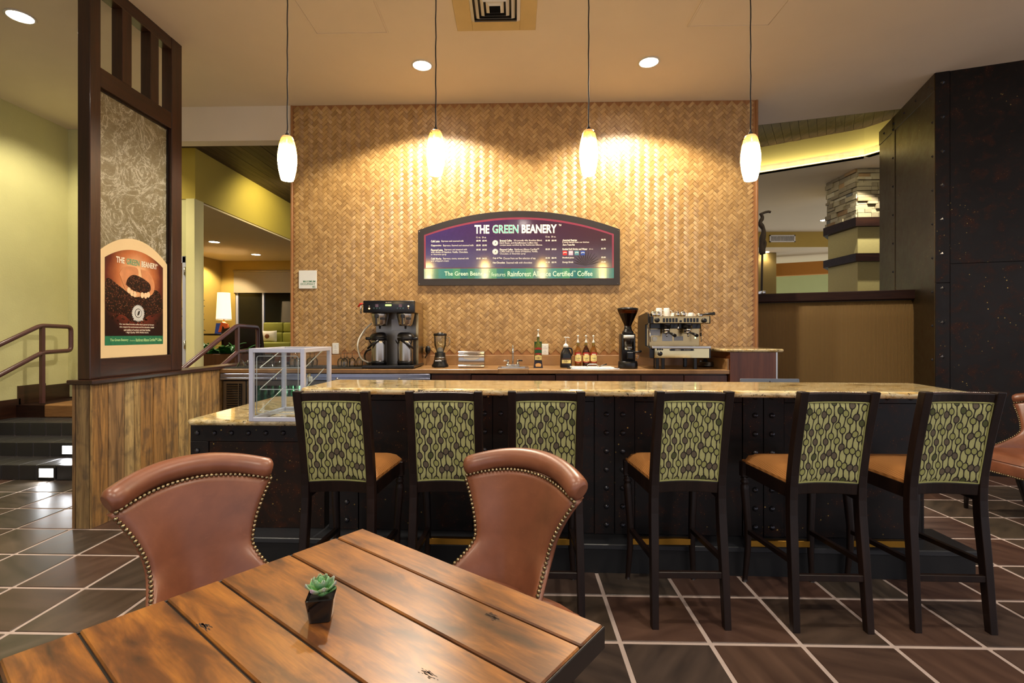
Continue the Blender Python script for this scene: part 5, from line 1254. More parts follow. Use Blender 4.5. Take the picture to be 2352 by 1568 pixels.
# raised end cabinet with granite ledge
EX0, EX1 = CXR+.004, PX(1785, CYF); EZ = PZ(1730, 801, CYF)
ec = thing('end_cabinet', 'reddish wooden end cabinet carrying a granite ledge', 'cabinet', ((EX0+EX1)/2, CYF, 0))
MB().box(EX0, EX1, CYF, WY-.015, 0, EZ-.032).build('body', M['oakbrown'], ec, w=True); MB().box(EX1-.012, EX1+.003, CYF-.003, CYF+.01, 0, EZ-.032).build('corner_trim', M['steel'], ec, w=True)
es = slab([(EX0-.13, CYF+.32), (EX0-.03, CYF-.02), (EX1+.05, CYF-.02), (EX1+.06, CYF+.0), (EX1+.06, WY-.03), (EX0-.13, WY-.03)], EZ-.03, EZ)
tag(es.build('granite_ledge', M['granite']), 'small granite ledge on the wooden end cabinet', 'ledge')
# ---------------------------------------------------------------- things on the counter
def Xc(px, Y): return PX(px, Y)
def Zc_(py, Y, px=1152): return PZ(px, py, Y)
# twin coffee brewer
BY = 4.86; bx0, bx1 = Xc(834, BY), Xc(952, BY); bY1 = 5.36
br = thing('coffee_brewer', 'black and steel twin coffee brewer with lit green display', 'coffee maker', ((bx0+bx1)/2, BY+.2, CZ))
zt0, zt1 = Zc_(718, BY, 890), Zc_(690, BY, 890)
MB().box(bx0, bx1, BY, BY+.05, zt0, zt1, .006, 2).build('control_panel', M['brewpanel'], br, w=True)
MB().box(bx0+.006, bx1-.004, BY+.05, bY1, zt0+.004, zt1-.002, .003).build('head', M['steel_warm'], br, w=True)
MB().box(bx0+.05, bx1-.006, BY+.27, bY1, CZ+.03, zt0+.004, .003).build('tower', M['steel_dark'], br, w=True)
MB().box(bx1-.03, bx1-.004, BY+.22, bY1-.002, CZ+.03, zt0+.004, .002).build('side_panel', M['steel_warm'], br, w=True)
MB().box(bx0-.005, bx1-.0, BY-.02, bY1, CZ+.008, CZ+.034, .004).build('base_tray', M['black'], br, w=True)
for x in (bx0+.03, bx1-.03):
    for y in (BY+.01, bY1-.03): MB().lathe([(.014, 0), (.014, .009)], (x, y, CZ), 10).build('foot', M['black_matte'], br, w=True)
fc = [Xc(872, BY+.1), Xc(931, BY+.1)]
for i, x in enumerate(fc):
    f_ = MB().lathe([(.062, 0), (.068, .02), (.084, .09), (.088, .115), (.088, .128)], (x, BY+.11, zt0-.128), 28).build('brew_funnel', M['steel'], br, w=True)
    MB().box(x-.02, x+.014, BY-.025, BY+.03, zt0-.05, zt0-.012, .006).box(x-.01, x+.006, BY-.03, BY-.012, zt0-.118, zt0-.02, .005).build('funnel_handle', M['black'], f_, w=True)
    MB().box(x+.025, x+.072, BY+.02, BY+.028, zt0-.068, zt0-.048, .001).build('sticker', M['darkprint'], f_, w=True)
    MB().lathe([(.01, 0), (.012, .03)], (x, BY+.11, zt0-.155), 10).build('drip_spout', M['black'], f_, w=True)
MB().box(Xc(885, BY), Xc(899, BY), BY-.0015, BY+.001, Zc_(702, BY), Zc_(698.5, BY), 0).build('lit_display', M['lcd'], br, w=True)
tx = MB(); add_text(tx, 'BUNN', ((Xc(892.5, BY)), BY-.001, Zc_(694.4, BY, 892)), .055, .009, bold=.02); tx.build('brand_lettering', M['creamprint'], br, w=True)
for x in (865.5, 919.5):
    MB().box(Xc(x-3.4, BY), Xc(x+3.4, BY), BY-.0015, BY+.001, Zc_(704.5, BY), Zc_(698, BY)).build('brew_button', M['button'], br, w=True)
    for k in (-6.5, 0, 6.5): MB().lathe([(.008, 0), (.008, .002)], n=12).xf(Matrix.Translation((Xc(x+k, BY), BY, Zc_(707.5, BY, x))) @ FRX).build('size_button', M['button2'], br, w=True)
for x, m_ in ((848, 'led'), (938, 'led')):
    for dy, mm in ((703, M['led'] if x == 938 else M['chrome']), (708.5, M['led'] if x == 848 else M['chrome'])): MB().lathe([(.008, 0), (.007, .006), (0, .007)], n=10).xf(Matrix.Translation((Xc(x, BY), BY, Zc_(dy, BY, x))) @ FRX).build('switch', mm, br, w=True)
MB().tube([(bx0-.002, BY+.02, zt1-.035), (bx0-.02, BY-.01, zt1-.035), (bx0-.02, BY-.01, zt0-.01)], .008, 8).build('hot_water_tap', M['chrome'], br, w=True)
MB().tube([(bx0+.0, BY-.012, zt1-.028), (bx0-.02, BY-.016, zt1-.034), (bx0-.045, BY-.02, zt1-.062)], [.008, .010, .007], 8).build('tap_lever', M['red'], br, w=True)
MB().box(Xc(898, 5.1), Xc(930, 5.1), BY+.262, BY+.269, Zc_(758, 5.1), Zc_(733, 5.1)).build('label_plate', M['notice'], br, w=True)
# supply hose and cord
def cable(name, label, pts, r, m, cat='hose'):
    o = MB().tube(smooth_path(pts, 8), r, 8).build(name, m); return tag(o, label, cat)
cable('supply_hose', 'white plastic hose looping left of the coffee brewer', [P(854, 742, Y=5.16), P(838, 757, Y=5.14), P(824, 780, Y=5.1), P(822, 800, Y=5.06), P(830, 823, Y=5.02), P(846, 831.5, Y=4.99), P(853, 832, Y=5.1)], .009, M['hose'])
cable('black_cable', 'black cord bending behind the coffee brewer base', [P(852, 802, Y=5.2), P(842, 806, Y=5.2), P(837, 818, Y=5.15), P(842, 832, Y=5.05), P(852, 838, Y=5.0), P(853, 838, Y=5.1)], .010, M['black'], 'cord')
# airpots
def airpot(px, mir, lb):
    Y = BY+.105; x = Xc(px, Y); z0 = CZ+.034
    t = thing('airpot', lb, 'airpot', (x, Y, z0), group='steel airpots on the brewer')
    MB().lathe([(.072, 0), (.078, .004), (.079, .03), (.076, .042)], n=28).build('base_ring', M['black'], t)
    MB().lathe([(.0755, .04), (.0765, .06), (.0765, .21), (.075, .235), (.070, .245)], n=32, caps=(False, False)).build('steel_body', M['steel'], t)
    MB().lathe([(.072, .24), (.079, .25), (.081, .262), (.079, .272)], n=28).build('collar', M['black'], t)
    def lid(u, v):
        a = 2*math.pi*u; r_ = .079*math.cos(v*math.pi/2)**.6+.0005; return (r_*math.cos(a)*(1.0 if math.cos(a)*mir > 0 else 1.18), r_*math.sin(a), .27+.055*math.sin(v*math.pi/2)+.012*math.cos(a)*mir*(1-v))
    MB().grid(lid, 28, 8, wrap=True).build('pump_lid', M['black'], t)
    MB().cbox((-mir*.10, -.01, .262), (.06, .045, .03), .008, seg=2).build('hinge_block', M['black'], t)
    MB().tube([(mir*.02, -.08, .245), (-mir*.05, -.088, .20), (-mir*.095, -.06, .165)], [.012, .013, .011], 8).build('spout', M['black'], t)
    MB().tube([(.079*math.cos(a), .079*math.sin(a)*.6-.07, .245-.06*abs(math.sin(a))) for a in [math.pi*(i/10) for i in range(11)]], .006, 6).build('carry_handle', M['black'], t)
    return t
airpot(870.5, 1, 'steel airpot with black pump lid, left one under the brewer'); airpot(931, -1, 'steel airpot with black pump lid, right one under the brewer')
# blender
Y = 5.1; q = P(1011, 839, Y=Y); bz = CZ
t = thing('blender', 'black countertop blender with clear jar beside the brewer', 'blender', (q.x, Y, bz))
MB().lathe([(.083, .006), (.086, .012), (.084, .025), (.070, .045), (.064, .075), (.062, .08)], n=28).build('motor_base', M['black'], t)
MB().lathe([(.062, .08), (.060, .1), (.059, .105)], n=28).build('base_band', M['steel_dark'], t)
MB().lathe([(.059, .105), (.055, .112), (.052, .150), (.051, .152)], n=28).build('jar_collar', M['black'], t)
for k in range(4): MB().lathe([(.013, 0), (.012, .012)], (.065*math.cos(R(45+90*k)), .065*math.sin(R(45+90*k)), 0), 10).build('foot', M['black_matte'], t)
MB().lathe([(.036, .152), (.040, .17), (.055, .215), (.060, .225), (.063, .31), (.064, .325)], n=24, caps=(True, False)).build('jar', M['glassware'], t)
MB().lathe([(.066, .322), (.069, .328), (.069, .34), (.064, .347), (.03, .349), (.03, .356), (0, .357)], n=28).build('lid', M['black'], t)
MB().lathe([(.030, .154), (.034, .168), (.024, .2), (0, .205)], n=12).build('blade_hub', M['white'], t)
MB().tube(smooth_path([(.06, .0, .30), (.09, 0, .305), (.098, 0, .27), (.085, 0, .225), (.055, 0, .215)], 5), .006, 8).build('jar_handle', M['glassware'], t)
MB().box(-.042, .022, -.0695, -.06, .062, .073, .001).build('name_plate', M['steel'], t)
MB().tube([(-.02, -.083, .035), (-.02, -.09, .033)], .006, 8).build('switch', M['black_matte'], t)
# wall sockets and plug
def outlet(px, py, lb, Yw=WY-.006, plug=False):
    q = P(px, py, Y=Yw); t = thing('wall_outlet', lb, 'outlet', (q.x, Yw, q.z-.06), group='white wall outlets')
    MB().box(-.036, .036, -.006, 0, 0, .12, .003).build('cover_plate', M['white'], t)
    for z in (.037, .083):
        MB().lathe([(.017, 0), (.017, .002)], n=16).xf(Matrix.Translation((0, -.006, z)) @ FRX).build('socket', M['ceramic'], t)
        for dx in (-.006, .006): MB().box(dx-.0013, dx+.0013, -.0086, -.0078, z-.001, z+.008).build('slot', M['black'], t)
    return t
outlet(1252, 802, 'white wall outlet beside the syrup display bottle'); outlet(771, 800, 'white wall outlet left of the coffee brewer')
pg = P(983, 803, Y=WY-.03); o = MB().ball((pg.x, WY-.03, pg.z), (.03, .026, .045), 12, 8).tube([(pg.x, WY-.03, pg.z-.03), (pg.x-.03, WY-.05, pg.z-.09)], .006, 6).build('power_plug', M['black']); tag(o, 'black plug in the wall between brewer and blender', 'plug')
# towel dispenser
Y = 5.02; x0, x1 = Xc(1053, Y), Xc(1112, Y); zt = Zc_(806, Y)
t = thing('towel_dispenser', 'shiny steel paper towel dispenser standing on the counter', 'dispenser', ((x0+x1)/2, Y, CZ))
MB().box(x0+.002, x1-.002, Y+.012, Y+.15, CZ, zt-.004, .006, 2).build('case', M['steel_dark'], t, w=True)
def cur(z0, z1, bulge, m_, nm):
    MB().grid(lambda u, v: (x0+(x1-x0)*u, Y+.012-bulge*math.sin(math.pi*v), z0+(z1-z0)*v), 2, 10).build(nm, m_, t, w=True)
cur(zt-.030, zt, .014, M['chrome'], 'top_cover'); cur(zt-.064, zt-.030, .02, M['chrome'], 'front_cover'); cur(CZ+.035, zt-.064, .004, M['steel'], 'towel_face'); cur(CZ+.0, CZ+.035, .016, M['chrome'], 'lower_cover')
MB().add([(x0+.05+(x1-x0-.1)*i/10, Y+.006, zt-.064) for i in range(11)]+[(x0+.05+(x1-x0-.1)*i/10, Y+.002, zt-.076-.014*math.sin(math.pi*i/10)) for i in range(11)], [(i, i+1, i+12, i+11) for i in range(10)]).build('paper_towel', M['paper'], t, w=True)
for x in (x0+.002, x1-.002):
    for z in (zt-.012, CZ+.012): MB().ball((x, Y+.02, z), .006, 8, 5).build('screw', M['chrome'], t, w=True)
# sink and tap
sk_ = thing('hand_sink', 'small steel drop-in hand sink', 'sink', ((SKX0+SKX1)/2, 4.9, CZ-.12))
rim = MB(); a, b, c, d = SKX0-.012, SKX1+.012, 4.875, 5.21
for q in ((a, b, c, c+.035), (a, b, d-.06, d), (a, a+.035, c+.035, d-.06), (b-.035, b, c+.035, d-.06)): rim.box(q[0], q[1], q[2], q[3], CZ+.0005, CZ+.006, .002)
rim.build('rim', M['steel'], sk_, w=True)
MB().add([(a+.03, c+.03, CZ+.003), (b-.03, c+.03, CZ+.003), (b-.03, d-.055, CZ+.003), (a+.03, d-.055, CZ+.003), (a+.05, c+.05, CZ-.12), (b-.05, c+.05, CZ-.12), (b-.05, d-.075, CZ-.12), (a+.05, d-.075, CZ-.12)], [(0, 1, 5, 4), (1, 2, 6, 5), (2, 3, 7, 6), (3, 0, 4, 7), (4, 5, 6, 7)]).build('basin', M['steel'], sk_, w=True)
tx0 = Xc(1178, 5.19); t = thing('faucet', 'chrome gooseneck faucet with two lever handles on the hand sink', 'faucet', (tx0, 5.185, CZ+.0065))
MB().box(-.07, .07, -.022, .022, 0, .022, .006, 2).build('deck_plate', M['chrome'], t)
zs_ = Zc_(793, 5.18)-CZ
MB().tube(smooth_path([(0, 0, .02), (0, 0, zs_*.75), (0, -.02, zs_*.95), (0, -.06, zs_), (0, -.10, zs_*.93), (0, -.11, zs_*.75)], 6), .0095, 10).build('spout', M['chrome'], t); MB().lathe([(.013, 0), (.014, .01), (.011, .028), (.008, .036)], (0, -.112, zs_*.62), 12).build('aerator', M['chrome'], t)
for s in (-1, 1):
    MB().lathe([(.016, 0), (.015, .012), (.010, .02), (.010, .04), (.013, .046), (0, .05)], (s*.05, 0, .02), 12).build('valve', M['chrome'], t); MB().tube([(s*.05, 0, .058), (s*.082, -.008, .06), (s*.10, -.01, .057)], [.006, .009, .007], 8).build('lever', M['chrome'] if s < 0 else M['black'], t)
# syrups
def pump(mb, z, small=False):
    mb.lathe([(.0145, z), (.0135, z+.012), (.006, z+.028), (.004, z+.034), (.004, z+.062), (.011, z+.066), (.011, z+.075), (.008, z+.078), (0, z+.079)], n=12)
def syrup(px, lb, liquid, Y=5.12):
    t = thing('syrup_bottle', lb, 'bottle', (Xc(px, Y), Y, CZ), group='pump-top syrup bottles')
    body = [(.034, 0), (.0365, .004), (.0365, .15), (.034, .172), (.024, .195), (.0145, .212), (.0135, .25), (.0145, .252)]
    MB().lathe(body, n=20).build('glass_body', liquid, t)
    MB().lathe([(.0142, .212), (.0142, .25)], n=14, caps=(False, False)).build('neck_foil', M['olivefoil'], t)
    p_ = MB(); pump(p_, .25); p_.tube([(0, -.004, .322), (0, -.022, .318)], .004, 6); p_.build('pump', M['white'], t)
    lab = MB()
    n = 12
    def arcpatch(z0, z1, r_, half, top=0):
        V = []
        for i in range(n+1):
            a = R(-90-half+2*half*i/n); k = 1-((i-n/2)/(n/2))**2
            V += [(r_*math.cos(a), r_*math.sin(a), z0-top*k), (r_*math.cos(a), r_*math.sin(a), z1+top*k)]
        return V, [(2*i, 2*i+2, 2*i+3, 2*i+1) for i in range(n)]
    MB().add(*arcpatch(.058, .148, .0369, 66, .008)).build('red_label', M['redlabel'], t); MB().add(*arcpatch(.068, .122, .0373, 60, .008)).build('cream_label', M['yellowlabel'], t)
    s_ = MB(); pts = [(-.02, .088), (-.014, .102), (-.008, .09), (-.014, .086), (-.002, .094), (.003, .104), (0, .082), (.008, .098), (.009, .088), (.016, .096), (.022, .102)]
    s_.tube(smooth_path([(x, -math.sqrt(.0379**2-x*x), z) for x, z in pts], 4), .0009, 4); s_.build('signature_print', M['darkprint'], t)
    MB().add(*arcpatch(.132, .140, .0373, 34)).build('label_lettering', M['creamprint'], t); MB().add(*arcpatch(.068, .073, .0377, 26)).build('label_lettering', M['goldprint'], t)
    return t
syrup(1327.5, 'amber pump-top syrup bottle next to the black sauce jug', M['liq_amber']); syrup(1346, 'dark brown pump-top syrup bottle in the middle of three', M['liq_brown']); syrup(1363, 'amber pump-top syrup bottle nearest the coffee grinder', M['liq_amber'])
# display syrup bottle in a holder
Y = 5.05; x = Xc(1236, Y); t = thing('syrup_display', 'tall pump-top syrup bottle in a printed green display holder', 'bottle', (x, Y, CZ))
MB().prism([(-.046, 0), (.046, 0), (.04, .04), (.036, .075), (-.036, .075), (-.04, .04)], .09, Matrix.Translation((0, .045, 0)) @ FRX).build('holder_base', M['navy'], t)
MB().prism([(-.026, .014), (.026, .014), (.03, .036), (.02, .046), (0, .05), (-.02, .046), (-.03, .036)], .001, Matrix.Translation((0, -.0452, 0)) @ FRX).build('holder_badge', M['peach'], t)
MB().box(-.038, .038, .0, .012, .075, .265, .002).build('back_card', M['greencard'], t)
bt_ = MB().lathe([(.034, .075), (.036, .08), (.036, .20), (.03, .23), (.014, .262), (.013, .31), (.014, .312)], (0, -.012, 0), 20).build('glass_body', M['greenglass_lt'], t)
p_ = MB(); pump(p_, .31); p_.xf(Matrix.Translation((0, -.012, 0))); p_.build('pump', M['white'], t)
def plate(x0, x1, z0, z1, y, m_, nm): MB().prism([(x0, z0), (x1, z0), (x1, z1), ((x0+x1)/2, z1+.008), (x0, z1)], .001, Matrix.Translation((0, y, 0)) @ FRX).build(nm, m_, t)
plate(-.033, .033, .082, .125, -.049, M['yellowlabel'], 'cream_label'); plate(-.033, .033, .135, .145, -.0485, M['redlabel'], 'red_label'); plate(-.034, .034, .15, .178, -.0485, M['greenlabel'], 'green_label'); plate(-.034, .034, .185, .2, -.0485, M['redlabel'], 'red_label')
s_ = MB(); pts = [(-.02, .096), (-.014, .112), (-.008, .10), (-.014, .094), (-.002, .102), (.003, .114), (0, .09), (.008, .106), (.009, .096), (.016, .104), (.024, .112)]
s_.tube(smooth_path([(a, -.0505, z) for a, z in pts], 4), .001, 4); s_.build('signature_print', M['darkprint'], t)
# sauce jug
Y = 5.1; x = Xc(1299.5, Y); t = thing('sauce_jug', 'black chocolate sauce jug with white pump and handle', 'jug', (x, Y, CZ))
def jug(u, v):
    a = 2*math.pi*u; prof = [(0, .054), (.03, .058), (.1, .058), (.45, .056), (.7, .052), (.86, .040), (.95, .026), (1, .0255)]
    for (v0, r0), (v1, r1) in zip(prof, prof[1:]):
        if v <= v1: break
    r_ = r0+(r1-r0)*(v-v0)/(v1-v0); c_, s_ = math.cos(a), math.sin(a); k = (abs(c_)**4+abs(s_)**4)**-.25 if v < .8 else 1
    return (r_*c_*min(k, 1.15), r_*s_*min(k, 1.15)*.85, .205*v)
MB().grid(jug, 28, 16, wrap=True).build('jug_body', M['black'], t)
MB().tube(smooth_path([(.018, 0, .192), (.045, -.004, .198), (.062, -.004, .18), (.064, -.004, .145), (.054, 0, .115)], 5), .008, 8).build('grip', M['black'], t)
p_ = MB().lathe([(.027, .203), (.027, .222), (.02, .235), (.008, .243), (.005, .25), (.005, .30), (.008, .302)], n=14); p_.cbox((.004, -.003, .307), (.05, .016, .009), .004, seg=2); p_.tube([(.028, -.003, .306), (.038, -.003, .298)], .005, 6); p_.build('pump', M['white'], t)
MB().box(-.045, .045, -.0512, -.05, .035, .098).build('brown_label', M['brownlabel'], t); MB().box(-.045, .045, -.052, -.0512, .046, .08).build('cream_label', M['yellowlabel'], t)
s_ = MB(); s_.tube(smooth_path([(a*1.15, -.0524, z-.036) for a, z in pts], 4), .0011, 4); s_.build('signature_print', M['darkprint'], t)
# drop-in ice bin with white lid, steel handle, and tongs
Y = 4.9; x0, x1 = Xc(1309, Y), Xc(1420, Y); t = thing('ice_bin', 'drop-in ice bin with white lid and steel handle', 'ice bin', ((x0+x1)/2, Y+.06, CZ))
MB().box(x0, x1, Y-.06, Y+.16, CZ+.0005, CZ+.008, .002).build('rim', M['steel'], t, w=True); MB().box(x0+.015, x1-.045, Y-.045, Y+.15, CZ+.008, CZ+.018, .003).build('lid', M['white'], t, w=True)
hx = Xc(1361, Y); MB().tube(rounded([(hx-.055, Y, CZ+.014), (hx-.045, Y, CZ+.045), (hx+.045, Y, CZ+.045), (hx+.055, Y, CZ+.014)], .012), .0045, 8).build('lid_handle', M['steel'], t, w=True)
for i, pts in enumerate(([P(1303, 840, Y=4.93), P(1310, 834, Y=4.98), P(1318, 838, Y=4.86)], [P(1376, 838, Y=4.94), P(1384, 836, Y=4.96), P(1393, 833, Y=4.98)])):
    pts = [Vector((p.x, p.y, CZ+(.02 if i else .006)+.011*k*(i))) for k, p in enumerate(pts)]
    pts[0].z = CZ+(.019 if i else .006)
    o = MB().tube(pts, [.004, .006, .008], 8).build('spatula' if i else 'tongs', M['black' if i == 0 else 'steel_dark']); tag(o, ['dark serving tongs lying by the ice bin', 'thin dark spoon handle rising behind the ice bin handle'][i], 'utensil')
# coffee grinder
Y = 5.0; x = Xc(1442, Y); t = thing('coffee_grinder', 'black coffee grinder with smoked bean hopper full of beans', 'coffee grinder', (x, Y, CZ)); zz = lambda py: Zc_(py, Y-.05)-CZ
MB().lathe([(.098, 0), (.1, .008), (.1, .05), (.096, .07), (.09, .075)], n=28).xf(Matrix.Scale(.95, 4, (1, 0, 0))).build('base', M['black'], t)
MB().box(-.072, .066, -.05, .09, .07, .345, .012, 2).build('body', M['black'], t)
MB().lathe([(.052, 0), (.052, .13)], (-.002, -.045, .185), 24, caps=(True, False)).build('dosing_chamber', M['glassware'], t); MB().lathe([(.05, .0), (.05, .085)], (-.002, -.045, .235), 20).build('ground_coffee', M['beanfill'], t)
MB().lathe([(.053, .0), (.053, .03)], (-.002, -.045, .30), 24).build('chamber_ring', M['white'], t); MB().lathe([(.05, 0), (.05, .05)], (-.002, -.045, .185), 20).build('chamber_mirror', M['chrome'], t)
MB().lathe([(.056, .345), (.056, .36), (.05, .37), (.042, .375), (.036, .40), (.034, .42)], n=24).build('neck', M['black'], t)
hz = .42; ht_ = zz(708)
MB().lathe([(.033, hz), (.04, hz+.02), (.085, hz+.12), (.098, hz+.15), (.1, ht_-.01)], n=28, caps=(False, False)).build('hopper', M['smoked'], t)
MB().lathe([(.031, hz+.002), (.038, hz+.02), (.082, hz+.12), (.084, hz+.125), (0, hz+.13)], n=24).build('coffee_beans', M['beanfill'], t)
MB().lathe([(.101, ht_-.012), (.103, ht_-.006), (.1, ht_+.002), (.04, ht_+.012), (0, ht_+.013)], n=28).build('hopper_lid', M['black'], t)
MB().tube([(.03, -.09, .16), (.07, -.10, .165), (.11, -.09, .172)], [.012, .009, .011], 8).build('dose_lever', M['black'], t); MB().box(-.03, .03, -.115, -.05, .10, .165, .006).build('fork', M['black'], t)
MB().tube(arc((.075, -.02, .12), .025, -90, 200, 10), .003, 6).build('wire_hook', M['steel'], t)
# espresso machine
Y = 4.86; x0, x1 = Xc(1503, Y), Xc(1629, Y); D = .46; t = thing('espresso_machine', 'two-group steel espresso machine with black side panels', 'espresso machine', ((x0+x1)/2, Y+.23, CZ)); esp = t
Z = lambda py: Zc_(py, Y, 1560)
xl = x0-.035
MB().box(xl, x1+.012, Y+.02, Y+D, Z(823), Z(802), .004).build('chassis', M['black'], t, w=True)
MB().box(x0, x1, Y-.006, Y+.02, Z(822), Z(800), .003).build('front_panel', M['chrome_warm'], t, w=True)
MB().box(xl+.006, x1+.012, Y-.02, Y+.2, Z(800), Z(794.5), .003).build('drip_tray', M['steel'], t, w=True)
MB().box(xl+.008, x1-.02, Y+.2, Y+D, Z(802), Z(742), .003).build('back_panel', M['steel_warm'], t, w=True)
MB().box(x0-.01, x1+.004, Y+.0, Y+.24, Z(742), Z(726), .003).build('button_panel', M['steel_warm'], t, w=True)
MB().box(x0-.035, x0-.01, Y+.0, Y+.24, Z(742), Z(726), .003).build('panel_end', M['black'], t, w=True); MB().box(x1+.004, x1+.012, Y, Y+.24, Z(743), Z(725), .003).build('panel_end', M['black'], t, w=True)
MB().box(xl+.01, x1, Y+.24, Y+D, Z(742), Z(726)-.005, .003).build('top_housing', M['steel_dark'], t, w=True)
MB().box(xl+.01, x1, Y+.05, Y+D, Z(726)-.006, Z(726)-.001, .002).build('cup_tray', M['steel'], t, w=True)
for a, b in ((xl-.012, xl+.006), ):
    pr = [(Y-.0, Z(820)), (Y+D, Z(820)), (Y+D, Z(735)), (Y+D-.03, Z(722)), (Y+.12, Z(716)), (Y+.06, Z(720)), (Y+.05, Z(742)), (Y+.16, Z(745)), (Y+.16, Z(795)), (Y-.0, Z(800))]
    MB().prism(pr, b-a, Matrix.Translation((a, 0, 0)) @ PM).build('side_panel', M['black'], t, w=True)
MB().prism([(Y-.0, Z(822)), (Y+D, Z(822)), (Y+D, Z(800)), (Y-.0, Z(800))], .012, Matrix.Translation((x1+.002, 0, 0)) @ PM).build('side_panel', M['black'], t, w=True)
MB().tube(rounded([(xl+.0, Y+.07, Z(799)), (xl-.0, Y+.07, Z(722)), (xl, Y+.16, Z(716))], .02), .006, 8).build('side_rail', M['chrome'], t, w=True)
gp = [Xc(1531, Y+.1), Xc(1580, Y+.1)]
for x in gp:
    g_ = MB().lathe([(.045, 0), (.045, .06), (.04, .065)], (x, Y+.11, Z(742)-.045), 20).build('group_head', M['black'], t, w=True)
    MB().lathe([(.034, 0), (.036, .012), (.036, .03)], (x, Y+.11, Z(742)-.075), 20).build('filter_ring', M['chrome'], g_, w=True)
    pf = MB().lathe([(.03, 0), (.034, .006), (.034, .028)], (x, Y+.11, Z(742)-.10), 20).build('portafilter', M['chrome'], t, w=True)
    MB().tube([(x+.01, Y+.07, Z(742)-.09), (x+.025, Y+.0, Z(742)-.105), (x+.035, Y-.05, Z(742)-.12)], [.009, .013, .017], 10).build('grip', M['black'], pf, w=True)
    MB().tube([(x, Y+.11, Z(742)-.10), (x, Y+.09, Z(742)-.125)], .008, 8).build('spout', M['chrome'], pf, w=True)
MB().box(x0, x1-.03, Y+.14, Y+.2, Z(742)-.05, Z(742), .003).build('group_housing', M['black'], t, w=True)
MB().tube([(Xc(1558, Y+.08), Y+.08, Z(742)), (Xc(1557.5, Y+.05), Y+.05, Z(756))], [.005, .009], 8).build('water_spout', M['chrome'], t, w=True)
for px in (1609, 1492):
    MB().tube([(Xc(px, Y+.1), Y+.10, Z(743)), (Xc(px+.5, Y+.06), Y+.05, Z(766)), (Xc(px+1, Y+.06), Y+.05, Z(785))], [.005, .005, .006], 8).build('steam_wand', M['chrome'], t, w=True)
MB().tube([(Xc(1609.4, Y+.055), Y+.055, Z(764)), (Xc(1609.6, Y+.05), Y+.05, Z(772))], .010, 8).build('wand_grip', M['black'], t, w=True)
bx_ = [1525+7.2*k for k in range(5)]+[1573+7.2*k for k in range(5)]
for px in bx_: MB().box(Xc(px-2.6, Y), Xc(px+2.6, Y), Y-.003, Y+.002, Z(739.8), Z(730.5), .002).build('brew_button', M['black'], t, w=True)
MB().lathe([(.011, 0), (.011, .005)], n=12).xf(Matrix.Translation((Xc(1563.5, Y), Y, Z(737.5))) @ FRX).build('brew_button', M['black'], t, w=True)
for px, py in ((1509, 735), (1617, 736), (1515.5, 812)): MB().lathe([(.024, 0), (.022, .014), (.012, .02), (0, .02)], n=16).xf(Matrix.Translation((Xc(px, Y), Y-.004, Z(py))) @ FRX).build('knob', M['black'], t, w=True)
MB().prism(blob([(Xc(1539, Y), Z(805.5)), (Xc(1541, Y), Z(800.8)), (Xc(1590, Y), Z(800.8)), (Xc(1592, Y), Z(803)), (Xc(1590, Y), Z(805.5))], 3), .001, Matrix.Translation((0, Y-.0075, 0)) @ FRX).build('name_badge', M['black'], t, w=True)
tx = MB(); add_text(tx, 'CIMBALI', (Xc(1556, Y), Y-.009, Z(803.1)), .055, .011, bold=.03); add_text(tx, 'M24 SELECT', (Xc(1578, Y), Y-.009, Z(803.1)), .065, .007, bold=.01); o_ = tx.build('badge_lettering', M['creamprint'], t, w=True); o_['kind'] = 'stuff'
for k in range(3): MB().lathe([(.009, 0), (.009, .003)], n=12).xf(Matrix.Translation((Xc(1510.5+k*5, Y), Y-.006, Z(802.3))) @ FRX).build('indicator_button', M['black'], t, w=True)
Yb = Y+.2
def bplate(p0, p1, q0, q1, m_, nm): MB().box(Xc(p0, Yb), Xc(p1, Yb), Yb-.002, Yb, PZ(1560, q1, Yb), PZ(1560, q0, Yb)).build(nm, m_, t, w=True)
bplate(1493, 1516, 756, 770, M['notice'], 'notice_sticker'); bplate(1521, 1544, 766, 783, M['notice'], 'notice_sticker'); bplate(1548, 1569, 772, 782, M['steel_dark'], 'spec_plate')
MB().lathe([(.026, 0), (.026, .004), (.022, .006), (0, .006)], n=20).xf(Matrix.Translation((Xc(1503.5, Yb), Yb, PZ(1560, 778, Yb))) @ FRX).build('pressure_gauge', M['white'], t, w=True)
MB().lathe([(.007, 0), (.006, .004), (0, .005)], n=10).xf(Matrix.Translation((Xc(1597, Yb), Yb, PZ(1560, 775.5, Yb))) @ FRX).build('pilot_lamp', M['greenled'], t, w=True)
for px, yy in ((1509, Y+.05), (1522, Y+.04), (1573, Y+.38), (1596, Y+.04), (1620, Y+.4), (1505, Y+.4)): 
    MB().box(Xc(px, yy)-.016, Xc(px, yy)+.016, yy-.016, yy+.016, CZ, Z(822), .004).build('foot', M['black'], t, w=True)
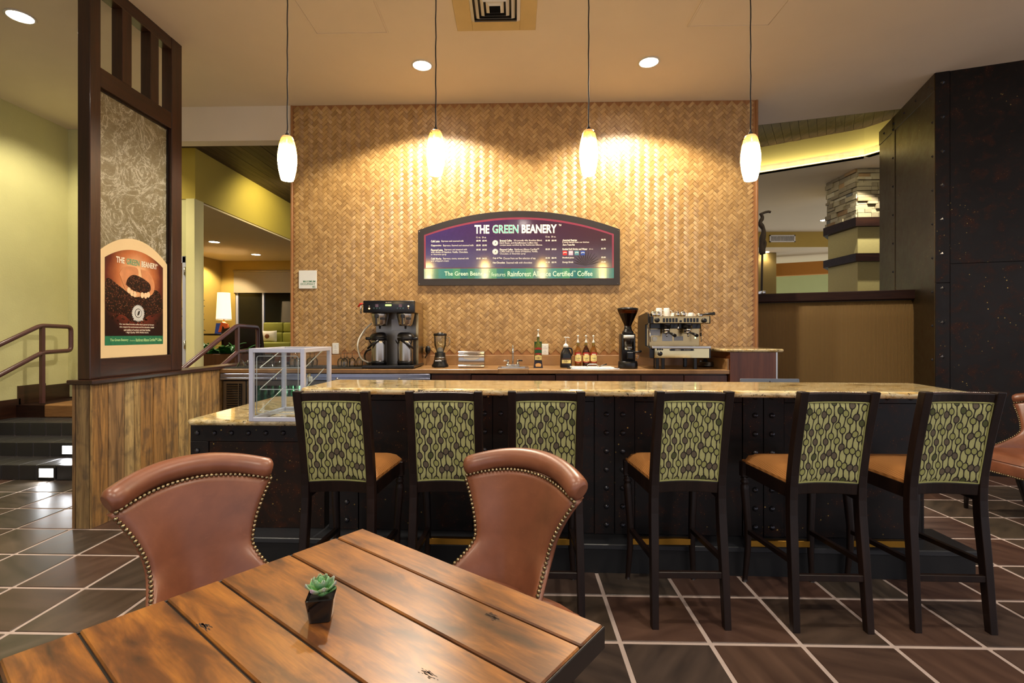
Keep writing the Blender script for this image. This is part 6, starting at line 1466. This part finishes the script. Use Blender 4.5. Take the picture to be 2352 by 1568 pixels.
# cups, jugs and spare portafilter on top
ct = Z(726)-.001
def cup(px, py0, w_, h_, lb, m_, up=True, Yc=Y+.16):
    x = Xc(px, Yc); r_ = w_/2
    t = thing('cup', lb, 'cup', (x, Yc, ct), group='cups on the espresso machine')
    if up: MB().lathe([(r_, 0), (r_, .004), (r_*.97, h_*.5), (r_*.86, h_*.93), (r_*.78, h_), (0, h_)], n=20).build('cup_body', m_, t)
    else: MB().lathe([(r_*.7, 0), (r_*.95, h_*.3), (r_, h_*.55), (r_*.85, h_*.85), (r_*.7, h_)], n=20).build('cup_body', m_, t)
    MB().tube(arc((r_*.92, 0, h_*.5), h_*.26, -80, 80, 8), .004, 6).build('handle', m_, t)
    return t
cup(1513.5, 0, .066, .088, 'tall white cup upside down on the espresso machine, left of a pair', M['ceramic']); cup(1531, 0, .066, .088, 'tall white cup upside down on the espresso machine, right of a pair', M['ceramic'])
cup(1547, 0, .06, .042, 'low white cup on the espresso machine behind the steel pitchers', M['ceramic'], Yc=Y+.24); cup(1572, 0, .06, .046, 'low white cup on the espresso machine, right of the steel pitchers', M['ceramic'], Yc=Y+.26); cup(1587, 0, .055, .044, 'low white cup nearest the spare portafilter', M['ceramic'], Yc=Y+.24)
for i, (px, lb) in enumerate(((1500, 'small round steel pitcher at the left end of the cup tray'), (1510, 'small round steel pitcher in front of the tall white cups'), (1554.5, 'round steel pitcher in the middle of the cup tray, left one'), (1568, 'round steel pitcher in the middle of the cup tray, right one'))):
    x = Xc(px, Y+.1); t_ = thing('milk_pitcher', lb, 'pitcher', (x, Y+.1, ct), group='steel pitchers on the espresso machine')
    MB().lathe([(.018, 0), (.026, .01), (.028, .025), (.024, .04), (.018, .048), (.02, .052)], n=18).build('pitcher_body', M['chrome'], t_); MB().tube(arc((.024, 0, .028), .014, -80, 80, 6), .003, 6).build('handle', M['chrome'], t_)
x = Xc(1606, Y+.12); t_ = thing('portafilter', 'spare portafilter with black grip lying on the espresso machine', 'portafilter', (x, Y+.12, ct))
MB().lathe([(.03, 0), (.034, .006), (.034, .03)], n=18).build('basket', M['chrome'], t_); MB().tube([(.03, -.01, .02), (.08, -.02, .026), (.14, -.03, .03)], [.008, .013, .017], 10).build('grip', M['black'], t_)
# coiled hose behind
q = P(1625, 838, Y=5.2); o = MB().tube([(q.x+.0+(.085-.004*k*.2)*math.cos(k*.5), 5.22+.10*math.sin(k*.5), CZ+.010+k*.0011) for k in range(44)], .0095, 8).build('coiled_hose', M['steel_dark']); tag(o, 'coiled grey braided hose beside the espresso machine', 'hose')
# bar mat and upturned glasses
mt_ = MB().box(Xc(487, 4.9), Xc(836, 4.9), 4.84, 5.22, CZ+.0005, CZ+.012, .003).build('bar_mat', M['black_matte']); tag(mt_, 'black rubber bar mat under the upturned glasses', 'bar mat')
mz = CZ+.0125
mart = MB().lathe([(.052, 0), (.030, .032), (.010, .062), (.004, .070), (.0035, .135), (.006, .142), (.034, .1465), (.034, .149)], n=20, caps=(False, True))
mm_bowl = MB().lathe([(.056, 0), (.032, .036), (.008, .068), (.004, .074)], n=20, caps=(False, True)).mesh('bowl', M['glassware']); mm_stem = MB().lathe([(.004, .072), (.0035, .14), (.005, .146)], n=10).mesh('stem', M['glassware']); mm_foot = MB().lathe([(.035, .15), (.035, .148), (.01, .145), (.005, .143)], n=20).mesh('foot', M['glassware'])
wg_bowl = MB().lathe([(.028, 0), (.034, .03), (.035, .05), (.028, .075), (.010, .09), (.004, .094)], n=18, caps=(False, True)).mesh('bowl', M['glassware']); wg_stem = MB().lathe([(.004, .092), (.0035, .13), (.005, .136)], n=10).mesh('stem', M['glassware']); wg_foot = MB().lathe([(.031, .14), (.031, .138), (.01, .136), (.005, .134)], n=18).mesh('foot', M['glassware'])
def glassw(px, Yg, kind, lb):
    t = thing('martini_glass' if kind == 0 else 'wine_glass', lb, 'glass', (Xc(px, Yg), Yg, mz), group='upturned martini glasses' if kind == 0 else 'upturned wine glasses')
    for nm, me in zip(('bowl', 'stem', 'foot'), (mm_bowl, mm_stem, mm_foot) if kind == 0 else (wg_bowl, wg_stem, wg_foot)): link(nm, me, t)
ml = ['upturned martini glass at the left end of the bar mat', 'second upturned martini glass from the left on the bar mat', 'upturned martini glass seen through the left of the display case', 'upturned martini glass seen through the middle of the display case', 'upturned martini glass behind the upright of the display case']
for px, Yg, lb in zip((555, 571, 597, 623, 645), (4.93, 5.05, 4.95, 4.95, 5.05), ml): glassw(px, Yg, 0, lb)
wl_ = ['upturned wine glass seen through the case, leftmost of a cluster', 'upturned wine glass seen through the case, front of the cluster', 'upturned wine glass seen through the case, back of the cluster', 'upturned wine glass at the right post of the display case', 'upturned wine glass at the right end of the case cluster',
       'upturned wine glass nearest the wall outlet', 'upturned wine glass in the front row left of the brewer', 'upturned wine glass in the back row left of the brewer', 'upturned wine glass inside the loop of the white hose', 'upturned wine glass nearest the coffee brewer']
for px, Yg, lb in zip((672, 683, 692, 712, 722, 783, 791, 797, 809, 826), (4.95, 4.9, 5.05, 4.95, 5.06, 4.95, 4.9, 5.1, 4.98, 5.1), wl_): glassw(px, Yg, 1, lb)
# lower service counter behind the bar with tap and laptop
sv = thing('service_counter', 'low service counter hidden behind the high bar', 'counter', (.55, 3.34, 0), BR)
MB().box(-1.58, 1.7, -.16, .25, .06, .82).build('body', M['cherry'], sv); MB().box(-1.6, 1.72, -.17, .27, .82, .85, .004).build('top_board', M['laminate'], sv)
lq = P(1770, 878, Y=3.34); lp = thing('laptop', 'grey laptop lid showing above the bar top', 'laptop', (lq.x, 3.36, .85), R(-1))
MB().box(-.16, .16, -.0, .22, 0, .018, .003).build('keyboard_base', M['steel_dark'], lp)
zl = P(1770, 870, Y=3.34).z-.85
MB().prism([(-.19, 0), (.19, 0), (.19, zl-.004), (.186, zl), (-.186, zl), (-.19, zl-.004)], .012, Matrix.Translation((0, .0, 0)) @ FRX).build('lid', M['lid'], lp); MB().ball((0, -.0125, zl-.018), (.004, .001, .005), 8, 5).build('emblem', M['darkprint'], lp)
fq = P(668, 905, Y=3.2); t = thing('glass_rinser_tap', 'small chrome tap standing behind the left end of the bar', 'tap', (fq.x-.0, 3.45, .85))
MB().tube(smooth_path([(0, 0, 0), (0, 0, .12), (.0, .01, .18), (.02, 0, .2), (.025, -.02, .17)], 5), .007, 8).build('neck', M['chrome'], t); MB().lathe([(.02, 0), (.018, .02)], n=12).build('base', M['chrome'], t)
# ================================================================ SIGNS ON THE WALL
SYw = WY-.042
def W(px, py): q = P(px, py, Y=SYw); return (q.x, q.z)
sg = thing('menu_board', 'arched purple menu board with white lettering on the bamboo wall', 'sign', (0, SYw, 0))
c0 = W(960, 655); c1 = W(1424, 656); zsh = (W(960, 529)[1]+W(1424, 526)[1])/2; ztp = W(1190, 484)[1]
xm = (c0[0]+c1[0])/2; sg.matrix_basis = Matrix.Translation((xm, SYw, c0[1]))
def front(poly, y, m_, nm, th=.001): return MB().prism(poly, th, Matrix.Translation((0, y, 0)) @ FRX).build(nm, m_, sg, w=True)
front(arched(c0[0], c1[0], c0[1], zsh, ztp, 30), SYw+.024, M['signrim'], 'metal_plate', .022)
i0 = W(974, 641); i1 = W(1410, 640); izs = (W(974, 541)[1]+W(1410, 536)[1])/2; izt = W(1190, 499)[1]
front(arched(i0[0], i1[0], i0[1], izs, izt, 30), SYw+.0, M['plumprint'], 'print_border', .001)
j0 = W(978, 615); j1 = W(1405.5, 614); front(arched(j0[0], j1[0], j0[1], izs-.012, izt-.022, 30), SYw-.0012, M['reflectionprint'], 'print_field', .001)
zb1 = W(1190, 616)[1]
for k in range(26):
    a = i0[0]+(i1[0]-i0[0])*k/26; b = i0[0]+(i1[0]-i0[0])*(k+1)/26; front([(a, i0[1]+.004), (b, i0[1]+.004), (b, zb1), (a, zb1)], SYw-.0014, M['band%d' % (k*7 % 5)], 'green_band', .001)
for px, py in ((963, 532), (1420, 529), (963, 652), (1419, 651)):
    q = W(px, py); MB().ball((q[0], SYw+.002, q[1]), .006, 8, 5).build('screw', M['chrome'], sg, w=True)
def stext(items, m_, nm, y=SYw-.0034):
    mb = MB()
    for body, px0, px1, py, ph, bold in items:
        a = W(px0, py); b = W(px1, py); add_text(mb, body, ((a[0]+b[0])/2, y, (a[1]+b[1])/2), b[0]-a[0], ph*SYw/FPX, 'CENTER', bold)
    o = mb.build(nm, m_, sg, w=True); o['kind'] = 'stuff'; return o
stext([('THE', 1090, 1124, 526.5, 20, .035), ('BEANERY', 1198, 1279, 525.5, 20, .035), ('™', 1283, 1289, 517, 4, 0)], M['creamprint'], 'title_lettering')
stext([('GREEN', 1131, 1191, 526, 20, .03)], M['creamprint'], 'title_outline', SYw-.0028); stext([('GREEN', 1131.8, 1190.2, 526, 18.6, .006)], M['tealletter'], 'title_lettering')
stext([('The Green Beanery', 1021, 1120, 629.5, 13, .012), ('™', 1121, 1125, 624, 3, 0), ('features', 1129, 1161, 630, 9, -.004), ('Rainforest Alliance Certified', 1166, 1316, 628.5, 12, .012), ('™', 1317, 1322, 623, 3, 0), ('Coffee', 1326, 1361, 628, 12, .012)], M['mintletter'], 'band_lettering')
small = []
def row(x0, x1, y, s, b=.0, h=5): small.append((s, x0, x1, y, h, b))
row(1094, 1104, 545, '12 oz.', h=3.6); row(1107, 1117, 545, '20 oz.', h=3.6); row(1253, 1263, 543.5, '12 oz.', h=3.6); row(1266, 1277, 543.5, '20 oz.', h=3.6)
row(990, 1010, 554, 'Café Latte', .02, 4.6); row(1014, 1065, 554, 'Espresso and steamed milk', 0, 4.6)
row(990, 1014, 564, 'Cappuccino', .02, 4.8); row(1018, 1088, 564, 'Espresso, foamed and steamed milk', 0, 4.8)
row(990, 1017, 574, 'Flavored Latte', .02, 4.6); row(1021, 1073, 573.5, 'Espresso and steamed milk', 0, 4.6); row(990, 1075, 579, 'with choice of Hazelnut, Vanilla, Chocolate,', 0, 4.8); row(990, 1025, 584.5, 'or Amaretto syrup', 0, 4.8)
row(990, 1014, 594, 'Café Mocha', .02, 4.6); row(1018, 1077, 594, 'Espresso, cocoa, steamed milk', 0, 4.8); row(990, 1031, 599.5, 'and whipped cream', 0, 4.8)
for y, a, b in ((553, '$2.95', '$3.95'), (563.5, '$2.95', '$3.95'), (573.5, '$3.25', '$4.25'), (593.5, '$3.25', '$4.25')): row(1094, 1104, y, a, .03, 3.8); row(1108, 1118, y, b, .03, 3.8)
row(1148, 1176, 552.5, 'Brewed Coffee', .02, 4.4); row(1180, 1245, 552.5, 'We proudly offer Breakfast Blend,', 0, 4.8); row(1148, 1235, 557.8, 'Dark Roast, and Decaffeinated Coffees that', 0, 4.6); row(1148, 1246, 563, 'contain beans certified by the Rainforest Alliance.', 0, 4.8)
row(1148, 1178, 573, 'Flavored Coffee', .02, 4.4); row(1182, 1238, 572.5, 'Rainforest Alliance Certified™', 0, 4.6); row(1148, 1235, 578, 'Coffee with your choice of Hazelnut, Vanilla,', 0, 4.8); row(1148, 1207, 583, 'Chocolate, or Amaretto syrup', 0, 4.8)
row(1132, 1153, 593, 'Cup of Tea', .02, 4.8); row(1156, 1230, 593, 'Choose from our fine selection of tea', 0, 4.6); row(1132, 1160, 603, 'Hot Chocolate', .02, 4.4); row(1163, 1222, 603, 'Steamed milk with chocolate', 0, 4.4)
for y, a, b in ((552.5, '$1.95', '$2.95'), (572.5, '$2.25', '$3.25'), (592.5, '$1.95', '$2.95'), (602.5, '$1.95', '$2.95')): row(1253, 1263, y, a, .03, 3.8); row(1267, 1278, y, b, .03, 3.8)
row(1292, 1325, 551.5, 'Assorted Pastries', .02, 4.4); row(1292, 1353, 556.5, 'Freshly baked from our kitchen', 0, 4.6); row(1292, 1320, 562, 'Zero Trans-Fat', .02, 4.2)
row(1292, 1349, 572, 'Bottled Soft Drinks and Water', .02, 4.4); row(1353, 1362, 572, '(20 oz)', 0, 3.2); row(1292, 1318, 592, 'Bottled Juice', .02, 4.4); row(1292, 1317, 602.5, 'Energy Drink', .02, 4.8)
for y, a in ((550.5, '$2.75'), (571, '$1.75'), (591, '$2.50'), (601.5, '$2.50')): row(1381, 1391, y, a, .03, 3.8)
stext(small, M['creamprint'], 'menu_lettering')
for px, py in ((1137.5, 558), (1137.5, 578)):
    q = W(px, py); rr = 6.6*SYw/FPX; front([(q[0]+rr*math.cos(k*.26), q[1]+rr*math.sin(k*.26)) for k in range(24)], SYw-.0026, M['silverprint'], 'seal_print'); front([(q[0]+rr*.55*math.cos(k*.4)*1.0, q[1]+rr*.55*math.sin(k*.4)) for k in range(16)], SYw-.0036, M['creamprint'], 'seal_print'); front([(q[0]-rr*.2, q[1]-rr*.3), (q[0]+rr*.1, q[1]-rr*.2), (q[0]+rr*.3, q[1]+rr*.3), (q[0], q[1]+rr*.2)], SYw-.0046, M['darkprint'], 'seal_print')
for k, (px, m_) in enumerate(((1297.5, 'redprint'), (1311, 'pinkprint'), (1324.5, 'bluegreenprint'), (1338.5, 'blueprint'))):
    a = W(px-5, 586); b = W(px+5, 576); front([(a[0], a[1]), (b[0], a[1]), (b[0], b[1]), (a[0], b[1])], SYw-.0026, M[m_], 'drink_logo')
    c_ = W(px, 581); front(blob([(c_[0]-.018, c_[1]-.004), (c_[0], c_[1]+.004), (c_[0]+.018, c_[1]-.002), (c_[0]+.018, c_[1]+.005), (c_[0], c_[1]+.011), (c_[0]-.018, c_[1]+.003)], 3), SYw-.0036, M['creamprint'], 'drink_logo_swash')
# dark palm frond printed on the field
fb = MB()
for cx_, cz_ in ((1345, 610), ):
    q = W(cx_, cz_)
    for k in range(13):
        a = R(15+k*12.5); L_ = .17; d = Vector((math.cos(a), math.sin(a))); n_v = Vector((-d.y, d.x))
        p0 = Vector(q); p1 = p0+d*L_*.55+n_v*.0065; p2 = p0+d*L_; p3 = p0+d*L_*.55-n_v*.0065
        if min(p.y for p in (p0, p1, p2, p3)) > zb1+.004: fb.prism([tuple(p) for p in (p0, p3, p2, p1)], .0006, Matrix.Translation((0, SYw-.0024, 0)) @ FRX)
fo = fb.build('palm_print', M['palmprint'], sg, w=True); fo['kind'] = 'stuff'
# occupancy sign
oc = thing('occupancy_sign', 'small white maximum occupancy sign on the bamboo wall', 'sign', (0, 0, 0)); a = W(684, 662); b = W(725, 620); oc.matrix_basis = Matrix.Translation(((a[0]+b[0])/2, SYw+.034, a[1]))
MB().box(a[0], b[0], SYw+.026, SYw+.035, a[1], b[1], .001).build('plate', M['white'], oc, w=True)
mb = MB()
for s, px0, px1, py in (('MAXIMUM', 694, 722, 645.5), ('OCCUPANCY', 688, 722, 651.5), ('45', 715, 722, 658)):
    u = W(px0, py); v = W(px1, py); add_text(mb, s, ((u[0]+v[0])/2, SYw+.025, u[1]), v[0]-u[0], .021, bold=.01)
o = mb.build('lettering', M['green_print'], oc, w=True); o['kind'] = 'stuff'
# driftwood figure on the side of the wall
dg = P(1755, 580, Y=6.2); t = thing('driftwood_figure', 'dark weathered driftwood figure at the right edge of the bamboo wall', 'sculpture', (PX(1749, 6.0), 6.0, 1.80))
def dp(px, py): q = P(px, py, Y=6.0); return q
zf = 1.80
MB().tube(smooth_path([dp(1752, 584), dp(1749, 560), dp(1754, 530), dp(1746, 512), dp(1751, 500), dp(1747, 489)], 5), [.03, .035, .038, .032, .028, .026, .03, .036, .034, .028, .024, .022, .026, .03, .028, .024, .02, .022, .024, .022, .02, .02, .018, .02, .022, .016], 7).build('trunk', M['drift'], t, w=True)
MB().tube(smooth_path([dp(1748, 492), dp(1756, 488), dp(1765, 486), dp(1770, 487)], 4), .014, 7).build('branch', M['drift'], t, w=True)
MB().tube(smooth_path([dp(1750, 545), dp(1757, 558), dp(1753, 575)], 4), [.02]*8+[.01], 7).build('branch', M['drift'], t, w=True)
MB().tube([dp(1751, 582), Vector((dp(1751, 582).x, 6.02, zf))], .012, 6).build('mount_rod', M['drift'], t, w=True)
o = MB().box(PX(1743, 6.05), PX(1752, 6.05), 5.97, 6.07, 1.80, 1.845, .01, 2).build('salt_shaker', M['steel']); tag(o, 'tiny steel pot standing on the banquette cap', 'pot')
# ================================================================ LOUNGE FURNITURE
GY = 9.6
def GX(px, Y=GY): return PX(px, Y)
def GZ(py, Y=GY): return PZ(550, py, Y)
st_ = thing('side_table', 'dark round side table carrying the table lamp', 'table', (GX(515), GY, FZ)); tzz = GZ(766)
MB().lathe([(.36, tzz-.035-FZ), (.37, tzz-.03-FZ), (.37, tzz-.003-FZ), (.365, tzz-FZ)], n=28).build('table_top', M['espresso'], st_); MB().lathe([(.05, .04), (.045, .3), (.05, tzz-.035-FZ)], n=14).build('pedestal', M['espresso'], st_); MB().lathe([(.2, 0), (.2, .025), (.06, .045)], n=20).build('foot', M['espresso'], st_)
lm_ = thing('table_lamp', 'table lamp with tall lit cream shade in the lounge', 'lamp', (GX(514), GY, tzz))
z0, z1 = GZ(734)-tzz, GZ(672)-tzz
MB().lathe([(.137, z0), (.112, z1)], n=28, caps=(False, False)).build('lamp_shade', M['lampshade'], lm_); MB().lathe([(.138, z0-.004), (.14, z0), (.138, z0+.012)], n=28, caps=(False, False)).build('shade_rim', M['trimwhite'], lm_)
MB().lathe([(.05, 0), (.055, .01), (.09, .06), (.105, .12), (.085, .18), (.035, .22), (.02, .235)], n=24).build('lamp_base', M['amberbase'], lm_); MB().lathe([(.012, .235), (.012, z0+.1)], n=10).build('stem', M['brass'], lm_)
point((GX(514), GY, tzz+(z0+z1)/2), 9, (1, .78, .5), .05)
bc = thing('brochure_stand', 'bright folded brochure standing on the lounge side table', 'brochure', (GX(520), GY-.2, tzz)); MB().prism([(-.09, 0), (.09, 0), (.075, .2), (-.06, .2)], .004, Matrix.Translation((-.02, 0, 0)) @ FRX).build('blue_page', M['bluepage'], bc); MB().prism([(-.06, .03), (.1, .02), (.13, .19), (-.0, .22)], .004, Matrix.Translation((.02, -.006, 0)) @ FRX).build('orange_page', M['orangepage'], bc)
MB().prism([(.0, .0), (.08, .0), (.06, .12), (.03, .15)], .004, Matrix.Translation((.02, -.012, 0)) @ FRX).build('figure_print', M['darkprint'], bc)
# booth sofa
SYf = 10.35; sx0, sx1 = GX(597, SYf), GX(690, SYf); sf = thing('lounge_sofa', 'olive green tufted sofa under the lounge window', 'sofa', ((sx0+sx1)/2, SYf, FZ)); zt = GZ(740, SYf)
zc = GZ(785, SYf)
for k in range(2):
    a = sx0+(sx1-sx0)*k/2; b = sx0+(sx1-sx0)*(k+1)/2
    MB().box(a+.004, b-.004, SYf+.12, SYf+.3, GZ(762, SYf), zt, .03, 3).build('back_cushion', M['sofagreen'], sf, w=True); MB().box(a+.004, b-.004, SYf+.09, SYf+.3, zc-.02, GZ(763, SYf), .03, 3).build('back_cushion', M['sofagreen'], sf, w=True)
MB().box(sx0, sx1, SYf-.5, SYf+.1, zc-.14, zc, .03, 2).build('seat_cushion', M['sofagreen'], sf, w=True); MB().box(sx0, sx1, SYf-.46, SYf+.3, FZ+.05, zc-.14, .01).build('base', M['oakbrown'], sf, w=True)
for x in (sx0+.05, sx1-.05):
    for y in (SYf-.4, SYf+.25): MB().box(x-.02, x+.02, y-.02, y+.02, FZ, FZ+.05).build('foot', M['espresso'], sf, w=True)
cq = GX(612, SYf-.1); cs_ = thing('throw_pillow', 'white patterned throw pillow on the green sofa', 'pillow', (cq, SYf-.02, zc))
def pil_(u, v):
    a, b = u*2-1, v*2-1; e = (1-a*a)*(1-b*b); return (a*.18*(1-.06*(1-b*b)*0), -.055*e**.5, .12+b*.12*(1-.1*(1-a*a)))
pw = MB().grid(pil_, 14, 14); pw2 = MB().grid(lambda u, v: (pil_(u, v)[0], -pil_(u, v)[1], pil_(u, v)[2]), 14, 14); pw.add(pw2.v, pw2.f, True); pw.build('pillow_cover', M['pillow'], cs_); MB().ball((0, -.055, .12), (.05, .006, .05), 12, 6).build('printed_motif', M['oakbrown'], cs_)
# dark lounge chairs
def lounge_chair(px, Yc, rz, lb, w_=.7, top=745):
    t = thing('lounge_chair', lb, 'armchair', (PX(px, Yc), Yc, FZ), R(rz), group='dark leather lounge chairs'); h = PZ(550, top, Yc)-FZ
    MB().box(-w_/2, w_/2, -.3, .3, .16, .42, .06, 3).build('seat', M['darkleather'], t)
    def bk_(u, v): 
        a = (u*2-1); return (a*w_/2*(1-.06*v), -.30-.12*v-.05*(1-a*a), .3+(h-.3)*v*(1-.05*a*a))
    g1 = MB().grid(bk_, 14, 10); g2 = MB().grid(lambda u, v: tuple(Vector(bk_(u, v))+Vector((0, .10, -.01*v))), 14, 10); n = len(g1.v); g1.add(g2.v, [f[::-1] for f in g2.f], True)
    for i in range(13): g1.add([g1.v[126+i], g1.v[127+i], g1.v[n+127+i], g1.v[n+126+i]], [(0, 1, 2, 3)], True)
    for j in range(9):
        for i in (0, 13): g1.add([g1.v[j*14+i], g1.v[(j+1)*14+i], g1.v[n+(j+1)*14+i], g1.v[n+j*14+i]], [(0, 1, 2, 3)], True)
    g1.build('backrest', M['darkleather'], t)
    for sx_ in (-1, 1):
        for y in (-.25, .25): MB().box(sx_*w_/2*.8-.02, sx_*w_/2*.8+.02, y-.02, y+.02, 0, .17).build('leg', M['espresso'], t)
lounge_chair(577, 8.5, 8, 'dark leather lounge chair seen from behind beside the handrail', .62, 752)
lounge_chair(466, 8.7, -60, 'round dark leather lounge chair left of the side table', .6, 748)
# planter with broad leaves, tall plant
plq = PX(500, 7.6); pt_ = thing('planter_box', 'wooden planter box with broad glossy leaves', 'planter', (plq, 7.6, FZ)); pw_ = .42
zp = PZ(500, 812, 7.6)-FZ
MB().box(-pw_, pw_, -.16, .16, 0, zp, .006).build('box', M['oakbrown'], pt_); MB().box(-pw_+.02, pw_-.02, -.14, .14, zp-.03, zp+.004).build('soil', M['soil'], pt_)
def bigleaf(L_, wd, droop):
    def fn(u, v):
        s = wd*math.sin(math.pi*min(1, .08+v*.92))**.7; return ((u-.5)*2*s, v*L_*(1-.15*v), L_*(.75*v-droop*v*v)-.02*abs(u-.5))
    return MB().grid(fn, 5, 9)
blm = [bigleaf(.34, .05, .55).mesh('leaf', M['leafgreen']), bigleaf(.28, .06, .75).mesh('leaf', M['leafgreen']), bigleaf(.24, .045, .3).mesh('leaf', M['leafgreen'])]
rl = random.Random(11)
for k in range(46):
    link('leaf', blm[k % 3], pt_, M=Matrix.Translation((rl.uniform(-.34, .34), rl.uniform(-.08, .08), zp)) @ Matrix.Rotation(rl.uniform(0, 6.28), 4, 'Z') @ Matrix.Rotation(R(rl.uniform(-12, 25)), 4, 'X'))
tp = thing('tall_plant', 'tall dark leafed plant behind the pale wall end', 'plant', (PX(441, 7.9), 7.9, FZ)); zt = PZ(443, 690, 7.9)-FZ
MB().lathe([(.1, 0), (.13, .02), (.15, .28), (.13, .28)], n=18).build('pot', M['plinth_black'], tp); MB().tube([(0, 0, .25), (.02, 0, zt*.6), (0, .01, zt*.98)], .014, 7).build('stem', M['drift'], tp)
dlm = bigleaf(.22, .028, .6).mesh('leaf', M['leafdark'])
for k in range(40): link('leaf', dlm, tp, M=Matrix.Translation((0, 0, zt*(.5+.5*k/40))) @ Matrix.Rotation(k*2.4, 4, 'Z') @ Matrix.Rotation(R(rl.uniform(-10, 20)), 4, 'X'))
